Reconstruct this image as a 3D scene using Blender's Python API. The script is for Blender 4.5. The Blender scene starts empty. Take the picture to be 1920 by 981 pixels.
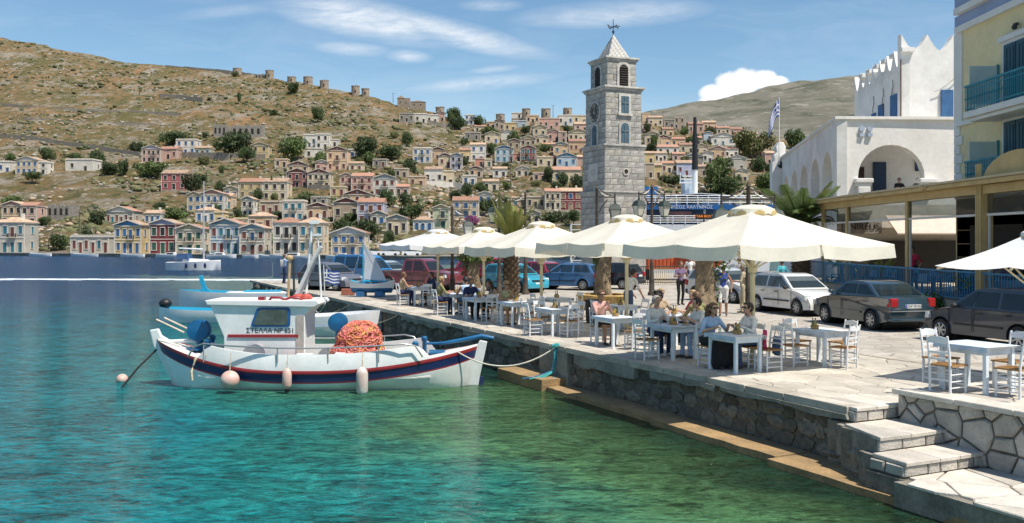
import bpy, math, random
import numpy as np
from mathutils import Vector, Matrix, noise
random.seed(7); rng = np.random.default_rng(7)
S = bpy.context.scene; C = S.collection
R = math.radians; PI = math.pi
# ------------------------------------------------------------ camera, sky, sun, exposure
F = 1750.0; HY = 451.0; EYE = 3.75; QZ = 1.05          # focal length (px of the 1920 px photograph), horizon row, eye above sea, quay height
cd = bpy.data.cameras.new('camera'); cam = bpy.data.objects.new('camera', cd); C.objects.link(cam); S.camera = cam
cam.location = (0, 0, EYE); cam.rotation_euler = (PI/2, 0, 0)
cd.sensor_width = 36; cd.lens = 36*F/1920; cd.shift_y = (HY-490.5)/1920; cd.clip_end = 20000; cd.clip_start = .1
SUN_EL, SUN_AZ = R(62), R(128)
sd = Vector((math.sin(SUN_AZ)*math.cos(SUN_EL), math.cos(SUN_AZ)*math.cos(SUN_EL), math.sin(SUN_EL)))
ld = bpy.data.lights.new('sun', 'SUN'); ld.energy = 4.8; ld.angle = R(.53); ld.color = (1, .925, .81)
sun = bpy.data.objects.new('sun', ld); C.objects.link(sun); sun.rotation_euler = sd.to_track_quat('Z', 'Y').to_euler()
S.view_settings.view_transform = 'Standard'; S.view_settings.look = 'None'; S.view_settings.gamma = 1
S.view_settings.exposure = 0.40
S.cycles.max_bounces = 7; S.cycles.transparent_max_bounces = 10; S.cycles.caustics_reflective = False; S.cycles.caustics_refractive = False
try: S.cycles.use_denoising = True
except Exception: pass
W = bpy.data.worlds.new('World'); S.world = W; W.use_nodes = True
def sky_world():
    nt = W.node_tree; N = nt.nodes; L = nt.links; N.clear()
    def nd(t, **k):
        n = N.new(t)
        for a, b in k.items(): setattr(n, a, b)
        return n
    def mth(op, a, b=None, c=None, clamp=False):
        n = nd('ShaderNodeMath', operation=op, use_clamp=clamp)
        for i, v in enumerate((a, b, c)):
            if v is None: continue
            if isinstance(v, (int, float)): n.inputs[i].default_value = v
            else: L.new(v, n.inputs[i])
        return n.outputs[0]
    sky = nd('ShaderNodeTexSky', sky_type='NISHITA'); sky.sun_disc = False
    sky.sun_elevation = SUN_EL; sky.sun_rotation = SUN_AZ; sky.air_density = 1.0; sky.dust_density = .0; sky.ozone_density = 2.0
    tc = nd('ShaderNodeTexCoord'); sp = nd('ShaderNodeSeparateXYZ'); L.new(tc.outputs['Generated'], sp.inputs[0])
    yy = mth('MAXIMUM', sp.outputs[1], .05)
    u = mth('DIVIDE', sp.outputs[0], yy); v = mth('DIVIDE', sp.outputs[2], yy)      # tangent coordinates of a direction
    def nz(su, sv, sc, det=6, off=0, rough=.6, dist=0):
        cb = nd('ShaderNodeCombineXYZ'); L.new(mth('MULTIPLY', u, su), cb.inputs[0]); L.new(mth('MULTIPLY', v, sv), cb.inputs[1]); cb.inputs[2].default_value = off
        n = nd('ShaderNodeTexNoise'); n.inputs['Scale'].default_value = sc; n.inputs['Detail'].default_value = det
        n.inputs['Roughness'].default_value = rough; n.inputs['Distortion'].default_value = dist
        L.new(cb.outputs[0], n.inputs['Vector']); return n.outputs[0]
    wisp = nz(7, 30, 1.2, 9, 0, .68, .9); fine = nz(20, 60, 1.6, 6, 3, .65, .5); broad = nz(1.5, 5, 1.0, 3, 9)
    def blob(px, py, rx, ry, ang=0, soft=1.0, amt=1):
        cx, cy = (px-960)/F, (HY-py)/F; ca, sa = math.cos(R(ang)), math.sin(R(ang))
        dx = mth('SUBTRACT', u, cx); dy = mth('SUBTRACT', v, cy)
        a = mth('DIVIDE', mth('ADD', mth('MULTIPLY', dx, ca), mth('MULTIPLY', dy, -sa)), rx/F)
        b = mth('DIVIDE', mth('ADD', mth('MULTIPLY', dx, sa), mth('MULTIPLY', dy, ca)), ry/F)
        d = mth('SQRT', mth('ADD', mth('MULTIPLY', a, a), mth('MULTIPLY', b, b)))
        return mth('MULTIPLY', mth('SUBTRACT', 1.0, d, clamp=True), amt)
    m = None
    for p in [(690,38,210,44,10,1,1.25),(850,62,190,30,14,1,1.2),(660,92,85,16,4,1,.9),(765,106,50,15,4,1,.9),(1150,26,210,30,-3,1,.75),(900,157,170,18,-5,1,.7),(925,130,60,9,-6,1,.5),(920,10,70,14,0,1,.5),(1560,25,120,20,0,1,.12),(430,20,150,16,-6,1,.3),(960,90,120,20,12,1,.4)]:
        b = blob(*p); m = b if m is None else mth('MAXIMUM', m, b)
    thr = mth('SUBTRACT', mth('ADD', mth('MULTIPLY', wisp, .75), mth('MULTIPLY', fine, .35)), .30)
    cir = mth('MULTIPLY', mth('MULTIPLY', m, 3.1), thr, clamp=True)
    veil = mth('MULTIPLY', mth('SUBTRACT', mth('ADD', mth('MULTIPLY', broad, .6), mth('MULTIPLY', wisp, .4)), .47, clamp=True), .9)
    cir = mth('MAXIMUM', cir, veil)
    puff = nz(60, 60, 1, 6, 5, .62)
    q = None
    for p in [(1340,178,36,26),(1372,158,40,30),(1400,152,44,30),(1432,150,36,24),(1460,153,26,15),(1330,190,26,14),(1400,185,80,24)]:
        b = blob(*p); q = b if q is None else mth('MAXIMUM', q, b)
    cum = mth('MULTIPLY', mth('SUBTRACT', mth('ADD', q, mth('MULTIPLY', mth('SUBTRACT', puff, .5), .5)), .14), 4.5, clamp=True)
    alpha = mth('MAXIMUM', mth('MULTIPLY', cir, .85), cum, clamp=True)
    shade = mth('ADD', .74, mth('MULTIPLY', mth('ADD', mth('MULTIPLY', puff, .6), mth('MULTIPLY', q, .3)), .5))
    cc = nd('ShaderNodeCombineXYZ')
    for i, k in enumerate((8.6, 8.9, 9.2)): L.new(mth('MULTIPLY', shade, k), cc.inputs[i])
    mx = nd('ShaderNodeMix', data_type='RGBA'); L.new(alpha, mx.inputs[0])
    hs = nd('ShaderNodeHueSaturation'); hs.inputs['Hue'].default_value = .494; hs.inputs['Saturation'].default_value = 1.12; L.new(sky.outputs[0], hs.inputs['Color'])
    L.new(hs.outputs[0], mx.inputs[6]); L.new(cc.outputs[0], mx.inputs[7])
    bg = nd('ShaderNodeBackground'); bg.inputs[1].default_value = .098; L.new(mx.outputs[2], bg.inputs[0])
    out = nd('ShaderNodeOutputWorld'); L.new(bg.outputs[0], out.inputs[0])
sky_world()
# ------------------------------------------------------------ helpers
UX, UY = math.sin(R(-25.7)), math.cos(R(-25.7)); VX, VY = UY, -UX; OX, OY = 5.47, 15.14
def Q(s, t, z=QZ): return Vector((OX+s*UX+t*VX, OY+s*UY+t*VY, z))     # quay coordinates: s along the edge, t inland
QROT = math.atan2(VY, VX)                                              # local x = inland, local y = along the quay
def gp(px, py, z=QZ):
    d = (EYE-z)*F/(py-HY); return Vector(((px-960)/F*d, d, z))
def ap(px, py, d): return Vector(((px-960)/F*d, d, EYE+(HY-py)/F*d))
MATS = {}
def M(name, col, rough=.6, var=.18, scale=3.0, bump=0., bscale=40., metal=0., col2=None, mixs=None, spec=.5, rnd=0., coat=0., sheen=0., trans=0., world=False, detail=5):
    if name in MATS: return MATS[name]
    m = bpy.data.materials.new(name); MATS[name] = m; m.use_nodes = True
    nt = m.node_tree; N = nt.nodes; L = nt.links; b = N['Principled BSDF']
    b.inputs['Roughness'].default_value = rough; b.inputs['Metallic'].default_value = metal; b.inputs['Specular IOR Level'].default_value = spec
    b.inputs['Coat Weight'].default_value = coat
    tc = N.new('ShaderNodeTexCoord'); 
    if world:
        g = N.new('ShaderNodeNewGeometry'); vec = g.outputs['Position']
    else: vec = tc.outputs['Object']
    n1 = N.new('ShaderNodeTexNoise'); n1.inputs['Scale'].default_value = scale; n1.inputs['Detail'].default_value = detail; n1.inputs['Roughness'].default_value = .62; L.new(vec, n1.inputs['Vector'])
    c2 = col2 or tuple(c*(1-var) for c in col); c1 = col if col2 else tuple(min(1, c*(1+var)) for c in col)
    rp = N.new('ShaderNodeValToRGB'); rp.color_ramp.elements[0].position = .34; rp.color_ramp.elements[1].position = .66
    rp.color_ramp.elements[0].color = (*c2, 1); rp.color_ramp.elements[1].color = (*c1, 1); L.new(n1.outputs[0], rp.inputs[0])
    cout = rp.outputs[0]
    n3 = N.new('ShaderNodeTexNoise'); n3.inputs['Scale'].default_value = scale*9; n3.inputs['Detail'].default_value = 3; L.new(vec, n3.inputs['Vector'])
    hs = N.new('ShaderNodeHueSaturation'); L.new(cout, hs.inputs['Color'])
    mr = N.new('ShaderNodeMapRange'); mr.inputs[1].default_value = .3; mr.inputs[2].default_value = .7; mr.inputs[3].default_value = 1-var*.5; mr.inputs[4].default_value = 1+var*.5
    L.new(n3.outputs[0], mr.inputs[0]); val = mr.outputs[0]
    if rnd:
        oi = N.new('ShaderNodeObjectInfo'); m2 = N.new('ShaderNodeMapRange'); m2.inputs[3].default_value = 1-rnd; m2.inputs[4].default_value = 1+rnd; L.new(oi.outputs['Random'], m2.inputs[0])
        mm = N.new('ShaderNodeMath'); mm.operation = 'MULTIPLY'; L.new(val, mm.inputs[0]); L.new(m2.outputs[0], mm.inputs[1]); val = mm.outputs[0]
    L.new(val, hs.inputs['Value']); L.new(hs.outputs[0], b.inputs['Base Color'])
    if bump:
        n2 = N.new('ShaderNodeTexNoise'); n2.inputs['Scale'].default_value = bscale; n2.inputs['Detail'].default_value = 4; L.new(vec, n2.inputs['Vector'])
        bp = N.new('ShaderNodeBump'); bp.inputs['Strength'].default_value = min(1, bump); bp.inputs['Distance'].default_value = .6/bscale; L.new(n2.outputs[0], bp.inputs['Height']); L.new(bp.outputs[0], b.inputs['Normal'])
    if trans:
        tr = N.new('ShaderNodeBsdfTranslucent'); L.new(hs.outputs[0], tr.inputs[0]); mx = N.new('ShaderNodeMixShader'); mx.inputs[0].default_value = trans
        L.new(b.outputs[0], mx.inputs[1]); L.new(tr.outputs[0], mx.inputs[2]); L.new(mx.outputs[0], N['Material Output'].inputs[0])
    return m
def glass(name, col=(.02,.03,.035), alpha=.35, rough=.03):
    if name in MATS: return MATS[name]
    m = bpy.data.materials.new(name); MATS[name] = m; m.use_nodes = True; N = m.node_tree.nodes; L = m.node_tree.links; b = N['Principled BSDF']
    b.inputs['Base Color'].default_value = (*col, 1); b.inputs['Roughness'].default_value = rough; b.inputs['Specular IOR Level'].default_value = .8
    t = N.new('ShaderNodeBsdfTransparent'); t.inputs[0].default_value = (.85,.9,.9,1); mx = N.new('ShaderNodeMixShader'); mx.inputs[0].default_value = alpha
    L.new(b.outputs[0], mx.inputs[1]); L.new(t.outputs[0], mx.inputs[2]); L.new(mx.outputs[0], N['Material Output'].inputs[0])
    return m
class MB:
    def __init__(s): s.v = []; s.f = []; s.m = []
    def add(s, v, f, mi=0):
        o = len(s.v); s.v += [tuple(p) for p in v]; s.f += [tuple(i+o for i in q) for q in f]; s.m += [mi]*len(f); return s
    def box(s, c, d, rz=0, mi=0, mat=None):
        x, y, z = d[0]/2, d[1]/2, d[2]/2
        P = [(-x,-y,-z),(x,-y,-z),(x,y,-z),(-x,y,-z),(-x,-y,z),(x,-y,z),(x,y,z),(-x,y,z)]
        if mat is not None: P = [mat @ Vector(p) for p in P]
        elif rz: ca, sa = math.cos(rz), math.sin(rz); P = [(p[0]*ca-p[1]*sa, p[0]*sa+p[1]*ca, p[2]) for p in P]
        return s.add([(p[0]+c[0], p[1]+c[1], p[2]+c[2]) for p in P], [(0,3,2,1),(4,5,6,7),(0,1,5,4),(1,2,6,5),(2,3,7,6),(3,0,4,7)], mi)
    def bx(s, x0, x1, y0, y1, z0, z1, mi=0): return s.box(((x0+x1)/2,(y0+y1)/2,(z0+z1)/2), (x1-x0,y1-y0,z1-z0), 0, mi)
    def bar(s, p0, p1, w, h, mi=0, up=(0,0,1)):
        p0, p1 = Vector(p0), Vector(p1); d = (p1-p0); l = d.length; d.normalize(); u = Vector(up)
        if abs(d.dot(u)) > .98: u = Vector((1,0,0))
        x = d.cross(u).normalized(); z = x.cross(d); m = Matrix((x, d, z)).transposed()
        return s.box((p0+p1)/2, (w, l, h), mat=m, mi=mi)
    def ring(s, c, d, r, n, ph=0):
        d = Vector(d).normalized(); u = Vector((0,0,1)) if abs(d.z) < .95 else Vector((1,0,0)); x = d.cross(u).normalized(); y = d.cross(x)
        rx, ry = r if isinstance(r, tuple) else (r, r)
        return [Vector(c)+x*(rx*math.cos(2*PI*i/n+ph))+y*(ry*math.sin(2*PI*i/n+ph)) for i in range(n)]
    def loft(s, secs, caps=True, closed=True, mi=0, mis=None):
        n = len(secs[0]); o = len(s.v)
        for q in secs: s.v += [tuple(p) for p in q]
        for i in range(len(secs)-1):
            for j in range(n if closed else n-1):
                a, b = o+i*n+j, o+i*n+(j+1) % n; s.f.append((a, b, b+n, a+n)); s.m.append(mis[j] if mis else mi)
        if caps and closed: s.f.append(tuple(range(o+n-1, o-1, -1))); s.f.append(tuple(range(o+(len(secs)-1)*n, o+len(secs)*n))); s.m += [mi, mi]
        return s
    def cyl(s, p0, p1, r0, r1=None, n=10, mi=0, caps=True):
        r1 = r0 if r1 is None else r1; d = Vector(p1)-Vector(p0); return s.loft([s.ring(p0, d, r0, n), s.ring(p1, d, r1, n)], caps, True, mi)
    def tube(s, pts, r, n=6, mi=0, caps=True):
        P = [Vector(p) for p in pts]; secs = []
        for i, p in enumerate(P):
            d = (P[min(i+1, len(P)-1)]-P[max(i-1, 0)]); rr = r[i] if isinstance(r, (list, tuple)) else r
            secs.append(s.ring(p, d if d.length > 1e-6 else Vector((0,0,1)), rr, n))
        return s.loft(secs, caps, True, mi)
    def lathe(s, prof, c=(0,0,0), n=14, mi=0, ax=None, caps=True):
        secs = []
        for r, z in prof:
            if ax is None: secs.append([(c[0]+r*math.cos(2*PI*i/n), c[1]+r*math.sin(2*PI*i/n), c[2]+z) for i in range(n)])
            else: secs.append(s.ring(Vector(c)+Vector(ax)*z, ax, max(r, 1e-4), n))
        return s.loft(secs, caps, True, mi)
    def ell(s, c, r, nu=10, nv=7, mi=0, jit=0):
        if not isinstance(r, (tuple, list)): r = (r, r, r)
        secs = []
        for j in range(nv+1):
            th = PI*j/nv; rr = max(math.sin(th), .02)
            secs.append([(c[0]+r[0]*rr*math.cos(2*PI*i/nu)*(1+random.uniform(-jit, jit)), c[1]+r[1]*rr*math.sin(2*PI*i/nu)*(1+random.uniform(-jit, jit)), c[2]-r[2]*math.cos(th)) for i in range(nu)])
        return s.loft(secs, True, True, mi)
    def prism(s, poly, d, mi=0, plane='xy', off=0):                     # polygon extruded by d along the third axis
        def P(a, b, c): return {'xy': (a, b, c), 'xz': (a, c, b), 'yz': (c, a, b)}[plane]
        n = len(poly); o = [P(a, b, off) for a, b in poly]+[P(a, b, off+d) for a, b in poly]
        return s.add(o, [tuple(range(n-1, -1, -1)), tuple(range(n, 2*n))]+[(i, (i+1) % n, (i+1) % n+n, i+n) for i in range(n)], mi)
    def mesh(s, name, mats, smooth=None):
        me = bpy.data.meshes.new(name); me.from_pydata(s.v, [], s.f); ms = mats if isinstance(mats, (list, tuple)) else [mats]
        for m in ms: me.materials.append(m)
        if any(s.m): me.polygons.foreach_set('material_index', s.m)
        fixn(me)
        if smooth is not None:
            me.polygons.foreach_set('use_smooth', [True]*len(me.polygons))
            if smooth < 179: me.set_sharp_from_angle(angle=R(smooth))
        me.update(); return me
    def build(s, name, mats, parent=None, loc=(0,0,0), rz=0, smooth=None, bevel=0, bseg=2):
        o = link(name, s.mesh(name, mats, smooth), parent, loc, rz)
        if bevel:
            b = o.modifiers.new('bevel', 'BEVEL'); b.width = bevel; b.segments = bseg; b.limit_method = 'ANGLE'; b.angle_limit = R(40)
        return o
import bmesh
def fixn(me):
    bm = bmesh.new(); bm.from_mesh(me); bmesh.ops.recalc_face_normals(bm, faces=bm.faces); bm.to_mesh(me); bm.free()
def link(name, data, parent=None, loc=(0,0,0), rz=0, sc=None):
    o = bpy.data.objects.new(name, data); C.objects.link(o); o.location = loc
    if isinstance(rz, (tuple, list)): o.rotation_euler = rz
    else: o.rotation_euler = (0, 0, rz)
    if sc is not None: o.scale = sc if isinstance(sc, (tuple, list)) else (sc, sc, sc)
    if parent: o.parent = parent; KIDS.setdefault(parent.name, []).append(o)
    return o
KIDS = {}
def tag(o, label=None, cat=None, group=None, kind=None):
    if label: o['label'] = label
    if cat: o['category'] = cat
    if group: o['group'] = group
    if kind: o['kind'] = kind
    return o
def thing(name, label, cat, loc=(0,0,0), rz=0, group=None):
    return tag(link(name, None, None, loc, rz), label, cat, group)
def copy_tree(o, parent=None):
    c = o.copy(); C.objects.link(c); c.parent = parent
    if parent: KIDS.setdefault(parent.name, []).append(c)
    for ch in list(KIDS.get(o.name, [])): copy_tree(ch, c)
    return c
def dup(o, loc, rz, label, group=None, sc=None):
    c = copy_tree(o); c.location = loc; c.rotation_euler = (0, 0, rz); c['label'] = label
    if group: c['group'] = group
    if sc: c.scale = (sc, sc, sc)
    return c
def fast_mesh(name, V, Fq, mats, mi=None, smooth=False):               # numpy arrays, all faces of one size
    me = bpy.data.meshes.new(name); k = Fq.shape[1]; me.vertices.add(len(V)); me.vertices.foreach_set('co', np.asarray(V, dtype=np.float32).ravel())
    me.loops.add(Fq.size); me.loops.foreach_set('vertex_index', Fq.astype(np.int32).ravel())
    me.polygons.add(len(Fq)); me.polygons.foreach_set('loop_start', np.arange(0, Fq.size, k, dtype=np.int32))
    try: me.polygons.foreach_set('loop_total', np.full(len(Fq), k, dtype=np.int32))
    except Exception: pass
    for m in (mats if isinstance(mats, (list, tuple)) else [mats]): me.materials.append(m)
    if mi is not None: me.polygons.foreach_set('material_index', np.asarray(mi, dtype=np.int32))
    if smooth: me.polygons.foreach_set('use_smooth', np.ones(len(Fq), dtype=bool))
    me.update(calc_edges=True); me.validate(); return me
def text_mesh(txt, size, mat, depth=.004):
    cu = bpy.data.curves.new('lettering', 'FONT'); cu.body = txt; cu.size = size; cu.extrude = depth; cu.align_x = 'CENTER'; cu.align_y = 'CENTER'
    to = bpy.data.objects.new('lettering_tmp', cu); C.objects.link(to); bpy.context.view_layer.update()
    me = bpy.data.meshes.new_from_object(to.evaluated_get(bpy.context.evaluated_depsgraph_get())); bpy.data.objects.remove(to); me.name = 'lettering'
    me.materials.clear(); me.materials.append(mat); return me
def clip_poly(P, a, b, c):                                             # keep the side a*x+b*y<=c
    out = []; n = len(P)
    for i in range(n):
        p, q = P[i], P[(i+1) % n]; dp, dq = a*p[0]+b*p[1]-c, a*q[0]+b*q[1]-c
        if dp <= 0: out.append(p)
        if dp*dq < 0: k = dp/(dp-dq); out.append((p[0]+(q[0]-p[0])*k, p[1]+(q[1]-p[1])*k))
    return out
def voronoi(x0, x1, y0, y1, cell, jit=.42, gap=.015, seed=1, aspect=1.0):
    r = random.Random(seed); nx = max(1, round((x1-x0)/(cell*aspect))); ny = max(1, round((y1-y0)/cell)); dx, dy = (x1-x0)/nx, (y1-y0)/ny; G = {}
    for i in range(-1, nx+1):
        for j in range(-1, ny+1): G[i, j] = (x0+(i+.5+r.uniform(-jit, jit)+(j % 2)*.3)*dx, y0+(j+.5+r.uniform(-jit, jit))*dy)
    res = []
    for (i, j), p in G.items():
        P = [(x0, y0), (x1, y0), (x1, y1), (x0, y1)]
        for a in range(i-2, i+3):
            for b in range(j-2, j+3):
                q = G.get((a, b))
                if q is None or q == p: continue
                nx_, ny_ = q[0]-p[0], q[1]-p[1]; l = math.hypot(nx_, ny_)
                P = clip_poly(P, nx_/l, ny_/l, ((p[0]+q[0])*nx_+(p[1]+q[1])*ny_)/2/l-gap/2)
                if len(P) < 3: break
            if len(P) < 3: break
        if len(P) >= 3:
            ar = abs(sum(P[k][0]*P[(k+1) % len(P)][1]-P[(k+1) % len(P)][0]*P[k][1] for k in range(len(P))))/2
            if ar > .12*cell*cell*aspect: res.append(P)
    return res
def stone_mesh(P, d, mat, inset=.012, plane='xy', rough=.0, name='stone'):         # a slab piece with a chamfered, slightly uneven top
    n = len(P); cx = sum(p[0] for p in P)/n; cy = sum(p[1] for p in P)/n
    def sh(k): return [(cx+(p[0]-cx)*(1-k/max(.05, math.hypot(p[0]-cx, p[1]-cy))), cy+(p[1]-cy)*(1-k/max(.05, math.hypot(p[0]-cx, p[1]-cy)))) for p in P]
    def T(q, h): return [{'xy': (a, b, h), 'xz': (a, h, b), 'yz': (h, a, b)}[plane] for a, b in q]
    mb = MB(); s3 = T(sh(inset), d)
    if rough: s3 = [tuple(c+random.uniform(-rough, rough) for c in p) for p in s3]
    o = T(P, 0)+T(P, d-inset*.8 if d > 0 else d+inset*.8)+s3
    f = [(i, (i+1) % n, (i+1) % n+n, i+n) for i in range(n)]+[(i+n, (i+1) % n+n, (i+1) % n+2*n, i+2*n) for i in range(n)]+[tuple(range(2*n, 3*n))]
    mb.add(o, f); return mb.mesh(name, mat)
def leaf_cloud(clumps, n, size, seed=0, aspect=1.6):                   # leaf-sized quads spread through a set of ellipsoids
    r = np.random.default_rng(seed); w = np.array([c[3]*c[4]*c[5] for c in clumps])**.75; pick = r.choice(len(clumps), n, p=w/w.sum()); cl = np.array(clumps)[pick]
    d = r.normal(size=(n, 3)); d /= np.linalg.norm(d, axis=1)[:, None]; rad = r.uniform(.30, 1.32, n)**.5
    c = cl[:, :3]+d*cl[:, 3:6]*rad[:, None]
    nrm = d*.7+r.normal(size=(n, 3))*.6+np.array([0,0,.35]); nrm /= np.linalg.norm(nrm, axis=1)[:, None]
    t = np.cross(nrm, r.normal(size=(n, 3))); t /= np.linalg.norm(t, axis=1)[:, None]; b = np.cross(nrm, t)
    sz = size*r.uniform(.6, 1.35, n)[:, None]; t = t*sz*aspect/2; b = b*sz/2
    V = np.stack([c-t, c+b*.8, c+t, c-b*.8], 1).reshape(-1, 3); return V, np.arange(4*n).reshape(n, 4)
# ------------------------------------------------------------ terrain across the harbour
XS = [-700, 0, 60, 110, 200, 260, 330, 430, 520, 600, 690, 760, 850, 900, 960, 1050, 1110, 1200, 1260, 1350, 1480, 1600, 2500]
SKY = [80, 72, 79, 92, 110, 120, 128, 136, 149, 163, 180, 198, 226, 236, 230, 227, 224, 226, 233, 246, 262, 275, 300]
def skyline(x): return float(np.interp(x, XS, SKY))
def dshore(x): return EYE*F/(float(np.interp(x, [-700, 0, 600, 760, 2500], [474, 479.5, 485, 487, 487]))-HY)
def dtop(x): return float(np.interp(x, [-700, 0, 500, 760, 1000, 1500, 2500], [840, 800, 720, 640, 600, 640, 640]))
FZ = .62
def tcol(x): dq = dshore(x)+15; return dq, HY+(EYE-FZ)*F/dq, dtop(x), skyline(x)
def hill_py(x, Y):
    dq, pq, d1, p1 = tcol(x); t = min(1, max(0, (Y-dq)/(d1-dq))); return pq+(p1-pq)*t**.95
def hill_z(x, Y):
    dq = dshore(x)+15
    if Y <= dq: return FZ
    return max(FZ, EYE+(HY-hill_py(x, Y))/F*Y)
def hill_D(x, py):
    dq, pq, d1, p1 = tcol(x); f = min(1, max(0, (pq-py)/(pq-p1))); return dq+(d1-dq)*f**(1/.95)
def hill_pt(px, py): Y = hill_D(px, py); return Vector(((px-960)/F*Y, Y, hill_z(px, Y)))
def rocky(name, cols, sc):
    m = bpy.data.materials.new(name); m.use_nodes = True; N = m.node_tree.nodes; L = m.node_tree.links; b = N['Principled BSDF']; b.inputs['Roughness'].default_value = .95; b.inputs['Specular IOR Level'].default_value = .1
    g = N.new('ShaderNodeNewGeometry'); cur = None
    for i, (c, s, lo, hi, st) in enumerate(cols):
        if cur is None:
            r = N.new('ShaderNodeRGB'); r.outputs[0].default_value = (*c, 1); cur = r.outputs[0]; continue
        mp = N.new('ShaderNodeMapping'); mp.inputs['Scale'].default_value = (1, .55, st); mp.inputs['Location'].default_value = (i*31, i*17, 0); L.new(g.outputs['Position'], mp.inputs[0])
        n = N.new('ShaderNodeTexNoise'); n.inputs['Scale'].default_value = s*sc; n.inputs['Detail'].default_value = 7; n.inputs['Roughness'].default_value = .68; L.new(mp.outputs[0], n.inputs['Vector'])
        mr = N.new('ShaderNodeMapRange'); mr.inputs[1].default_value = lo; mr.inputs[2].default_value = hi; L.new(n.outputs[0], mr.inputs[0])
        mx = N.new('ShaderNodeMix'); mx.data_type = 'RGBA'; L.new(mr.outputs[0], mx.inputs[0]); L.new(cur, mx.inputs[6]); mx.inputs[7].default_value = (*c, 1); cur = mx.outputs[2]
    L.new(cur, b.inputs['Base Color'])
    n = N.new('ShaderNodeTexNoise'); n.inputs['Scale'].default_value = .5*sc; n.inputs['Detail'].default_value = 9; n.inputs['Roughness'].default_value = .75; L.new(g.outputs['Position'], n.inputs['Vector'])
    bp = N.new('ShaderNodeBump'); bp.inputs['Strength'].default_value = 1; bp.inputs['Distance'].default_value = 2.2/sc; L.new(n.outputs[0], bp.inputs['Height']); L.new(bp.outputs[0], b.inputs['Normal'])
    return m
HILLM = rocky('dry_hillside', [((.225,.155,.078), 0, 0, 0, 0), ((.32,.185,.095), .018, .50, .66, 3.0), ((.135,.118,.05), .03, .44, .60, 2.0), ((.31,.275,.225), .055, .50, .62, 2.5), ((.09,.095,.045), .22, .50, .62, 1.0), ((.40,.36,.30), .33, .57, .66, 1.0)], 1.0)
FARM = rocky('grey_hillside', [((.155,.15,.115), 0, 0, 0, 0), ((.23,.215,.18), .006, .45, .62, 3.0), ((.095,.105,.075), .012, .5, .62, 2.0), ((.27,.255,.225), .05, .55, .64, 2.0)], 1.0)
def grid_terrain(name, xs, rows, fz, mat, amp, fs):
    V = []; nx = len(xs)
    for k in range(rows+9):
        for x in xs:
            d0, d1 = fz(x, None); Y = d0+(d1-d0)*k/rows
            z = fz(x, Y); a = (x-960)/F; X = a*Y; w = min(1, max(0, (Y-d0-18)/40))
            if w > 0:
                p = Vector((X*fs, Y*fs, 0)); z += w*amp*(noise.fractal(p, 1.0, 2.0, 5)*1.0+.5*noise.noise(p*3.1))
                if amp < 4: z += w*.55*(abs((z*.22) % 1-.5)*2-.5)*1.4
            V.append((X, Y, z))
    V = np.array(V); i = np.arange((rows+8)*nx).reshape(rows+8, nx)[:, :-1].ravel()
    Fq = np.stack([i, i+1, i+1+nx, i+nx], 1); return tag(link(name, fast_mesh(name, V, Fq, mat, smooth=True)), kind='structure')
def near_fz(x, Y):
    d0, d1 = dshore(x)+.5, dtop(x)
    if Y is None: return d0, d1
    return hill_z(x, Y) if Y <= d1 else hill_z(x, d1)-(Y-d1)*.35
grid_terrain('hillside', list(np.linspace(-500, 2300, 420)), 230, near_fz, HILLM, 1.6, .03)
FXS = [900, 1100, 1205, 1290, 1330, 1400, 1480, 1560, 1620, 1800, 2300]; FSK = [250, 232, 213, 193, 188, 175, 160, 145, 136, 122, 112]
def far_fz(x, Y):
    d0, d1 = 800, 1900
    if Y is None: return d0, d1
    p1 = float(np.interp(x, FXS, FSK)); t = (Y-d0)/(d1-d0); py = 300+(p1-300)*min(t, 1)**.9; z = EYE+(HY-py)/F*min(Y, d1)
    return z if Y <= d1 else z-(Y-d1)*.4
grid_terrain('distant_hill', list(np.linspace(900, 2300, 200)), 110, far_fz, FARM, 9, .006)
# low shrubs and rocks scattered over the dry slopes (nobody could count them)
def scatter(name, n, mats, sizes, flat, pyr, seed, xr=(-150, 1640), dens=None, kind='bush'):
    r = random.Random(seed); ph = (1+5**.5)/2
    ico = np.array([(-1,ph,0),(1,ph,0),(-1,-ph,0),(1,-ph,0),(0,-1,ph),(0,1,ph),(0,-1,-ph),(0,1,-ph),(ph,0,-1),(ph,0,1),(-ph,0,-1),(-ph,0,1)])/1.9
    it = np.array([(0,11,5),(0,5,1),(0,1,7),(0,7,10),(0,10,11),(1,5,9),(5,11,4),(11,10,2),(10,7,6),(7,1,8),(3,9,4),(3,4,2),(3,2,6),(3,6,8),(3,8,9),(4,9,5),(2,4,11),(6,2,10),(8,6,7),(9,8,1)])
    Vs, Fs, mi, k = [], [], [], 0
    while k < n:
        x = r.uniform(*xr); p1 = skyline(x); py = p1+2+(468-p1)*r.random()**pyr
        P = hill_pt(x, py)
        if noise.noise(Vector((P.x*.016, P.y*.012, seed)))+.25*noise.noise(Vector((P.x*.1, P.y*.08, seed))) < r.uniform(-.28, .32): continue
        s = r.uniform(*sizes)*(.6+.8*r.random()**2); q = ico*(rng.uniform(.7, 1.3, (12, 1)))*np.array([s*r.uniform(.8, 1.5), s, s*flat])
        Vs.append(q+np.array([P.x, P.y, P.z+s*flat*.25])); Fs.append(it+12*k); mi += [r.randrange(len(mats))]*20; k += 1
    return tag(link(name, fast_mesh(name, np.concatenate(Vs), np.concatenate(Fs), mats, mi)), kind='stuff')
tag(scatter('hillside_shrubs', 8000, [M('shrub_a', (.115,.12,.05), .9, .3, .6), M('shrub_b', (.16,.145,.07), .9, .3, .6), M('shrub_c', (.08,.095,.04), .9, .3, .6)], (.5, 1.5), .75, 1.0, 3), 'low olive green scrub dotted over the dry hillside', 'scrub')
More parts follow.
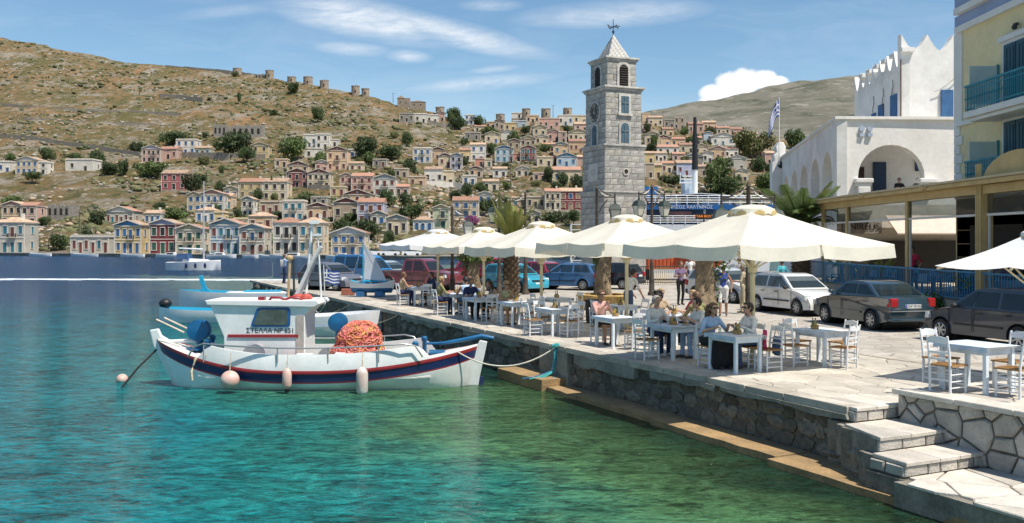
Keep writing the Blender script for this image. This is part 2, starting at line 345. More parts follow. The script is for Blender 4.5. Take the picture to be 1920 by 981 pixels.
tag(scatter('hillside_rocks', 6500, [M('rock_a', (.40,.36,.31), .9, .25, .6), M('rock_b', (.30,.265,.225), .9, .25, .6), M('rock_c', (.42,.31,.21), .9, .25, .6)], (.3, 1.15), .6, .8, 11), 'pale rocks and boulders strewn over the dry hillside', 'rocks')
# ------------------------------------------------------------ sea
def water_mat():
    m = bpy.data.materials.new('sea_water'); m.use_nodes = True; N = m.node_tree.nodes; L = m.node_tree.links; b = N['Principled BSDF']
    g = N.new('ShaderNodeNewGeometry'); P = g.outputs['Position']
    def mth(op, a, b_=None, clamp=False):
        n = N.new('ShaderNodeMath'); n.operation = op; n.use_clamp = clamp
        for i, v in enumerate((a, b_)):
            if v is None: continue
            if isinstance(v, (int, float)): n.inputs[i].default_value = v
            else: L.new(v, n.inputs[i])
        return n.outputs[0]
    def nz(scale, sx, sy, det=3, rough=.55, dist=0., off=0):
        mp = N.new('ShaderNodeMapping'); mp.inputs['Scale'].default_value = (sx, sy, 1); mp.inputs['Location'].default_value = (off, off, 0); mp.inputs['Rotation'].default_value = (0, 0, R(9)); L.new(P, mp.inputs[0])
        n = N.new('ShaderNodeTexNoise'); n.inputs['Scale'].default_value = scale; n.inputs['Detail'].default_value = det; n.inputs['Roughness'].default_value = rough; n.inputs['Distortion'].default_value = dist
        L.new(mp.outputs[0], n.inputs['Vector']); return n.outputs[0]
    sp = N.new('ShaderNodeSeparateXYZ'); L.new(P, sp.inputs[0]); x, y = sp.outputs[0], sp.outputs[1]
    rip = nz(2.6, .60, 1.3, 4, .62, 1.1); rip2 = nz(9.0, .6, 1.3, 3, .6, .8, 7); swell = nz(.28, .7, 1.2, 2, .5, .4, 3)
    # distance from the quay edge (negative = out in the harbour), wobbled by the ripples as the bed seen through them is
    tq = mth('ADD', mth('MULTIPLY', mth('SUBTRACT', x, OX), VX), mth('MULTIPLY', mth('SUBTRACT', y, OY), VY))
    wob = mth('MULTIPLY', mth('SUBTRACT', rip, .5), 3.2)
    tq2 = mth('ADD', mth('ADD', tq, wob), mth('MULTIPLY', mth('SUBTRACT', swell, .5), 6))
    def ramp(v, lo, hi, st):
        mr = N.new('ShaderNodeMapRange'); mr.inputs[1].default_value = lo; mr.inputs[2].default_value = hi; L.new(v, mr.inputs[0])
        cr = N.new('ShaderNodeValToRGB'); e = cr.color_ramp.elements
        while len(e) < len(st): e.new(.5)
        for el, (p, c) in zip(e, st): el.position = p; el.color = (*c, 1)
        L.new(mr.outputs[0], cr.inputs[0]); return cr.outputs[0]
    shore = ramp(tq2, -16, -.5, [(0, (.0,.108,.146)), (.36, (.001,.122,.140)), (.58, (.010,.128,.108)), (.78, (.055,.140,.062)), (.90, (.045,.10,.042)), (1, (.010,.036,.022))])
    depth = ramp(y, 26, 120, [(0, (.0,.100,.142)), (.16, (.0,.062,.118)), (.4, (.002,.040,.105)), (1, (.004,.036,.095))])
    mr = N.new('ShaderNodeMapRange'); mr.inputs[1].default_value = 24; mr.inputs[2].default_value = 60; L.new(y, mr.inputs[0])
    mx = N.new('ShaderNodeMix'); mx.data_type = 'RGBA'; L.new(mr.outputs[0], mx.inputs[0]); L.new(shore, mx.inputs[6]); L.new(depth, mx.inputs[7])
    patch = nz(.5, 1, 1, 4, .6, .6, 21); pv = N.new('ShaderNodeMapRange'); pv.inputs[1].default_value = .40; pv.inputs[2].default_value = .60; pv.inputs[3].default_value = .22; pv.inputs[4].default_value = 1.85; L.new(mth('ADD', mth('ADD', mth('MULTIPLY', patch, .18), mth('MULTIPLY', rip, .45)), mth('MULTIPLY', rip2, .37)), pv.inputs[0])  # ripple reflections painted into the base colour as darker and lighter tones
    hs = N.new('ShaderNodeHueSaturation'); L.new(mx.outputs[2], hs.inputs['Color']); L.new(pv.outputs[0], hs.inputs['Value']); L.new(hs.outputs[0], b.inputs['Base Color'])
    rg = N.new('ShaderNodeMapRange'); rg.inputs[1].default_value = 22; rg.inputs[2].default_value = 110; rg.inputs[3].default_value = .05; rg.inputs[4].default_value = .24; L.new(y, rg.inputs[0]); L.new(rg.outputs[0], b.inputs['Roughness'])
    b.inputs['IOR'].default_value = 1.333; sl_ = N.new('ShaderNodeMapRange'); sl_.inputs[1].default_value = 22; sl_.inputs[2].default_value = 90; sl_.inputs[3].default_value = .22; sl_.inputs[4].default_value = .10; L.new(y, sl_.inputs[0]); L.new(sl_.outputs[0], b.inputs['Specular IOR Level'])
    # ripples: finer near, coarser far
    far = N.new('ShaderNodeMapRange'); far.inputs[1].default_value = 25; far.inputs[2].default_value = 140; far.inputs[3].default_value = 1; far.inputs[4].default_value = .9; L.new(y, far.inputs[0])
    h = mth('ADD', mth('ADD', mth('MULTIPLY', rip, .20), mth('MULTIPLY', rip2, .050)), mth('MULTIPLY', swell, .16))
    bp = N.new('ShaderNodeBump'); bp.inputs['Distance'].default_value = 1.0; L.new(mth('MULTIPLY', far.outputs[0], .95), bp.inputs['Strength']); L.new(h, bp.inputs['Height']); L.new(bp.outputs[0], b.inputs['Normal'])
    # clear shallows by the quay: the bed below is seen
    tr = N.new('ShaderNodeBsdfTransparent'); tr.inputs[0].default_value = (.50,.80,.62,1)
    sh = N.new('ShaderNodeMapRange'); sh.inputs[1].default_value = -7; sh.inputs[2].default_value = -1; sh.inputs[3].default_value = 0; sh.inputs[4].default_value = .40; L.new(tq2, sh.inputs[0])
    fr = N.new('ShaderNodeFresnel'); fr.inputs[0].default_value = 1.33; L.new(bp.outputs[0], fr.inputs['Normal'])
    k = mth('MULTIPLY', sh.outputs[0], mth('SUBTRACT', 1.0, mth('MULTIPLY', fr.outputs[0], 1.6), clamp=True))
    ms = N.new('ShaderNodeMixShader'); L.new(k, ms.inputs[0]); L.new(b.outputs[0], ms.inputs[1]); L.new(tr.outputs[0], ms.inputs[2]); L.new(ms.outputs[0], N['Material Output'].inputs[0])
    return m
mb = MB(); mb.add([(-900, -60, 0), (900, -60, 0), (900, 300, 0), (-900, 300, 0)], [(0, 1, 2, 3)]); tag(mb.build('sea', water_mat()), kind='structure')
def seabed():
    ns, ntt = 70, 40; V = []
    for i in range(ns+1):
        for j in range(ntt+1):
            s, t = -14+i*1.0, -20+j*.52; z = -.75+.10*t*1.0 if t < 0 else -.75; z = max(-2.6, z)+.12*noise.fractal(Vector((s*.6, t*.6, 0)), 1, 2, 4); p = Q(s, t, z); V.append(tuple(p))
    i = np.arange((ns+1)*(ntt+1)).reshape(ns+1, ntt+1)[:-1, :-1].ravel(); Fq = np.stack([i, i+ntt+1, i+ntt+2, i+1], 1)
    return tag(link('seabed', fast_mesh('seabed', np.array(V), Fq, M('seabed_sand', (.40,.36,.18), .9, .3, 1.2, .8, 6, col2=(.13,.16,.08), world=True), smooth=True)), kind='structure')
seabed()
mb = MB(); rr = random.Random(5)
for k in range(260):
    s, t = rr.uniform(-7, 26), -rr.random()**1.6*7-.7; r_ = rr.uniform(.12, .5); p = Q(s, t, -.75+.10*t); mb.ell(p, (r_*rr.uniform(.8, 1.5), r_, r_*.5), 7, 5, rr.randrange(3), .15)
tag(mb.build('submerged_stones', [M('bed_stone_a', (.42,.40,.27), .9, .3, 3), M('bed_stone_b', (.2,.22,.13), .9, .3, 3), M('bed_stone_c', (.6,.58,.48), .9, .2, 3)], smooth=60), 'pale and mossy stones lying on the shallow sea bed', 'stones', kind='stuff')
# far quay across the water
mb = MB(); rows = []
for x in np.linspace(-500, 1250, 60):
    Y = dshore(x); rows.append(((x-960)/F*Y, Y))
secs = [[(X, Y, -1), (X, Y, FZ+.02), (X, Y+17, FZ+.02), (X, Y+17, -1)] for X, Y in rows]
mb.loft(secs); tag(mb.build('far_quay', M('far_quay_stone', (.27,.245,.21), .9, .3, .5, .6, 2, world=True)), kind='structure')
mb = MB()
for (X, Y), (X2, Y2) in zip(rows[:-1], rows[1:]): mb.bar((X, Y-.12, FZ+.1), (X2, Y2-.12, FZ+.1), .5, .16)
mb.build('quay_edge', M('far_quay_edge', (.42,.39,.34), .9, .2, .5), bpy.data.objects['far_quay'])
# white wake of a passing boat
V = []; rw = random.Random(2)
mb = MB()
for k in range(520):
    px = rw.uniform(-60, 545); py = 524.5+rw.gauss(0, .6)+(px-250)*.0026; p = gp(px, py, .012); l = rw.uniform(.5, 2.4); w = rw.uniform(.08, .24)
    mb.box((p.x, p.y, .012+rw.uniform(0, .02)), (l, w, .02), rw.uniform(-.06, .06))
tag(mb.build('boat_wake', M('foam', (.78,.82,.84), .8, .1)), 'thin white wake of foam drawn across the open water', 'wake', kind='stuff')
# ------------------------------------------------------------ quay, plaza, steps
PAVE = M('pale_paving', (.44,.405,.35), .85, .16, 1.3, .35, 30, rnd=.16); JOINT = M('paving_joint', (.22,.185,.14), .95, .25, 3, .5, 30)
def plaza_mat():
    m = bpy.data.materials.new('plaza_paving'); m.use_nodes = True; N = m.node_tree.nodes; L = m.node_tree.links; b = N['Principled BSDF']; b.inputs['Roughness'].default_value = .9
    g = N.new('ShaderNodeNewGeometry'); v = N.new('ShaderNodeTexVoronoi'); v.feature = 'DISTANCE_TO_EDGE'; v.inputs['Scale'].default_value = 1.9; L.new(g.outputs['Position'], v.inputs['Vector'])
    v2 = N.new('ShaderNodeTexVoronoi'); v2.inputs['Scale'].default_value = 1.9; L.new(g.outputs['Position'], v2.inputs['Vector'])
    n = N.new('ShaderNodeTexNoise'); n.inputs['Scale'].default_value = 1.6; n.inputs['Detail'].default_value = 7; L.new(g.outputs['Position'], n.inputs['Vector'])
    cr = N.new('ShaderNodeValToRGB'); cr.color_ramp.elements[0].color = (.33,.30,.255,1); cr.color_ramp.elements[1].color = (.47,.435,.385,1); cr.color_ramp.elements[0].position = .3; cr.color_ramp.elements[1].position = .7; L.new(n.outputs[0], cr.inputs[0])
    hs = N.new('ShaderNodeHueSaturation'); L.new(cr.outputs[0], hs.inputs['Color']); mr = N.new('ShaderNodeMapRange'); mr.inputs[3].default_value = .85; mr.inputs[4].default_value = 1.12; L.new(v2.outputs['Color'], mr.inputs[0]); L.new(mr.outputs[0], hs.inputs['Value'])
    mr2 = N.new('ShaderNodeMapRange'); mr2.inputs[1].default_value = .0; mr2.inputs[2].default_value = .035; L.new(v.outputs['Distance'], mr2.inputs[0])
    mx = N.new('ShaderNodeMix'); mx.data_type = 'RGBA'; L.new(mr2.outputs[0], mx.inputs[0]); mx.inputs[6].default_value = (.25,.22,.18,1); L.new(hs.outputs[0], mx.inputs[7]); L.new(mx.outputs[2], b.inputs['Base Color'])
    bp = N.new('ShaderNodeBump'); bp.inputs['Strength'].default_value = .5; bp.inputs['Distance'].default_value = .02; L.new(mr2.outputs[0], bp.inputs['Height']); L.new(bp.outputs[0], b.inputs['Normal']); return m
def qrect(s0, s1, t0, t1, z0, z1, mb, mi=0):
    mb.add([Q(s0,t0,z0),Q(s0,t1,z0),Q(s1,t1,z0),Q(s1,t0,z0),Q(s0,t0,z1),Q(s0,t1,z1),Q(s1,t1,z1),Q(s1,t0,z1)], [(0,3,2,1),(4,5,6,7),(0,1,5,4),(1,2,6,5),(2,3,7,6),(3,0,4,7)], mi)
mb = MB(); qrect(.04, 53, .30, 75, -1.5, QZ-.012, mb); plaza = tag(mb.build('plaza', plaza_mat()), kind='structure')
mb = MB(); qrect(-16, .02, 9.5, 75, -1.5, QZ-.014, mb); mb.build('street_slab', plaza_mat(), plaza)
qframe = tag(link('flagstone_pavement', None, None, Q(0, 0, QZ), QROT), kind='structure')       # local x inland (t), local y along quay (s)
mb = MB(); mb.bx(.25, 5.6, .04, 30, -.06, -.007); mb.build('mortar_bed', JOINT, qframe)
k = 0
for P in voronoi(.30, 5.4, .03, 17, .56, .46, .018, 3, 1.2)+voronoi(.30, 5.4, 17, 29.5, .8, .44, .022, 4, 1.3):
    if k >= 295: break
    link('flagstone', stone_mesh(P, .03, PAVE, .012, 'xy', .002, 'flagstone'), qframe, (0, 0, -.026+random.uniform(-.003, .003))); k += 1
EDGE = M('quay_edge_slab', (.38,.345,.29), .9, .22, 1.5, .5, 25, rnd=.12)
y = 0.0; kk = 0
while y < 52.5:
    l = random.uniform(.7, 1.5); 
    link('edge_slab', stone_mesh([(-.05+random.uniform(-.02,.02), y+.012), (.30, y+.012), (.30, y+l-.012), (-.05+random.uniform(-.02,.02), y+l-.012)], .13, EDGE, .014, 'xy', .005, 'edge_slab'), qframe, (0, 0, -.128)); y += l
# quay wall: dark rubble under the edge slabs
WALLD = M('quay_core', (.13,.12,.10), .95, .35, 2.2, .9, 14); RUB = [M('rubble_%d' % i, c, .95, .35, 3.5, .9, 22, rnd=.25) for i, c in enumerate([(.15,.135,.108), (.19,.172,.138), (.115,.102,.08), (.22,.195,.155)])]
mb = MB(); qrect(-.02, 53, .06, .28, -1.4, QZ-.13, mb); qw = tag(mb.build('quay_wall', WALLD), kind='structure')
protos = []
for i in range(10):
    mbp = MB(); mbp.ell((0, 0, 0), (.5, .5, .5), 6, 4, 0, .28); me = mbp.mesh('wall_stone', RUB[i % 4], None); protos.append(me)
rr = random.Random(9); k = 0; s = .1; spots = []
for row, (z, h) in enumerate([(-.02, .30), (.24, .28), (.49, .26), (.72, .24)]):
    s = .05+row*.13
    while s < 36:
        w = rr.uniform(.22, .62)*(1+.012*s); 
        if not (9.2 < s < 10.8 and row > 0) and not (27 < s < 29.5 and row > 1): spots.append((s+w/2, z, w, h))
        s += w
spots.sort(key=lambda q: q[0])
def stone_at(s, z, w, h, par):
    o = link('wall_stone', rr.choice(protos), par, Q(s, .07+rr.uniform(-.015, .02), z+rr.uniform(-.03, .03)), (rr.uniform(-.2, .2), rr.uniform(-.2, .2), QROT)); o.scale = (.15*rr.uniform(.6, 1.3), w*1.12, h*rr.uniform(.95, 1.25)); return o
for q in spots[:300]: stone_at(*q, qw)
mb = MB()
for s, z, w, h in spots[300:]: c = Q(s, .06, z); mb.ell(c, (w*.5, w*.5, h*.55), 6, 4, 0, .2)
for s in np.arange(36, 53, .5): mb.ell(Q(s, .08, rr.uniform(-.1, .8)), (.35, .35, .25), 6, 4, 0, .2)
tag(mb.build('rubble', RUB[0], qw, smooth=35), kind='stuff')
PATCH = M('cement_render', (.28,.275,.235), .9, .3, 1.6, .6, 12, col2=(.16,.162,.135))
for s0, s1, z0, z1 in [(9.25, 10.75, .0, .92), (3.4, 5.6, .76, .93), (6.2, 8.9, .62, .92), (27.1, 29.4, .3, .92), (12, 16, .74, .93), (0, 3.2, .80, .93), (17.5, 22, .72, .93)]:
    nn = max(3, int((s1-s0)/.4)); top = [(s0+(s1-s0)*i/nn, z1) for i in range(nn+1)]; bot = [(s0+(s1-s0)*i/nn+random.uniform(-.05,.05), z0+random.uniform(0, .10)) for i in range(nn, -1, -1)]
    mbp = MB(); P = top+bot; n = len(P); a = [Q(s_, -.085+random.uniform(-.01,.01), z_) for s_, z_ in P]; b_ = [Q(s_, .1, z_) for s_, z_ in P]
    mbp.add(a+b_, [tuple(range(n))]+[(i, i+n, (i+1) % n+n, (i+1) % n) for i in range(n)]); mbp.build('cement_patch', PATCH, qw)
# low ledge at the waterline, in long cast sections
LEDGE = M('ledge_concrete', (.36,.235,.11), .9, .3, 1.8, .6, 20, col2=(.22,.15,.075), world=True)
ledge = tag(link('waterline_ledge', None), kind='structure')
for i, (s0, s1, w, z) in enumerate([(-9, -4.2, 1.25, .13), (-4.18, .9, .92, .11), (.92, 4.6, .72, .12), (4.62, 7.8, .62, .12), (7.82, 9.3, .66, .10), (9.32, 11.9, .78, .27)]):
    mbp = MB(); n = 8; P = [(s0+(s1-s0)*i/n, -w+random.uniform(-.03, .03)) for i in range(n+1)]; tt = [Q(a, b_, z+random.uniform(-.01, .01)) for a, b_ in P]; 
    bb = [Q(a, b_-.02, -1) for a, b_ in P]; up = [Q(a, .02, z+.01) for a, b_ in P]
    mbp.loft([bb, tt, up], False, False); mbp.add([bb[0], tt[0], up[0], Q(s0, .02, -1)], [(0, 1, 2, 3)]); mbp.add([bb[-1], tt[-1], up[-1], Q(s1, .02, -1)], [(0, 1, 2, 3)])
    mbp.build('ledge_section', LEDGE, ledge)
# steps down to the landing, raised terrace with rubble-faced wall
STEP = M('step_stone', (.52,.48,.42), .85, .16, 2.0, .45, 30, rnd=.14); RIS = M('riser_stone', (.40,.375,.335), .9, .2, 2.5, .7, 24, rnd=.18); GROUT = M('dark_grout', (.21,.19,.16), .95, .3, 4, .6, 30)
steps = tag(link('stone_steps', None, None, Q(0, 0, 0), QROT), kind='structure')
def tread(y0, y1, x0, x1, z, zb, seed, sk=.0):
    mbp = MB(); mbp.prism([(x0+.03, y0+.03), (x1, y0+.03), (x1, y1+.2), (x0+sk+.03, y1+.2)], z-.035-zb+.3, 0, 'xy', zb-.3); mbp.build('core', GROUT, steps)
    r = random.Random(seed); xs_ = [(x0, x0+sk)]
    while xs_[-1][0] < x1-.75: w = r.uniform(.38, .68); xs_.append((xs_[-1][0]+w+r.uniform(-.03, .03), xs_[-1][0]+w+r.uniform(-.10, .10)))
    xs_.append((x1, x1)); nose = [(a-.0, y0-.03+r.uniform(-.012, .012)) for a, b in xs_]
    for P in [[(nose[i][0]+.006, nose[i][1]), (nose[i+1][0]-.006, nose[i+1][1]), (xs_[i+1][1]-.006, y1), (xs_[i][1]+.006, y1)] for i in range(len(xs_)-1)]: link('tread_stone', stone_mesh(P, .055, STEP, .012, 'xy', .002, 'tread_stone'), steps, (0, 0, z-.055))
    x = x0; r = random.Random(seed)
    while x < x1-.05:
        w = min(r.uniform(.22, .5), x1-x)
        if x1-(x+w) < .15: w = x1-x
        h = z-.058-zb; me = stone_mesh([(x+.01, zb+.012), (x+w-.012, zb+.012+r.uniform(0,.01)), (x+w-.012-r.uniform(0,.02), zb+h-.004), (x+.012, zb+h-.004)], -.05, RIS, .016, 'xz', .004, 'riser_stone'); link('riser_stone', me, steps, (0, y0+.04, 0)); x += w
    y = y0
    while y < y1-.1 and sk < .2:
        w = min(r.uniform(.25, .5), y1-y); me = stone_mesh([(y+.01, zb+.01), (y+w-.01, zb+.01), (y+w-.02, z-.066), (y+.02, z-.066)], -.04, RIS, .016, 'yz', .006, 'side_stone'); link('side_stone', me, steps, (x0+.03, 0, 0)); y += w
tread(-.14, .9, .0, 1.5, QZ+.005, .82, 21, .02)
tread(-1.12, -.14, -.55, 1.0, .82, .60, 22, .30); tread(-1.76, -1.12, -.74, .92, .60, .38, 23, .06)
mbp = MB(); mbp.bx(-.93, .9, -9, -1.74, -1.2, .345); mbp.build('landing_core', M('landing_side', (.22,.20,.165), .95, .3, 2, .8, 16), steps)
for P in voronoi(-.95, .84, -7, -1.76, .62, .42, .03, 26, 1.2): link('landing_stone', stone_mesh(P, .04, STEP, .012, 'xy', .003, 'landing_stone'), steps, (0, 0, .343))
# rough foundation lumps under the steps
mb = MB(); rr = random.Random(31)
for k in range(60):
    y = rr.uniform(-1.7, .3); mb.ell((-.10-.62*min(1, max(0, -y/1.3))+rr.uniform(-.04, .12), y, rr.uniform(-.1, .55+.25*min(0, y+.3))), (rr.uniform(.05,.13), rr.uniform(.10,.26), rr.uniform(.06,.14)), 6, 4, 0, .25)
mb.bx(-.12, .3, -.2, .35, -1, .80); mb.bx(-.34, .3, -.9, -.16, -1, .78); mb.bx(-.62, .3, -1.5, -.8, -1, .56); mb.bx(-.80, .3, -1.76, -1.1, -1, .36)
tag(mb.build('foundation_rubble', RUB[0], steps), kind='stuff')
terr = tag(link('raised_terrace', None, None, Q(0, 0, 0), QROT), kind='structure'); TZ = 1.30
mbp = MB(); mbp.bx(.90, 9.4, -16, -.22, -1, TZ-.05); mbp.build('terrace_core', GROUT, terr)
mbp = MB(); mbp.bx(1.28, 9.38, -15.9, -.24, TZ-.05, TZ-.012); mbp.build('terrace_floor', plaza_mat(), terr)
for P in voronoi(1.26, 6.4, -6.5, -.22, .62, .42, .028, 28, 1.2): link('flagstone', stone_mesh(P, .03, PAVE, .012, 'xy', .002, 'flagstone'), terr, (0, 0, TZ-.028))
y = -.17
while y > -9:
    l = random.uniform(.8, 1.4); link('coping_slab', stone_mesh([(.76, y-l+.006), (1.25, y-l+.006), (1.25, y-.006), (.76, y-.006)], .075, STEP, .014, 'xy', .003, 'coping_slab'), terr, (0, 0, TZ-.055)); y -= l
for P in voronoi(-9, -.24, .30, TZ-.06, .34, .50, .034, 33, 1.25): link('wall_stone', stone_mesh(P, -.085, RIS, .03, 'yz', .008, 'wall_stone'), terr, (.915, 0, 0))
for P in voronoi(.84, 2.2, .9, TZ-.06, .36, .3, .03, 35, 1.2): link('end_stone', stone_mesh(P, .05, RIS, .02, 'xz', .004, 'end_stone'), terr, (0, -.22, 0))
# ------------------------------------------------------------ houses across the harbour
PAL = {'y': ((.58,.44,.22), 'yellow'), 'c': ((.61,.50,.35), 'cream'), 'w': ((.66,.62,.55), 'white'), 'p': ((.55,.345,.28), 'pink'), 'o': ((.59,.41,.26), 'peach'), 'm': ((.24,.055,.06), 'maroon'),
       'b': ((.42,.51,.58), 'pale blue'), 'l': ((.40,.42,.55), 'lavender'), 't': ((.42,.33,.235), 'tan'), 'g': ((.27,.245,.21), 'grey stone'), 'n': ((.42,.45,.30), 'pale green'), 's': ((.55,.24,.17), 'salmon'), 'r': ((.36,.11,.11), 'dark pink'), 'e': ((.48,.45,.39), 'pale grey')}
SHU = {'b': ((.04,.13,.30), 'blue'), 'k': ((.035,.03,.03), 'dark'), 'n': ((.03,.10,.07), 'green'), 'r': ((.17,.05,.045), 'brown'), 't': ((.03,.16,.22), 'teal'), 'w': ((.3,.2,.12), 'wooden')}
PEDC = {'B': ((.10,.26,.45), 'blue'), 'M': ((.26,.10,.09), 'maroon'), 'L': ((.42,.40,.52), 'lavender'), 'W': ((.66,.63,.58), 'white'), 'Y': ((.56,.46,.27), 'yellow'), 'N': ((.30,.38,.40), 'grey blue'), 'P': ((.50,.26,.22), 'pink')}
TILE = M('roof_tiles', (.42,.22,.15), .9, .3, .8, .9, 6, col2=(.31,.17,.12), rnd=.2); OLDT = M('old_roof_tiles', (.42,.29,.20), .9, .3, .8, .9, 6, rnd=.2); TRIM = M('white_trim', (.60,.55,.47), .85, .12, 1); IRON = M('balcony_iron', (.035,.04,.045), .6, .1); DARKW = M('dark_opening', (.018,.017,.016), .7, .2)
FOUND = M('foundation_stone', (.29,.25,.20), .95, .3, .9, .8, 4)
def plaster(k):
    return M('plaster_'+k, PAL[k][0], .9, .13, .35, .3, 3, rnd=.10) if k != 'g' else M('rubble_masonry', PAL['g'][0], .95, .35, 1.2, 1, 3)
WIN = {}
def window_mesh(sh, arch=False):
    if (sh, arch) in WIN: return WIN[sh, arch]
    m = MB(); m.box((0, 0, -.53), (1.34, .26, .07), 0, 0)
    if arch:
        n = 8; o = [(.5*math.cos(PI*i/n), .28+.24*math.sin(PI*i/n)) for i in range(n+1)]; po = [(-.62, -.5)]+[(-.62, .28)]+[(-.62*math.cos(PI*i/n), .28+.32*math.sin(PI*i/n)) for i in range(1, n)]+[(.62, .28), (.62, -.5)]
        m.prism(po, -.09, 0, 'xz'); m.prism([(-.48, -.5)]+[(-a, b) for a, b in o]+[(.48, -.5)], -.05, 2, 'xz', -.09)
        m.prism([(-.44, -.48), (-.44, .3), (-.03, .3), (-.03, -.48)], -.05, 1, 'xz', -.13); m.prism([(.03, -.48), (.03, .3), (.44, .3), (.44, -.48)], -.05, 1, 'xz', -.13)
    else:
        for s in (-1, 1): m.box((s*.56, -.06, 0), (.13, .12, 1.06), 0, 0)
        m.box((0, -.08, .55), (1.4, .18, .1), 0, 0); m.box((0, -.012, 0), (1.0, .02, 1.0), 0, 2)
        for s in (-1, 1): m.box((s*.255, -.045, 0), (.44, .05, .96), 0, 1)
        for s in (-1, 1):
            for z in (-.24, .24): m.box((s*.255, -.075, z), (.32, .025, .38), 0, 1)
    WIN[sh, arch] = m.mesh('window', [TRIM, M('shutter_'+sh, SHU[sh][0], .6, .15, 1, rnd=.25), DARKW]); return WIN[sh, arch]
_rail = MB(); _rail.bx(-.5, .5, -.75, .02, -.06, .04, 1)
for i in range(13): _rail.bx(-.49+i*.0817-.012, -.49+i*.0817+.012, -.74, -.71, .04, .92)
for sx in (-.49, .49):
    for i in range(6): _rail.bx(sx-.012, sx+.012, -.70+i*.13, -.68+i*.13, .04, .92)
_rail.bx(-.5, .5, -.76, -.70, .9, .97)
for sx in (-.5, .5): _rail.bx(sx-.02, sx+.02, -.75, 0, .9, .97)
BALC = _rail.mesh('balcony', [IRON, TRIM])
ORD = ['leftmost', 'second', 'third', 'fourth', 'fifth', 'sixth', 'seventh', 'eighth', 'ninth', 'tenth', 'eleventh', 'twelfth', 'thirteenth', 'fourteenth', 'fifteenth', 'sixteenth', 'seventeenth', 'eighteenth', 'nineteenth', 'twentieth', 'twenty-first', 'twenty-second', 'twenty-third', 'twenty-fourth', 'twenty-fifth', 'twenty-sixth', 'twenty-seventh', 'twenty-eighth', 'twenty-ninth', 'thirtieth']
TENS = ORD+['thirty-'+w for w in ('first', 'second', 'third', 'fourth', 'fifth', 'sixth', 'seventh', 'eighth', 'ninth')]+['fortieth']+['forty-'+w for w in ('first', 'second', 'third', 'fourth', 'fifth', 'sixth', 'seventh', 'eighth', 'ninth')]
def ordn(i): return 'leftmost' if i == 0 else TENS[i]+' from left'
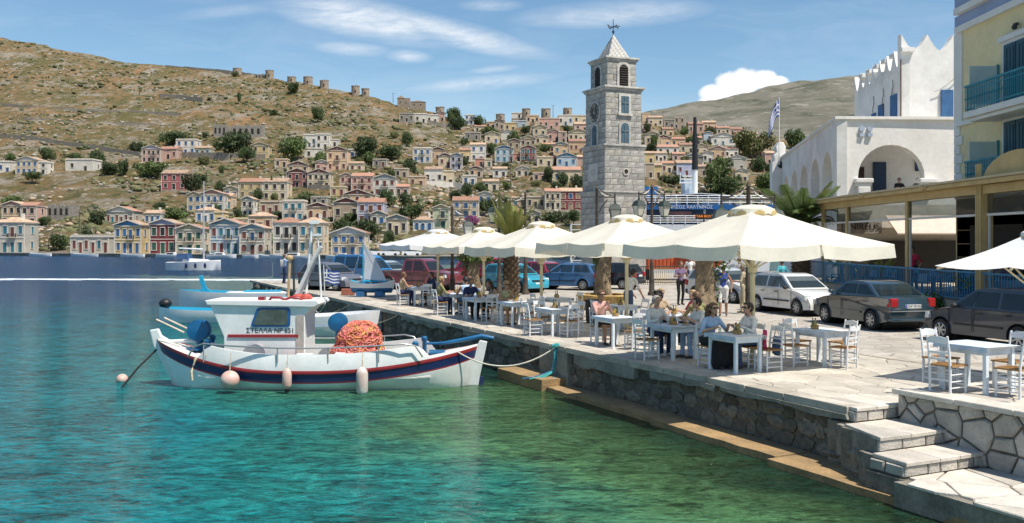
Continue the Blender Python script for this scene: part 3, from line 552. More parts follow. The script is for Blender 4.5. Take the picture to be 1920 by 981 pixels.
# x0, x1, eave row, base row, wall, roof type, pediment, shutters, window columns, storeys, options (a arched lower windows, k balcony, 2 two-tone, z depth factor)
ROWS = {
'on the far waterfront': [
 (-12,45,424,476,'e','h','','t',4,2,'k'),(133,203,448,477,'e','f','','r',6,1,''),(215,264,428,476,'y','g','B','b',4,2,'k'),(281,329,428,479,'m','g','L','n',3,2,''),(330,380,437,479,'c','g','Y','n',3,2,'k'),
 (394,450,429,480,'b','g','N','t',4,2,'k'),(450,496,437,481,'e','g','N','r',3,2,'ak'),(513,560,427,482,'w','h','','k',3,2,'k'),(560,606,427,482,'c','h','','t',3,2,'k'),(622,684,447,484,'c','g','W','b',4,2,'k'),
 (1010,1040,455,484,'c','f','','k',2,2,'')],
'in the row above the waterfront': [
 (5,40,388,424,'o','g','P','k',3,2,''),(40,67,389,424,'p','s','','k',2,2,''),(68,86,391,411,'o','f','','k',1,1,''),(200,248,399,422,'e','g','W','r',6,1,''),(352,376,368,398,'c','g','Y','b',2,2,''),(368,402,397,420,'w','h','','b',3,1,''),
 (402,417,400,424,'y','f','','k',1,1,''),(467,509,408,434,'o','h','','r',3,1,'k'),(531,568,380,416,'w','f','','t',3,2,'k'),(577,614,390,416,'o','g','M','r',3,1,'a'),(627,671,383,416,'t','g','M','k',3,1,'k'),(672,718,383,421,'l','s','','r',3,2,'k'),
 (726,762,413,442,'c','g','N','k',3,1,'k'),(776,811,415,436,'b','h','','b',3,1,'a'),(813,841,394,430,'n','g','Y','n',1,2,'k'),(850,896,379,408,'c','s','','b',3,2,'k'),(940,972,399,414,'t','s','','b',2,1,''),(696,722,404,424,'w','g','N','k',2,1,''),(438,464,412,430,'y','f','','b',2,1,''),(272,300,402,420,'w','s','','b',3,1,''),(985,1012,402,420,'c','g','Y','k',2,1,'')],
'on the lower slope': [
 (124,172,301,322,'w','f','','k',2,1,''),(304,348,328,356,'r','s','','k',3,2,''),(376,418,367,397,'w','g','P','b',4,2,'k'),(418,434,370,392,'o','s','','t',1,1,''),(454,474,377,408,'w','g','N','k',2,2,'k'),(488,524,380,404,'t','f','','r',3,1,''),
 (448,493,344,372,'y','s','','w',3,2,''),(493,537,344,376,'c','s','','k',3,2,''),(538,576,326,353,'r','g','M','k',3,2,'k'),(578,617,327,354,'c','g','M','k',4,2,'k'),(638,660,332,359,'p','g','P','r',2,2,'k'),(660,698,333,359,'p','s','','r',3,2,'k'),
 (646,694,366,381,'o','g','M','r',3,1,'a'),(702,741,337,368,'w','g','N','r',3,2,'k'),(620,646,352,368,'y','f','','r',2,1,''),(767,797,333,351,'o','f','','r',2,1,''),(797,829,320,348,'w','s','','k',3,1,''),(829,850,323,348,'c','f','','k',2,1,'k'),
 (1023,1050,362,394,'c','s','','k',3,2,'k'),(1050,1090,362,394,'m','s','','w',3,2,'a'),(988,1020,371,392,'t','f','','k',3,1,''),(1037,1088,321,343,'c','s','','b',3,1,''),(584,612,371,388,'g','f','','k',2,1,''),(420,446,356,372,'c','g','Y','b',2,1,''),(742,766,352,368,'p','s','','k',2,1,''),(868,892,331,347,'w','f','','b',2,1,''),(906,934,342,358,'c','s','','k',2,1,''),(960,986,372,388,'o','f','','k',2,1,''),(896,922,366,382,'w','g','W','b',2,1,'')],
'at mid height on the slope': [
 (-4,20,305,325,'w','f','','b',2,1,''),(30,70,303,327,'c','g','W','b',4,2,''),(70,88,306,327,'w','f','','k',1,2,''),(267,300,281,306,'p','g','L','k',4,2,'k'),(300,331,281,299,'p','s','','k',3,1,''),(331,366,264,290,'w','f','','b',3,2,''),(366,393,279,292,'n','s','','b',3,1,''),
 (472,502,275,298,'y','g','Y','k',2,2,''),(540,577,311,325,'o','g','M','k',3,1,''),(569,592,255,277,'w','f','','b',3,1,'k'),(592,616,254,280,'w','f','','k',2,2,''),(572,602,280,298,'w','f','','k',2,1,''),(616,634,263,276,'w','f','','k',1,1,''),
 (592,614,306,324,'p','g','W','r',2,1,''),(614,650,285,322,'o','g','M','r',3,2,'k'),(775,807,280,305,'w','f','','b',3,2,'k'),(807,834,283,300,'o','g','M','r',3,1,''),(823,846,294,314,'c','g','M','r',2,1,''),(845,866,294,318,'l','g','B','k',2,2,'k'),(862,882,283,302,'y','s','','k',2,1,''),
 (882,909,274,303,'w','s','','b',2,2,''),(891,909,299,313,'s','f','','k',1,1,''),(909,922,300,313,'c','f','','n',1,1,''),(929,962,281,304,'b','g','B','t',3,2,''),(962,977,289,304,'s','f','','k',1,1,''),(977,1004,280,303,'m','g','M','t',3,2,''),(1045,1080,295,313,'b','g','B','b',3,1,''),
 (1039,1064,273,291,'o','g','N','t',2,1,'k'),(1068,1101,267,288,'o','s','','r',4,1,''),(1008,1036,296,312,'c','f','','k',2,1,''),(1083,1102,296,312,'p','s','','k',1,1,''),(740,764,318,334,'t','f','','k',2,1,''),(925,950,318,333,'w','s','','k',2,1,''),(1000,1024,326,341,'p','f','','k',2,1,''),(880,904,318,332,'o','g','M','k',2,1,''),(654,678,282,298,'w','f','','b',2,1,''),(968,992,318,332,'c','g','W','k',2,1,''),(655,680,308,322,'c','s','','r',2,1,''),(700,724,300,314,'g','f','','k',2,1,''),(516,538,300,314,'o','f','','k',2,1,'')],
'along the ridge left of the tower': [
 (750,775,214,229,'g','f','','k',3,1,''),(777,800,215,231,'w','f','','k',2,1,''),(800,821,217,231,'w','f','','k',2,1,'a'),(818,833,213,228,'p','g','P','k',2,1,''),(872,888,217,234,'w','f','','b',2,2,'k'),(911,928,230,242,'o','f','','k',2,1,''),(928,945,228,242,'t','g','M','k',2,1,''),
 (960,982,213,222,'w','f','','k',1,1,''),(962,988,228,241,'b','f','','k',2,1,''),(988,1010,219,246,'o','f','','k',3,2,'k'),(1010,1048,224,244,'p','f','','k',4,1,''),(1048,1074,218,236,'w','f','','b',3,1,''),(1074,1102,218,232,'c','f','','k',2,1,''),
 (910,936,253,269,'c','g','Y','k',2,1,''),(940,962,249,262,'w','g','W','k',1,1,''),(977,1003,261,275,'t','g','Y','k',3,1,''),(1003,1027,258,271,'c','g','W','k',2,1,''),(1027,1050,249,266,'p','g','P','k',2,1,''),(1048,1062,249,268,'p','f','','k',1,2,''),(1067,1102,250,266,'c','g','Y','k',4,1,''),(872,900,250,262,'g','f','','k',2,1,''),(946,968,232,246,'y','f','','k',2,1,''),(1000,1024,240,254,'c','g','Y','k',2,1,''),(1078,1102,234,247,'p','s','','k',2,1,''),(890,910,238,249,'c','s','','k',2,1,''),(1018,1040,272,284,'o','s','','k',2,1,''),(952,975,266,279,'t','g','M','k',2,1,'')],
'right of the clock tower': [
 (1205,1218,214,229,'o','f','','k',1,1,''),(1217,1242,222,239,'c','s','','k',3,1,''),(1246,1264,226,240,'g','f','','k',2,1,''),(1264,1284,222,243,'t','f','','k',2,2,''),(1292,1318,234,251,'p','s','','k',3,1,''),(1345,1368,241,253,'c','s','','k',3,1,''),(1368,1392,243,254,'p','s','','k',2,1,''),
 (1210,1236,254,274,'c','g','Y','k',2,1,''),(1230,1258,260,275,'o','g','M','k',2,1,''),(1258,1284,262,275,'o','s','','k',2,1,''),(1233,1272,277,289,'w','s','','k',3,1,''),(1275,1302,273,287,'c','s','','k',2,1,''),(1209,1228,289,307,'y','s','','k',1,1,''),(1228,1250,289,305,'w','s','','k',3,1,''),
 (1241,1270,308,325,'c','s','','k',3,1,''),(1270,1306,308,330,'l','s','','r',3,1,''),(1284,1318,295,308,'g','g','N','k',1,1,''),(1318,1336,288,306,'w','g','W','k',2,1,''),(1320,1336,251,263,'b','g','B','b',1,1,''),(1335,1377,258,273,'w','g','W','t',3,1,''),(1333,1360,281,299,'o','g','P','r',3,1,''),(1360,1384,281,298,'w','s','','k',3,1,''),
 (1366,1398,299,320,'e','g','W','k',2,1,''),(1398,1432,301,322,'t','f','','r',2,1,''),(1436,1464,290,319,'p','s','','k',2,1,''),(1210,1226,309,334,'t','f','','k',1,1,''),(1224,1241,312,334,'y','s','','k',1,1,''),(1290,1316,260,272,'g','s','','k',2,1,''),(1243,1262,243,256,'o','s','','k',2,1,''),(1302,1328,276,290,'c','g','Y','k',2,1,''),(1262,1284,290,304,'p','s','','k',2,1,''),(1376,1400,257,271,'c','s','','k',2,1,''),(1300,1326,314,330,'t','s','','k',2,1,''),(1205,1222,233,247,'p','f','','k',1,1,''),(1318,1342,231,245,'o','s','','k',2,1,''),(1392,1420,252,262,'p','s','','k',3,1,''),(1400,1430,281,298,'o','s','','r',3,1,''),(1380,1402,322,342,'c','g','W','k',2,1,'')],
}
def house(x0, x1, ye, yb, wc, rt, pc, sh, nc, ns, opt, rowname, oi):
    xm = (x0+x1)/2
    if 'waterfront' in rowname and 'above' not in rowname: D = dshore(xm)+5
    else: D = hill_D(xm, yb)
    w = (x1-x0)*1.05/F*D; h = (yb-ye)*1.08/F*D; z = EYE+(HY-yb)/F*D; X = (xm-960)/F*D; dep = max(6, min(11, w*.9)); rz = random.uniform(-.05, .03) if 'waterfront' not in rowname else 0
    if 'waterfront' in rowname and 'above' not in rowname: z = FZ+.03; w = (x1-x0)/F*D
    kind = {'g': 'gabled', 'h': 'tile-roofed', 'f': 'flat-roofed', 's': 'tile-roofed'}[rt]
    lab = '%s %s house with %s %s, %s %s' % (PAL[wc][1], kind, SHU[sh][1], 'shutters' if sh != 'k' else 'windows', ordn(oi), rowname)
    if len(lab.split()) > 16: lab = lab.replace(' from left', '')
    t = thing('house', lab, 'house', (X, D, z), rz, 'houses '+rowname)
    wall = MB(); wall.bx(-w/2, w/2, 0, dep, 0, h); wall.build('wall', plaster(wc), t)
    f = MB(); f.bx(-w/2-.12, w/2+.12, -.12, dep+.12, -5, .02); f.build('foundation', FOUND, t)
    tr = MB(); tr.bx(-w/2-.22, w/2+.22, -.22, dep+.22, h-.12, h+.14)
    for s in (-1, 1): tr.bx(s*w/2-.14, s*w/2+.14, -.07, .10, 0, h-.12)
    if ns > 1: tr.bx(-w/2-.08, w/2+.08, -.10, .1, h*.5-.08, h*.5+.08)
    tr.build('cornice', TRIM, t)
    roofm = random.choice([TILE, OLDT]) if rt != 'f' else TRIM
    if rt == 'g':
        pk = max(.9, w*.17)*(1.0)
        g = MB(); g.prism([(-w/2, h+.14), (w/2, h+.14), (0, h+.14+pk)], dep, 0, 'xz', 0); g.build('pediment', M('pediment_'+pc, PEDC[pc][0], .9, .12, .4), t)
        r = MB()
        for s in (-1, 1):
            r.add([(s*(w/2+.35), -.35, h+.14), (0, -.35, h+.2+pk), (0, dep+.3, h+.2+pk), (s*(w/2+.35), dep+.3, h+.14), (s*(w/2+.35), -.35, h+.30), (0, -.35, h+.40+pk), (0, dep+.3, h+.40+pk), (s*(w/2+.35), dep+.3, h+.30)], [(0,1,2,3),(7,6,5,4),(0,4,5,1),(1,5,6,2),(2,6,7,3),(3,7,4,0)])
        ro = r.build('roof', roofm, t)
        b = MB()
        for s in (-1, 1): b.bar((s*(w/2+.3), -.42, h+.26), (0, -.42, h+.36+pk), .22, .26)
        b.build('gable_moulding', TRIM, ro)
        if w > 9: b = MB(); b.lathe([(.38, 0), (.38, .06)], (0, -.02, h+.14+pk*.42), 12, 0, (0, -1, 0)); b.build('roundel', TRIM, t)
    elif rt in 'hs':
        rh = min(1.9, dep*.2)
        if rt == 'h': V = [(-w/2-.3, -.3, h+.14), (w/2+.3, -.3, h+.14), (w/2+.3, dep+.3, h+.14), (-w/2-.3, dep+.3, h+.14), (-w/2+min(w*.4, dep*.45), dep*.5, h+.14+rh), (w/2-min(w*.4, dep*.45), dep*.5, h+.14+rh)]; Fc = [(0,1,5,4), (1,2,5), (2,3,4,5), (3,0,4), (3,2,1,0)]
        else: V = [(-w/2-.25, -.4, h+.14), (w/2+.25, -.4, h+.14), (w/2+.25, dep+.4, h+.14), (-w/2-.25, dep+.4, h+.14), (-w/2-.25, dep*.5, h+.14+rh), (w/2+.25, dep*.5, h+.14+rh)]; Fc = [(0,1,5,4), (1,2,5), (2,3,4,5), (3,0,4), (3,2,1,0)]
        r = MB(); r.add(V, Fc); ro = r.build('roof', roofm, t)
        if oi % 2 == 0: c = MB(); c.bx(w*.22, w*.22+.6, dep*.4, dep*.4+.6, h+rh*.4, h+rh+.9); c.build('chimney', plaster('w'), ro)
    else:
        r = MB(); 
        for a in ((-w/2, w/2, -.02, .22), (-w/2, w/2, dep-.22, dep), (-w/2, -w/2+.22, .22, dep-.22), (w/2-.22, w/2, .22, dep-.22)): r.bx(*a, h+.14, h+.5)
        r.build('parapet', plaster(wc), t)
    sth = h/ns
    for r_ in range(ns):
        for c in range(nc):
            cx = -w/2+w*(c+.5+(.12 if nc == 1 else 0))/nc+random.uniform(-.1, .1); ground = r_ == 0; door = ground and (c == nc//2 or ('waterfront' in rowname and c % 2 == 1 and nc >= 4))
            ww = min(1.25, w/nc*.5); wh = min(2.0, sth*.52); 
            if door: wh = min(2.5, sth*.72)
            mid = (r_ == ns-1 and ns > 1 and c == nc//2) 
            if mid and 'k' in opt: wh = min(2.4, sth*.66)
            zc = r_*sth+(wh*.5+.12 if door else (wh*.5+.25 if mid and 'k' in opt else sth*.52))
            shx = sh if random.random() < .93 else random.choice('bkrt')
            o = link('door' if door else 'window', window_mesh(shx, 'a' in opt and ground), t, (cx, 0, zc), 0, (ww, 1, wh))
            if mid and 'k' in opt: link('balcony', BALC, t, (cx, -.02, r_*sth+.1), 0, (ww*2.1, 1, 1))
    for s_ in (1, -1):
        if (s_ == 1 and xm < 1000) or (s_ == -1 and xm > 1000):
            for r_ in range(ns): link('window', window_mesh(sh), t, (s_*w/2, dep*.5+random.uniform(-1, 1), (r_+.52)*sth), s_*PI/2, (1.0, 1, min(1.7, sth*.48)))
def split(n, f, a, b): hs = ROWS.pop(n); ROWS[a] = [h for h in hs if f(h)]; ROWS[b] = [h for h in hs if not f(h)]
split('right of the clock tower', lambda h: h[3] < 276, 'high right of the clock tower', 'low right of the clock tower')
split('along the ridge left of the tower', lambda h: h[3] < 245, 'on the ridge left of tower', 'just below the ridge left of tower')
split('at mid height on the slope', lambda h: h[0] < 700, 'at left mid slope', 'at central mid slope')
for rn, hs in ROWS.items():
    for i, a in enumerate(sorted(hs, key=lambda q: (q[0]+q[1])/2)): house(*a, rn, i)
# stone ruins, windmill stumps, chapels on the crest
def ruin(x0, x1, yt, yb, lab, ops):
    xm = (x0+x1)/2; D = hill_D(xm, yb); w = (x1-x0)/F*D; h = (yb-yt)/F*D; dep = 7; p = hill_pt(xm, yb); t = thing('stone_ruin', lab, 'ruin', p, 0, 'roofless stone ruins')
    mb = MB(); n = ops; e = w/n; g = M('rubble_masonry', PAL['g'][0], .95, .35, 1.2, 1, 3)
    k = n*4; mb.prism([(-w/2, -3), (w/2, -3)]+[(w/2-w*i/k, h*random.uniform(.80, 1.0)) for i in range(k+1)], .6, 0, 'xz', 0); mb.build('front_wall', g, t)
    for i in range(n): m2 = MB(); a = .22*e; x = -w/2+(i+.5)*e; m2.bx(x-a, x+a, -.03, .05, h*.22, h*.66); m2.build('empty_window', DARKW, t)
    for s in (-1, 1): m2 = MB(); m2.bx(s*w/2-.3, s*w/2+.3, .6, dep, -3, h*random.uniform(.75, .95)); m2.build('side_wall', g, t)
    m2 = MB(); m2.bx(-w/2, w/2, dep, dep+.6, -3, h*.9); m2.build('rear_wall', g, t)
ruin(88, 130, 381, 410, 'roofless grey stone ruin beside the pink house above the waterfront', 4)
ruin(400, 424, 231, 256, 'small roofless stone ruin left of the long ruin on the upper slope', 3)
ruin(434, 490, 233, 257, 'long roofless stone ruin with dark openings on the upper slope', 5)
ruin(478, 496, 138, 148, 'broken crest ruin between two windmill stumps on the skyline', 3)
MILL = M('mill_stone', (.30,.24,.18), .95, .35, .9, 1, 2.5)
mills = [(437,453,129,139),(498,513,133,146),(539,555,145,153),(569,586,145,159),(600,616,152,164),(659,674,162,176),(678,692,167,179),(817,833,202,212),(930,946,215,224),(979,994,205,217),(1015,1032,205,218),(1056,1072,204,213)]
for i, (x0, x1, yt, yb) in enumerate(mills):
    xm = (x0+x1)/2; D = hill_D(xm, max(yb, skyline(xm)+1)); r = (x1-x0)/2/F*D; z = EYE+(HY-yb)/F*D; h = (yb-yt)/F*D
    t = thing('windmill_stump', 'round stone windmill stump on the skyline, %s of the crest windmills' % ordn(i), 'windmill', ((xm-960)/F*D, D, z), 0, 'old stone windmill towers on the ridge')
    mb = MB(); n = 18; mb.lathe([(r*1.08, -4), (r*1.04, 0), (r, h*.95), (r*.99, h)], (0,0,0), n); mb.build('tower', MILL, t, smooth=30)
    mb = MB(); mb.box((.1*r, -r*1.02, h*.25), (.9, .3, 1.7)); mb.build('door', DARKW, t)
    mb = MB()
    for k in range(14): a = 2*PI*k/14; mb.box((r*.93*math.cos(a), r*.93*math.sin(a), h+random.uniform(-.1, .25)), (.9, .7, .5), a)
    mb.build('broken_rim', MILL, t)
for x0, x1, yt, yb, lab in [(745, 768, 184, 199, 'small stone chapel on the crest right of the windmill stumps'), (770, 797, 191, 201, 'low stone building beside the crest chapel')]:
    xm = (x0+x1)/2; D = hill_D(xm, skyline(xm)+2); w = (x1-x0)/F*D; h = (yb-yt)/F*D; t = thing('chapel', lab, 'chapel', ((xm-960)/F*D, D, EYE+(HY-yb)/F*D))
    mb = MB(); mb.bx(-w/2, w/2, 0, 6, -5, h); mb.build('wall', MILL, t); mb = MB(); mb.prism([(-w/2-.2, h), (w*.1, h), (-w*.2, h+1.8)] if 'chapel on' in lab else [(-w/2-.2, h), (w/2+.2, h), (0, h+.9)], 6.3, 0, 'xz', -.2); mb.build('roof', OLDT, t)
    for c in (-.25, .2): link('window', window_mesh('k'), t, (c*w, 0, h*.5), 0, (.8, 1, 1.2))
# retaining and terrace walls on the slope
TW = M('terrace_stone', (.25,.22,.18), .95, .35, 1.0, 1, 3)
for i, (pts, hh, lab) in enumerate([([(-40,253),(60,262),(130,273),(200,283),(262,293)], 2.2, 'long dry stone wall slanting down the upper left slope'), ([(330,294),(400,297),(430,298)], 3.0, 'retaining wall under the white house at upper left'), ([(433,297),(480,299),(496,299)], 2.8, 'stone retaining wall under the yellow house among trees'),
   ([(797,350),(850,352),(880,356)], 2.4, 'white terrace wall below the cream house at mid slope'), ([(300,181),(345,185),(380,190)], 2.4, 'short dark stone wall high on the bare slope'), ([(800,232),(830,238),(858,241)], 2.6, 'low terrace wall under the white ridge houses'), ([(310,126),(380,131),(430,137),(470,141),(500,146)], 1.8, 'ragged stone wall running along the left skyline'), ([(985,303),(1005,304),(1035,306)], 1.6, 'stone wall below the maroon house at mid slope'), ([(0,197),(120,206),(240,211),(340,215)], 1.2, 'faint terrace line across the upper left slope'), ([(40,222),(160,231),(290,234)], 1.0, 'faint lower terrace line on the upper left slope'), ([(578,358),(618,359)], 3.0, 'stone wall under the cream and maroon gabled houses')]):
    t = thing('terrace_wall', lab, 'wall', hill_pt(*pts[0]), 0, 'stone walls on the hillside'); o = t.location.copy()
    mat = plaster('w') if 'white terrace' in lab else TW
    for a, b in zip(pts[:-1], pts[1:]):
        n = 6; mb = MB()
        for k in range(n):
            p = hill_pt(a[0]+(b[0]-a[0])*k/n, a[1]+(b[1]-a[1])*k/n)-o; q = hill_pt(a[0]+(b[0]-a[0])*(k+1)/n, a[1]+(b[1]-a[1])*(k+1)/n)-o; hz = hh*random.uniform(.8, 1.1)
            mb.bar(p+Vector((0, 0, hz/2-.8)), q+Vector((0, 0, hz/2-.8)), .8, hz+1.6)
        mb.build('wall_section', mat, t)
# trees on the slope
LEAF = [M('hill_leaf_dark', (.065,.10,.032), .7, .4, .35, trans=.3, rnd=.3), M('hill_leaf_mid', (.10,.145,.04), .7, .4, .35, trans=.25, rnd=.25), M('hill_leaf_olive', (.16,.175,.06), .7, .35, .35, trans=.25, rnd=.2)]
BARK = M('bark', (.13,.10,.07), .95, .3, 3, .8, 20)
CROWN = {}
for k in range(3):
    for v in range(3):
        r = random.Random(k*10+v); cl = [(0, 0, .55, .55, .55, .42)]+[(r.uniform(-.6, .6), r.uniform(-.6, .6), r.uniform(.3, .85), r.uniform(.22, .4), r.uniform(.22, .4), r.uniform(.18, .32)) for _ in range(9)]
        V, Fq = leaf_cloud(cl, 1700, .095, k*7+v); CROWN[k, v] = fast_mesh('crown', V, Fq, LEAF[k])
tb = MB(); tb.tube([(0, 0, -.6), (.02, 0, .2), (-.03, .02, .5)], [.07, .055, .03], 7)
for a in range(4): tb.tube([(0, 0, .25), (.22*math.cos(a*1.6), .22*math.sin(a*1.6), .5), (.42*math.cos(a*1.6), .42*math.sin(a*1.6), .68)], [.035, .025, .012], 5)
TRUNK = tb.mesh('trunk', BARK, 60)
trees = [(87,288,16,12,0),(183,298,17,16,0),(141,296,14,9,0),(19,296,13,9,1),(205,317,22,12,0),(232,316,14,15,0),(255,277,15,11,0),(281,318,36,14,1),(328,259,32,13,0),(361,345,22,19,0),(436,271,38,24,0),(462,289,20,14,0),(183,410,17,15,0),(21,375,20,9,1),(112,455,20,15,0),(82,415,15,9,0),(323,401,36,13,1),(302,390,15,11,0),(164,440,13,11,0),(412,352,13,13,0),(448,183,5,11,0),
 (540,279,34,24,1),(683,279,27,21,0),(729,286,28,13,0),(764,262,13,15,0),(691,298,21,13,1),(596,213,15,13,0),(551,165,14,11,0),(512,211,10,6,0),(602,297,17,14,1),(571,373,25,14,1),(447,403,11,12,0),(520,405,12,10,0),(650,434,30,20,0),(690,432,30,20,0),(656,409,19,10,1),(724,370,17,16,0),(759,373,15,13,0),(772,397,30,15,0),(853,368,15,11,0),(766,313,17,14,0),(483,366,12,13,0),
 (851,215,18,14,0),(858,231,20,13,0),(898,231,15,15,0),(916,247,25,9,1),(963,259,14,14,1),(985,245,12,8,0),(922,280,13,11,1),(1028,328,13,15,0),(1056,338,15,15,0),(1085,344,17,15,0),(1044,349,14,9,0),(913,387,23,15,0),(1036,410,31,13,0),(1076,406,19,13,0),(875,357,13,15,0),(898,350,15,9,1),(1063,244,10,9,0),(1020,277,16,8,1),(872,302,9,9,1),(948,312,10,8,0),(690,380,8,8,0),
 (1213,240,10,9,0),(1224,264,9,12,1),(1220,278,13,10,0),(1331,247,12,10,0),(1408,274,42,26,2),(1348,309,28,13,1),(1340,335,34,28,1),(1368,350,30,18,0),(1263,338,32,10,0),(1440,345,28,22,1),(1284,245,11,8,1),(1297,264,15,8,1),(1490,262,24,20,0),(1425,310,18,14,0),(730,445,14,14,0),(60,330,20,8,1),(440,140,8,5,0)]
rt = random.Random(77)
for _ in range(46): px_ = rt.uniform(330, 1100) if rt.random() < .75 else rt.uniform(1205, 1440); py_ = rt.uniform(max(skyline(px_)+22, 250), 430); trees.append((px_, py_, rt.uniform(6, 13), rt.uniform(5, 9), rt.choice((0, 1, 1, 2))))
bands = {}
for t_ in trees:
    y = t_[1]; b = 'on the skyline slope' if y < 240 else 'on the upper slope' if y < 290 else 'at mid slope' if y < 350 else 'on the lower slope' if y < 400 else 'just above the waterfront'; bands.setdefault(b, []).append(t_)
def hill_tree(px, py, rx, ry, k, lab, grp, mesh=None):
    yb = min(470, py+ry); D = hill_D(px, max(yb, skyline(px)+1)); D = max(D, dshore(px)+18); z = EYE+(HY-yb)/F*D; w = rx/F*D; h = 2*ry/F*D
    t = thing('tree', lab, 'tree', ((px-960)/F*D, D, z), random.uniform(0, 6.28), grp)
    link('trunk', TRUNK, t, sc=(w, w, h)); link('crown', mesh or CROWN[k, random.randrange(3)], t, sc=(w, w, h)); return t
for b, ts in bands.items():
    for i, t_ in enumerate(sorted(ts)): hill_tree(*t_, '%s bushy tree %s, %s of them' % (['dark green', 'mid green', 'olive green'][t_[4]], b, ordn(i)), 'trees '+b)
V, Fq = leaf_cloud([(0, 0, z/12, .5*math.sin(PI*min(1, .12+z/12*.86))+.05, .5*math.sin(PI*min(1, .12+z/12*.86))+.05, .09) for z in range(12)], 1500, .10, 4)
CYP = fast_mesh('cypress_crown', V, Fq, LEAF[0]); hill_tree(509, 352, 6, 23, 0, 'tall narrow dark cypress in front of the red-roofed houses', 'trees', CYP)
V, Fq = leaf_cloud([(0, 0, .5, .9, .9, .45), (.4, 0, .6, .5, .5, .4)], 900, .13, 8); hill_tree(884, 413, 14, 9, 0, 'purple flowering bougainvillea bush below the cream house', 'trees', fast_mesh('blossom', V, Fq, M('bougainvillea', (.28,.05,.20), .7, .4, .5, trans=.2)))
hill_tree(1038, 300, 6, 10, 0, 'dark purple bush beside the pale blue gabled house', 'trees', fast_mesh('blossom', *leaf_cloud([(0, 0, .5, .9, .9, .45)], 500, .15, 9), M('dark_blossom', (.10,.035,.06), .7, .4, .5)))
# utility poles
for px, yt, yb, lab in [(957, 268, 355, 'tall slim utility pole standing on the open slope'), (791, 270, 303, 'utility pole in front of the white three-window house'), (1037, 197, 222, 'utility pole on the ridge between windmill stumps'), (1243, 208, 240, 'utility pole on the ridge right of the tower'), (149, 395, 445, 'wooden pole on the slope behind the grey waterfront sheds'), (737, 174, 190, 'thin pole on the crest beside the chapel')]:
    p = hill_pt(px, max(yb, skyline(px)+1)); D = p.y; p.z = EYE+(HY-yb)/F*D; h = (yb-yt)/F*D; t = thing('utility_pole', lab, 'pole', p, 0, 'utility poles on the slope')
    mb = MB(); mb.cyl((0,0,-1), (0,0,h), .2, .14, 8); mb.build('pole', M('pole_wood', (.12,.09,.065), .9), t); mb = MB(); mb.box((0, 0, h-.6), (2.2, .14, .14)); mb.build('crossarm', M('pole_wood', (0,0,0)), t)
# small boats moored along the far quay
BW = M('boat_white', (.72,.73,.74), .35, .06, 1); BBL = M('boat_blue', (.03,.16,.38), .4, .1, 1); BTQ = M('boat_turquoise', (.02,.34,.52), .4, .1, 1)
def skiff(name, L_, Bm, H_, mats, lab, loc, rz, grp=None, cabin=False, bench=True, tr='boat'):
    t = thing(name, lab, 'boat', loc, rz, grp); N_ = 12; secs = []
    for i in range(N_+1):
        u = i/N_; hb = Bm/2*(max(.03, math.sin(PI*min(1, .12+u*.60)))**.8 if u < .75 else Bm/Bm*(max(.02, 1-((u-.75)/.25)**2.2)*.94+.02)); sh = H_*(1+.35*u**2.5+.08*(1-u)**2); x = (u-.5)*L_
        secs.append([(x, 0, -.25), (x, -hb*.72, -.1), (x, -hb*.95, sh*.5), (x, -hb, sh), (x, -hb*.90, sh), (x, -hb*.86, sh*.55), (x, 0, sh*.5), (x, hb*.86, sh*.55), (x, hb*.90, sh), (x, hb, sh), (x, hb*.95, sh*.5), (x, hb*.72, -.1)])
    mb = MB(); mb.loft(secs, True, True, 0, [0, 0, 0, 1, 2, 2, 2, 2, 1, 0, 0, 0]); mb.build('hull', mats, t, smooth=40)
    if bench:
        for u in (-.22, .12): m2 = MB(); m2.bx(u*L_-.12, u*L_+.12, -Bm*.42, Bm*.42, H_*.75, H_*.80); m2.build('bench', mats[2], t)
    if cabin:
        m2 = MB(); m2.loft([[(-.2*L_, s_*Bm*.34, H_*.8) for s_ in (-1, 1)]+[(-.2*L_, s_*Bm*.28, H_*2.0) for s_ in (1, -1)], [(.16*L_, s_*Bm*.34, H_*.8) for s_ in (-1, 1)]+[(.05*L_, s_*Bm*.26, H_*1.9) for s_ in (1, -1)]]); m2.build('cabin', BW, t)
        m2 = MB(); m2.bx(-.17*L_, .06*L_, -Bm*.335, Bm*.335, H_*1.25, H_*1.7); m2.build('windows', DARKW, t)
    return t
for i, (px, L_, cab, lab) in enumerate([(75, 5.5, 0, 'white dinghy at the far quay near the grey house at far left'), (158, 6.5, 0, 'low pale raft boat before the grey waterfront sheds'), (248, 5.6, 0, 'small white boat before the yellow house with blue pediment'), (318, 6.4, 1, 'white cabin boat before the maroon waterfront house'), (415, 6.4, 1, 'white motorboat right of the yacht at the far quay'), (470, 3.4, 0, 'tiny white boat before the grey arched waterfront house'), (503, 4.2, 0, 'low white boat left of the long cream waterfront house'), (545, 9, 1, 'larger white cabin boat before the long cream waterfront house'), (638, 6, 1, 'white cabin boat before the white gabled waterfront house')]):
    D = dshore(px)-2.2; skiff('far_boat', L_, 2.0, .6, [BW, BW, BW], lab, ((px-960)/F*D, D, 0), random.choice([.06, PI-.08]), 'boats moored along the far quay', cab)
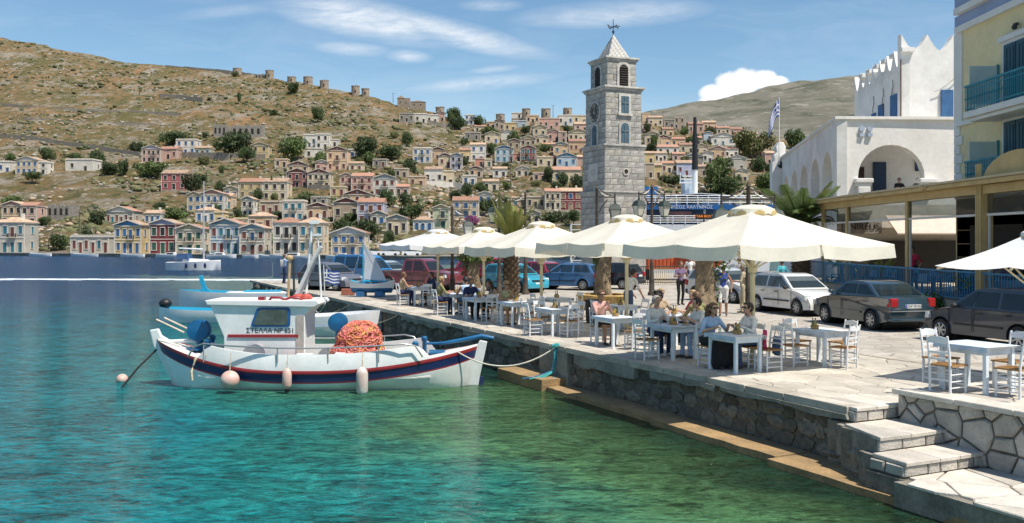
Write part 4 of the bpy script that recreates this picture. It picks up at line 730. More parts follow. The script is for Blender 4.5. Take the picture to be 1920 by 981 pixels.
# parked cars on the far quay
for i, px in enumerate((731, 772, 700)):
    D = dshore(px)+3; t = thing('parked_car', 'small pale car parked on the far quay, %s of three' % ordn(i), 'car', ((px-960)/F*D, D, FZ+.03), 0, 'cars on the far quay')
    mb = MB(); mb.loft([[(x, -.8, z0) , (x, .8, z0), (x, .75, z1), (x, -.75, z1)] for x, z0, z1 in [(-1.9, .35, .8), (-1.8, .25, .95), (0, .2, .98), (1.7, .25, .85), (1.9, .35, .7)]]); mb.build('body', BW, t, smooth=50)
    mb = MB(); mb.loft([[(x, -w_, .95), (x, w_, .95), (x*.75, w_*.85, 1.45), (x*.75, -w_*.85, 1.45)] for x, w_ in [(-1.5, .72), (.9, .72)]]); mb.build('cabin', glass('car_glass', (.02,.03,.035), .45), t)
    for x in (-1.2, 1.2):
        for y_ in (-.75, .75): mb = MB(); mb.cyl((x, y_-.1, .3), (x, y_+.1, .3), .3, None, 12); mb.build('wheel', M('tyre', (.015,.015,.016), .85), t)
def LT(me, par, loc, rot): return tag(link('lettering', me, par, loc, rot), kind='stuff')
# ------------------------------------------------------------ clock tower
TWR = [M('tower_stone_%d' % i, c, .9, .28, 1.6, .7, 12, rnd=.16) for i, c in enumerate([(.44,.42,.385), (.48,.455,.415), (.39,.375,.345), (.46,.43,.375)])]
TCORE = M('tower_mortar', (.35,.33,.30), .95, .3, 2, .6, 14); BLACK = M('black_paint', (.012,.012,.014), .5, .1); IRONB = M('wrought_iron', (.03,.035,.032), .55, .2, 4); LOUV = M('louvre_wood', (.07,.055,.045), .8, .2); TBLUE = M('tower_blue_shutter', (.06,.115,.15), .7, .2, 2)
tower = thing('clock_tower', 'tall grey stone clock tower with pale pyramid spire and weathervane', 'tower', (6.62, 61, QZ), R(24))
def unit_block(mat, ch=.06):
    a = .5; b = .5-ch
    V = [(-a,0,-a),(a,0,-a),(a,0,a),(-a,0,a),(-a,-.6,-a),(a,-.6,-a),(a,-.6,a),(-a,-.6,a),(-b,-1,-b),(b,-1,-b),(b,-1,b),(-b,-1,b)]
    m = MB(); m.add(V, [(0,1,5,4),(1,2,6,5),(2,3,7,6),(3,0,4,7),(4,5,9,8),(5,6,10,9),(6,7,11,10),(7,4,8,11),(8,9,10,11)]); return m.mesh('stone_block', mat)
UB = [unit_block(m) for m in TWR]
def zt(y): return EYE+(HY-y)/F*61-QZ
secs = [(0, zt(360), 3.12), (zt(360), zt(275), 2.94), (zt(275), zt(168), 2.64), (zt(168), zt(113), 2.16)]
rr = random.Random(4); blocks = []
for si, (z0, z1, a) in enumerate(secs):
    c = MB(); c.bx(-a/2+.03, a/2-.03, -a/2+.03, a/2-.03, z0, z1); c.build('shaft', TCORE, tower)
    n = max(2, round((z1-z0)/.37)); hh = (z1-z0)/n
    for face in (0, 1):
        for k in range(n):
            if z0+k*hh < 1.6: continue
            x = -a/2; first = True
            while x < a/2-.01:
                w = rr.uniform(.36, .5) if (first and (k+face) % 2) else rr.uniform(.5, .95); first = False
                if a/2-(x+w) < .3: w = a/2-x
                blocks.append((face, x+w/2, z0+(k+.5)*hh, w, hh, a)); x += w
blocks.sort(key=lambda b: b[2]); hidden = blocks[:max(0, len(blocks)-300)]; shown = blocks[len(hidden):]
for f, x, z, w, h, a in shown:
    rz = 0 if f == 0 else -PI/2; loc = (x, -a/2+.03, z) if f == 0 else (-a/2+.03, -x, z)
    link('stone_block', rr.choice(UB), tower, loc, rz, (w-.015, .045+rr.uniform(0, .015), h-.015))
if hidden:
    m = MB()
    for f, x, z, w, h, a in hidden:
        if f == 0: m.bx(x-w/2+.008, x+w/2-.008, -a/2-.02, -a/2+.04, z-h/2+.008, z+h/2-.008)
        else: m.bx(-a/2-.02, -a/2+.04, -x-w/2+.008, -x+w/2-.008, z-h/2+.008, z+h/2-.008)
    tag(m.build('lower_blocks', TWR[0], tower), kind='stuff')
for z, a, ov in [(zt(360), 3.12, .10), (zt(275), 2.94, .10), (zt(168), 2.64, .18), (zt(113), 2.16, .16)]:
    m = MB(); m.bx(-a/2-ov, a/2+ov, -a/2-ov, a/2+ov, z-.13, z+.0); m.bx(-a/2-ov*.5, a/2+ov*.5, -a/2-ov*.5, a/2+ov*.5, z-.25, z-.132); m.build('cornice', TWR[1], tower, bevel=.02)
zs, za = zt(111), zt(65); m = MB(); b_ = .76
m.add([(-b_, -b_, zs), (b_, -b_, zs), (b_, b_, zs), (-b_, b_, zs), (0, 0, za)], [(0,1,4), (1,2,4), (2,3,4), (3,0,4), (3,2,1,0)]); sp = m.build('spire', M('spire_slab', (.50,.48,.44), .8, .1), tower)
tl = [MB(), MB()]; nrow = 9                                              # chequer of pale and grey diamond tiles on the spire
for f in range(4):
    ca, sa = math.cos(f*PI/2), math.sin(f*PI/2)
    for r_ in range(nrow):
        n_ = nrow-r_
        for i in range(n_):
            u0 = (i-n_/2+.5)*2*b_/nrow; zc = zs+(za-zs)*(r_+.42)/nrow; yd = -b_*(1-(r_+.42)/nrow)-.012; hw, hh = b_/nrow*.94, (za-zs)/nrow*.56; dy = b_/nrow*.56
            P = [(u0-hw, yd, zc), (u0, yd-dy, zc-hh), (u0+hw, yd, zc), (u0, yd+dy, zc+hh)]
            tl[(i+r_) % 2].add([(p[0]*ca-p[1]*sa, p[0]*sa+p[1]*ca, p[2]) for p in P], [(0, 1, 2, 3)])
tag(tl[0].build('pale_tiles', M('pale_tile', (.50,.48,.45), .7, .1, 3), sp), kind='stuff'); tag(tl[1].build('grey_tiles', M('grey_tile', (.30,.30,.29), .7, .1, 3), sp), kind='stuff')
m = MB(); m.cyl((0,0,za-.2), (0,0,za+1.0), .035, .02, 8); m.bar((-.38,0,za+.5), (.38,0,za+.5), .04, .04); m.bar((0,-.38,za+.5), (0,.38,za+.5), .04, .04)
for s in (-1, 1): m.box((s*.34, 0, za+.5), (.03, .04, .22)); m.box((s*.42, 0, za+.58), (.14, .03, .04)); m.ell((0, s*.4, za+.5), .06)
m.ell((0, 0, za+.18), .09); m.build('weathervane', IRONB, tower)
def opening(face, x, z, w, h, a, kind, name):
    rz = 0 if face == 0 else -PI/2; loc = (x, -a/2-.02, z) if face == 0 else (-a/2-.02, -x, z); m = MB(); n = 10
    if kind == 'round':
        m.lathe([(w, 0), (w, .07), (w*.7, .07), (w*.7, .0)], (0,0,0), 18, 0, (0,-1,0)); o = m.build(name, TWR[1], tower, loc, rz, smooth=40); m = MB(); m.lathe([(w*.72, 0), (w*.72, .03)], (0,0,0), 16, 0, (0,-1,0)); m.build('dark_hole', DARKW, o)
        return
    ar = kind != 'rect'; top = [(w/2*math.cos(PI*i/n), h/2-w/2+w/2*math.sin(PI*i/n)) for i in range(n+1)] if ar else [(w/2, h/2), (-w/2, h/2)]
    out = [(p[0]*(1+.34/w), p[1]*1.0+(.16 if p[1] > 0 else 0)) for p in [(w/2, -h/2-.0)]+top+[(-w/2, -h/2)]]
    m.prism(out, -.07, 0, 'xz'); m.box((0, -.06, -h/2-.07), (w+.5, .16, .14)); o = m.build(name, TWR[1], tower, loc, rz)
    m = MB(); m.prism([(w/2, -h/2)]+top+[(-w/2, -h/2)], -.03, 0, 'xz', -.07); m.build('panel', DARKW if kind == 'louvre' else TBLUE, o)
    if kind == 'louvre':
        m = MB()
        for k in range(9): m.box((0, -.13, -h/2+.1+k*(h-.3)/8), (w*.94, .08, .035), mat=Matrix.Rotation(.5, 3, 'X'))
        m.build('louvre', LOUV, o)
    else:
        m = MB(); m.box((0, -.12, -.06 if ar else 0), (.05, .04, h*.9)); m.box((0, -.12, h*.1), (w*.9, .04, .05)); m.build('mullion', M('mullion_grey', (.16,.2,.22), .6), o)
opening(0, .1, zt(148), .62, 1.5, 2.16, 'louvre', 'belfry_opening'); opening(1, 0, zt(150), .62, 1.45, 2.16, 'louvre', 'belfry_opening')
opening(0, .05, zt(202), .55, 1.1, 2.64, 'rect', 'window'); opening(0, .05, zt(254), .56, 1.3, 2.64, 'arch', 'arched_window'); opening(1, 0, zt(256), .56, 1.25, 2.64, 'arch', 'arched_window')
opening(0, .05, zt(325), .22, 0, 2.94, 'round', 'round_opening'); opening(1, .05, zt(325), .22, 0, 2.94, 'round', 'round_opening')
m = MB(); m.bx(-2.94/2-.055, -2.94/2-.02, -.62, .62, zt(341), zt(309)); m.build('pale_panel', M('pale_marble', (.52,.50,.46), .8, .1), tower)
cf = link('clock_face', None, tower, (-2.64/2-.03, 0, zt(214)), -PI/2); cf.empty_display_size = .1
m = MB(); m.lathe([(.72, 0), (.72, .07), (.62, .07)], (0,0,0), 28, 0, (0,-1,0)); m.build('clock_surround', TWR[1], cf, smooth=30)
m = MB(); m.lathe([(.62, .05), (.62, .075)], (0,0,0), 28, 0, (0,-1,0)); m.build('dial', M('dial_black', (.02,.02,.022), .5), cf)
m = MB()
for k, s in enumerate(['XII', 'I', 'II', 'III', 'IIII', 'V', 'VI', 'VII', 'VIII', 'IX', 'X', 'XI']):
    a = k*PI/6; n_ = len(s)
    for j, ch in enumerate(s):
        off = (j-(n_-1)/2)*.055; c = Vector((math.sin(a), 0, math.cos(a))); tn = Vector((math.cos(a), 0, -math.sin(a)))
        p = c*.49+tn*off; 
        if ch == 'I': m.bar(p-c*.075+Vector((0,-.085,0)), p+c*.075+Vector((0,-.085,0)), .02, .026, 0, (0,1,0))
        else:
            d1 = tn*.022; m.bar(p-c*.075-d1*(1 if ch == 'X' else 0)+Vector((0,-.085,0)), p+c*.075+d1+Vector((0,-.085,0)), .018, .02, 0, (0,1,0)); m.bar(p-c*.075+d1*(1 if ch == 'X' else 0)+Vector((0,-.085,0)), p+c*.075-d1+Vector((0,-.085,0)), .018, .02, 0, (0,1,0))
tag(m.build('numerals', TRIM, cf), kind='stuff')
m = MB(); m.bar((0,-.095,0), (.08,-.095,.40), .02, .045, 0, (0,1,0)); m.bar((0,-.10,0), (.24,-.10,-.12), .02, .055, 0, (0,1,0)); m.lathe([(.06, .08), (.06, .11)], (0,0,0), 12, 0, (0,-1,0)); m.build('hands', TRIM, cf)
# ------------------------------------------------------------ ferry behind the tower
FW = M('ferry_white', (.68,.69,.70), .4, .08, .5); FB = M('ferry_blue', (.015,.11,.32), .4, .1, .5); FD = M('ferry_dark', (.03,.04,.06), .6, .2); 
D_ = 86; ferry = thing('ferry', 'blue and white car ferry moored behind the clock tower with railed decks', 'ferry', ap(1300, 451, D_)-Vector((0, 0, EYE)))
def fx(px): return (px-1300)/F*D_
def fz(py): return EYE+(HY-py)/F*D_
m = MB(); m.loft([[(fx(1170), y, -.3) for y in (0, 9)]+[(fx(1165), y, fz(421)) for y in (9, 0)], [(fx(1440), y, -.3) for y in (0, 9)]+[(fx(1450), y, fz(421)) for y in (9, 0)]]); m.build('hull', FW, ferry)
m = MB(); m.bx(fx(1185), fx(1440), .9, 8.5, fz(421), fz(392)); m.build('cabin_wall', M('ferry_cabin', (.05,.10,.19), .6, .3, .4), ferry)
m = MB(); m.bx(fx(1255), fx(1300), .82, .9, fz(416), fz(396)); m.build('pink_panel', M('ferry_pink', (.45,.25,.24), .7, .3, .8), ferry)
for px in (1222, 1238, 1330, 1352, 1375): m = MB(); m.bx(fx(px), fx(px+9), .80, .9, fz(415), fz(402)); m.build('window', DARKW, ferry)
m = MB(); m.bx(fx(1165), fx(1450), -.1, 9.1, fz(393), fz(384)); m.build('blue_deck_band', FB, ferry)
def rails(z0, z1, n, px0, px1, nm):
    m = MB()
    for k in range(n+1): x = fx(px0+(px1-px0)*k/n); m.cyl((x, 0, z0), (x, 0, z1), .05, None, 6)
    for k in range(4): z = z0+(z1-z0)*(k+1)/4; m.cyl((fx(px0), 0, z), (fx(px1), 0, z), .04, None, 6)
    m.build(nm, FW, ferry)
rails(fz(384), fz(367), 14, 1168, 1448, 'deck_railing'); rails(fz(421), fz(405), 12, 1168, 1448, 'deck_railing')
for px in (1210, 1252, 1322, 1370, 1400): m = MB(); m.cyl((fx(px), .2, fz(421)), (fx(px), .2, fz(392)), .1, None, 8); m.build('stanchion', FW, ferry)
for px, w in ((1262, 38), (1340, 40), (1372, 30)): m = MB(); m.bx(fx(px-w/2), fx(px+w/2), 1.2, 2.2, fz(384), fz(377)); m.build('deck_bench', FW, ferry)
for px in (1286, 1360): m = MB(); m.bx(fx(px), fx(px+8), 1.6, 2.6, fz(384), fz(371)); m.build('deck_locker', FD, ferry)
m = MB(); m.add([(fx(1225), .5, fz(369)), (fx(1315), .3, fz(363)), (fx(1400), .5, fz(369)), (fx(1400), 8, fz(369)), (fx(1315), 8, fz(363)), (fx(1225), 8, fz(369)), (fx(1225), .5, fz(367.6)), (fx(1315), .3, fz(361.6)), (fx(1400), .5, fz(367.6)), (fx(1400), 8, fz(367.6)), (fx(1315), 8, fz(361.6)), (fx(1225), 8, fz(367.6))], [(0,1,4,5),(1,2,3,4),(6,7,10,11),(7,8,9,10),(0,1,7,6),(1,2,8,7)]); m.build('awning', FW, ferry)
m = MB(); m.bx(fx(1220), fx(1246), 4, 7, fz(384), fz(346)); m.build('funnel', FB, ferry)
m = MB(); m.bx(fx(1303), fx(1318), 5, 7, fz(384), fz(330)); m.build('wheelhouse_pillar', M('ferry_pale', (.38,.46,.55), .5, .1), ferry)
m = MB(); m.cyl((fx(1315), 3, fz(384)), (fx(1315), 3, fz(314)), .26, None, 12); ms = m.build('mast', FW, ferry); m = MB(); m.cyl((fx(1315), 3, fz(314)), (fx(1315), 3, fz(246)), .30, .24, 12); m.cyl((fx(1315), 3, fz(246)), (fx(1315), 3, fz(212)), .2, .15, 10); m.build('black_mast_top', BLACK, ms)
m = MB()
for py, a, b in ((337, 1290, 1328), (330, 1292, 1326), (324, 1296, 1324)): m.bar((fx(a), 4.5, fz(py)), (fx(b), 4.5, fz(py)), .12, .12)
for px in (1292, 1301, 1322): m.cyl((fx(px), 4.5, fz(340)), (fx(px), 4.5, fz(318)), .05, None, 6)
m.build('radar_frame', FW, ferry)
LT(text_mesh('ΝΗΣΟΣ ΚΑΛΥΜΝΟΣ', .42, FW), ferry, (fx(1295), -.13, fz(388.6)), (PI/2, 0, 0))
# orange container, railings and info board by the gangway
t = thing('container', 'flat orange red container behind the parasols near the ferry', 'container', gp(1283, 526)+Vector((0, 0, 0))); 
m = MB(); m.bx(-2.5, 2.6, 0, 2.4, .75, 2.6)
m.build('body', M('container_red', (.50,.09,.03), .6, .12, .6), t); 
m = MB()
for k in range(20): m.bx(-2.45+k*.255, -2.36+k*.255, -.04, 0, .8, 2.55)
m.build('ribs', M('container_rib', (.42,.075,.025), .6, .12, .6), t)
for x in (-2.2, 2.3):
    for y in (.3, 2.1): m = MB(); m.bx(x-.12, x+.12, y-.12, y+.12, 0, .75); m.build('support', IRONB, t)
t = thing('gate_railing', 'tan and black barred railing in front of the orange container', 'railing', gp(1250, 534))
for k in range(34): m = MB(); m.cyl((-2.2+k*.13, 0, 0), (-2.2+k*.13, 0, 1.15), .018, None, 6); m.build('bar', M('rail_tan', (.40,.30,.14), .6) if 8 < k < 24 else IRONB, t)
for z in (.15, 1.1): m = MB(); m.bar((-2.25, 0, z), (2.15, 0, z), .05, .05); m.build('rail', IRONB, t)
t = thing('info_board', 'small board with glowing orange letters on a post above the large parasol', 'sign', ap(1320, 451, 62)-Vector((0, 0, EYE-QZ)))
m = MB(); m.bx(-.55, .55, -.08, .08, zt(412)+.06, zt(402)+.06); bd = m.build('board', BLACK, t); m = MB(); m.cyl((0, 0, 0), (0, 0, zt(412)+.05), .05, None, 8); m.build('post', IRONB, t)
em = bpy.data.materials.new('led_orange'); em.use_nodes = True; em.node_tree.nodes['Principled BSDF'].inputs['Base Color'].default_value = (.6,.2,.03,1); em.node_tree.nodes['Principled BSDF'].inputs['Emission Color'].default_value = (1,.3,.05,1); em.node_tree.nodes['Principled BSDF'].inputs['Emission Strength'].default_value = .55
LT(text_mesh('Ε ΤΑΝ ΒΟΛΤΑ', .22, em), bd, (0, -.09, zt(407)+.06), (PI/2, 0, 0))
# ------------------------------------------------------------ white church with arcade
LIME = M('limewash', (.78,.755,.71), .92, .10, .5, .07, 4, col2=(.70,.67,.62)); LIMEW = M('limewash_bright', (.80,.785,.75), .92, .08, .5, .06, 4, col2=(.62,.60,.56)); SHB = M('church_blue', (.035,.115,.26), .7, .2, 2)
church = thing('church', 'white limewashed church with scalloped parapet and arched upper arcade', 'church', (0, 0, 0))
def arch_wall(p0, p1, z0, z1, th, arches, mat, name, parent):           # wall from p0 to p1 with arch openings (u0,u1,zspring,ztop-of-arch)
    p0, p1 = Vector(p0), Vector(p1); d = p1-p0; L_ = d.length; d.normalize(); n_ = Vector((d.y, -d.x, 0)); m = MB()
    def P(u, z, k): q = p0+d*u+n_*k; return (q.x, q.y, z)
    def slab(poly): n = len(poly); m.add([P(u, z, 0) for u, z in poly]+[P(u, z, -th) for u, z in poly], [tuple(range(n)), tuple(range(2*n-1, n-1, -1))]+[(i, i+n, (i+1) % n+n, (i+1) % n) for i in range(n)])
    u = 0
    for a, b, zb, zs_, zt_ in arches:
        slab([(u, z0), (a, z0), (a, z1), (u, z1)])
        if zb > z0: slab([(a, z0), (b, z0), (b, zb), (a, zb)])
        n = 14; c, r = (a+b)/2, (b-a)/2; A = [(c-r*math.cos(PI*i/n), zs_+(zt_-zs_)*math.sin(PI*i/n)) for i in range(n+1)]
        for i in range(n): slab([A[i], A[i+1], (A[i+1][0], z1), (A[i][0], z1)])
        u = b
    slab([(u, z0), (L_, z0), (L_, z1), (u, z1)])
    return m.build(name, mat, parent)
A0 = Vector((18.1, 52, 0)); ux = lambda px, d: (px-960)/F*d
FRZ, ROOFZ = 6.35, 10.5
arch_wall(A0, (A0.x+8.6, 52.4, 0), QZ, ROOFZ, .55, [(1.2, 5.0, FRZ, 7.3, 9.1), (6.35, 8.3, FRZ, 7.1, 8.7)], LIME, 'front_arcade_wall', church)
B1 = Vector((A0.x+.168*26, 78, 0)); dB = (A0-B1); LB = dB.length
arch_wall(B1, A0, QZ, ROOFZ, .55, [(LB*q[0], LB*q[1], FRZ, 7.4, 8.95) for q in ((.06, .20), (.25, .39), (.44, .58), (.63, .77), (.81, .94))], LIMEW, 'side_arcade_wall', church)
m = MB(); m.add([(A0.x, 52, FRZ-.2), (A0.x+8.6, 52.4, FRZ-.2), (A0.x+11, 78, FRZ-.2), (B1.x, 78, FRZ-.2), (A0.x, 52, FRZ-.02), (A0.x+8.6, 52.4, FRZ-.02), (A0.x+11, 78, FRZ-.02), (B1.x, 78, FRZ-.02)], [(0,3,2,1),(4,5,6,7),(0,1,5,4),(3,0,4,7)]); m.build('gallery_floor', LIME, church)
m = MB(); m.add([(A0.x-.15, 51.85, ROOFZ), (A0.x+8.7, 52.2, ROOFZ), (A0.x+11, 78, ROOFZ), (B1.x-.15, 78, ROOFZ), (A0.x-.15, 51.85, ROOFZ+.16), (A0.x+8.7, 52.2, ROOFZ+.16), (A0.x+11, 78, ROOFZ+.16), (B1.x-.15, 78, ROOFZ+.16)], [(0,3,2,1),(4,5,6,7),(0,1,5,4),(3,0,4,7),(1,2,6,5)]); m.build('gallery_roof', LIME, church)
for px, w in ((1617, 18), (1737, 14)):
    m = MB(); x = ux(px, 52.1); m.bx(x-.5, x+.5, 51.72, 52.3, 6.95, 7.2); m.bx(x-.42, x+.42, 51.80, 52.2, 6.75, 6.95); m.bx(x-.35, x+.35, 51.78, 52.2, FRZ, 6.75); m.build('capital', LIMEW, church, bevel=.05)
# inner back wall of the gallery with door and window
m = MB(); m.bx(A0.x+1.2, A0.x+12, 57.2, 57.5, FRZ, ROOFZ); m.build('gallery_back_wall', LIME, church)
for x, w, z0, h, mt in ((A0.x+3.0, .9, FRZ, 1.9, M('door_brown', (.05,.025,.02), .7)), (A0.x+4.4, .8, FRZ, 2.2, M('door_navy', (.02,.045,.10), .7)), (A0.x+7.0, .8, 8.0, .9, M('door_navy', (0,0,0)))):
    m = MB(); m.bx(x-w/2, x+w/2, 57.1, 57.19, z0, z0+h); m.build('gallery_door' if h > 1 else 'gallery_window', mt, church)
# blue cross motif of four small squares above the arch
for a in (0, 1):
    for b in (0, 1): m = MB(); x = ux(1616+a*15, 52); z = EYE+(HY-242-b*11)/F*52; m.bx(x-.13, x+.13, 51.93, 52.06, z-.10, z+.10); m.build('blue_square', M('faded_blue', (.40,.46,.56), .9), church)
# upper block
cx0 = ux(1690, 57); 
def scallop(p0, p1, zb, zt_, n, th, name, mat, hz):
    p0, p1 = Vector(p0), Vector(p1); d = p1-p0; L_ = d.length; d.normalize(); nn = Vector((d.y, -d.x, 0)); poly = [(0, zb), (L_, zb)]; per = L_/n
    for k in range(n-1, -1, -1):
        for i in range(8):
            q = 1-i/8; poly.append(((k+q)*per, zt_+hz*(abs(q-.5)*2)**1.6))
    poly.append((0, zt_+hz)); m = MB(); N_ = len(poly); P = [p0+d*u for u, z in poly]
    m.add([(q.x, q.y, z) for q, (u, z) in zip(P, poly)]+[(q.x-nn.x*th, q.y-nn.y*th, z) for q, (u, z) in zip(P, poly)], [tuple(range(N_)), tuple(range(2*N_-1, N_-1, -1))]+[(i, i+N_, (i+1) % N_+N_, (i+1) % N_) for i in range(N_)]); return m.build(name, mat, church)
far_end = (cx0+.1*10.7, 67.7, 0)
scallop((cx0, 57, 0), (cx0+6.5, 57.3, 0), ROOFZ, 15.35, 4, .5, 'front_parapet_wall', LIMEW, 1.0)
scallop(far_end, (cx0, 57, 0), ROOFZ, 14.45, 7, .5, 'side_parapet_wall', LIMEW, 1.15)
m = MB(); m.add([(cx0, 57.4, 14.2), (cx0+6.4, 57.4, 14.2), (cx0+7, 67.7, 14.2), (far_end[0], 67.7, 14.2)], [(0, 1, 2, 3)]); m.build('church_roof', LIME, church)
for u in range(6):
    p = Vector((cx0, 57, 0)).lerp(Vector(far_end), (u+.02)/6); m = MB(); m.bx(p.x-.05, p.x+.75, p.y-.3, p.y+.35, 15.25, 15.5); m.build('merlon_cap', LIMEW, church)
def side_pt(px, py, off=.06):
    a = (px-960)/F; d = (cx0-5.7)/(a-.1) ; p = ap(px, py, d); p.x -= off; return p
for px, py, w, h, par in ((1654, 213, .9, 1.15, 0), (1678, 205, 1.0, 1.8, 0), (1640, 220, .7, .5, 0)):
    p = side_pt(px, py); m = MB(); m.bx(-.05, .05, -w/2, w/2, -h/2, h/2); m.build('blue_shutter', SHB, church, p)
p = ap(1776, 195, 57); m = MB(); m.bx(-.36, .36, -.02, .12, -.86, .86); m.build('blue_door', SHB, church, (p.x, 57-.02, p.z)); m = MB()
n = 14; m.tube([(p.x-.7+1.6*i/n-.1, 56.92, p.z+.75+1.2*(i/n)**1.4) for i in range(n+1)], .03, 6); m.build('pipe', M('grey_pipe', (.4,.38,.35), .7), church)
m = MB(); m.cyl((cx0-.06, 56.93, ROOFZ), (cx0-.06, 56.93, 14.8), .05, None, 8); m.build('downpipe', M('brown_pipe', (.16,.11,.09), .7), church)
for px, py in ((1640, 195), (1658, 180), (1676, 165)): 
    q = side_pt(px, py); m = MB(); m.tube([(q.x, q.y, q.z-1.0), (q.x-.02, q.y+.15, q.z-.4), (q.x-.03, q.y-.1, q.z+.1), (q.x-.02, q.y, q.z+.5)], .025, 5); m.build('cable', M('brown_pipe', (0,0,0)), church)
# small scrolled belfry at the far end with the flag
bt = thing('belfry', 'small white scrolled bell gable at the far end of the arcade', 'belfry', (B1.x-.2, 77.6, ROOFZ-.6)); pr = [(-.75, -3), (.75, -3), (.75, .2), (.55, .45), (.62, .9), (.35, 1.15), (.42, 1.6), (.2, 2.0), (-.2, 2.0), (-.42, 1.6), (-.35, 1.15), (-.62, .9), (-.55, .45), (-.75, .2)]
m = MB(); m.prism(pr, .7, 0, 'xz', -.35); m.build('gable', LIMEW, bt, bevel=.06); m = MB(); m.lathe([(.28, 0), (.28, .03)], (0, -.36, .1), 14, 0, (0, -1, 0)); m.build('bell_opening', DARKW, bt)
m = MB(); m.prism([(.3, -3), (1.9, -3), (1.7, -.9), (1.2, -.2), (.7, .2)], .6, 0, 'xz', -.3); m.build('scroll_wing', LIMEW, bt)
FLW = M('flag_white', (.70,.70,.70), .8, .05, trans=.15); FLB = M('flag_blue', (.012,.055,.27), .8, .1, trans=.12)
def greek_flag(parent, w, h, hang=0., nu=26, nv=18, name='flag_cloth', amp=.08):      # nine stripes and a cross canton; cloth hangs in folds
    V, Fc, mi = [], [], []
    for i in range(nu+1):
        for j in range(nv+1):
            u, v = i/nu, j/nv; sag = hang*u; x = w*u*(1-.72*hang); z = -h*v-sag*w*.95*u**.7; y = amp*math.sin(u*9+v*1.4)*(.3+u)
            V.append((x, y, z+ (hang*.12*math.sin(u*8))))
    for i in range(nu):
        for j in range(nv):
            a = i*(nv+1)+j; Fc.append((a, a+1, a+nv+2, a+nv+1)); u, s_ = (i+.5)/nu, int((j+.5)/nv*9)
            if u < .37 and s_ < 5: k = 0 if (abs(u-.185) < .045 or s_ == 2) else 1
            else: k = 1 if s_ % 2 == 0 else 0
            mi.append(k)
    me = bpy.data.meshes.new(name); me.from_pydata(V, [], Fc); me.materials.append(FLW); me.materials.append(FLB); me.polygons.foreach_set('material_index', mi); me.polygons.foreach_set('use_smooth', [True]*len(Fc))
    return link(name, me, parent)
fl = thing('flag', 'blue and white striped flag hanging from a pole above the church arcade', 'flag', ap(1461, 275, 76.5)); fh = 92/F*76.5
m = MB(); m.cyl((0, 0, -1.5), (0, 0, fh), .05, .035, 8); m.build('flagpole', M('pole_white', (.6,.6,.58), .5), fl)
g = greek_flag(fl, 2.3, 1.35, .86, amp=.10); g.location = (-.04, 0, fh-.25); g.rotation_euler = (0, 0, PI+.15)
# ------------------------------------------------------------ yellow hotel
HYEL = M('hotel_yellow', (.76,.64,.38), .9, .08, .6, .25, 6); HWH = M('hotel_white', (.72,.71,.68), .85, .06, .8); HLAV = M('hotel_lavender', (.30,.37,.56), .85, .08, .8); HSH = M('hotel_shutter', (.012,.07,.105), .55, .15, 3); HRAIL = M('hotel_turquoise', (.015,.22,.30), .5, .12, 3)
hotel = thing('hotel', 'yellow hotel with white corners, navy shutters and turquoise balcony railings', 'hotel', (18.5, 0, 0)); Y0, Y1 = 24.0, 38.9
m = MB(); m.bx(0, 8, Y0, Y1, QZ, 12.3); m.build('wall', HYEL, hotel)
for z0, z1, o, mt in ((12.3, 12.55, .18, HWH), (12.55, 13.0, .10, HLAV), (13.0, 13.25, .35, HWH), (13.25, 13.75, .12, HLAV), (13.75, 14.0, .5, HWH), (5.45, 5.75, .12, HWH), (8.45, 8.62, .12, HWH)):
    m = MB(); m.bx(-o, 8, Y0, Y1+.06-o*1.6, z0, z1); m.build('cornice', mt, hotel)
m = MB(); m.bx(-.06, .6, Y1-.62, Y1+.06, 8.62, 12.3); m.build('corner_pilaster', HWH, hotel)
for k in range(7): w = .62 if k % 2 else .42; m = MB(); m.bx(-.06, .5, Y1-w, Y1+.06, 5.76+k*.385, 5.76+k*.385+.37); m.build('quoin', HWH, hotel, bevel=.02)
YB = 35.7
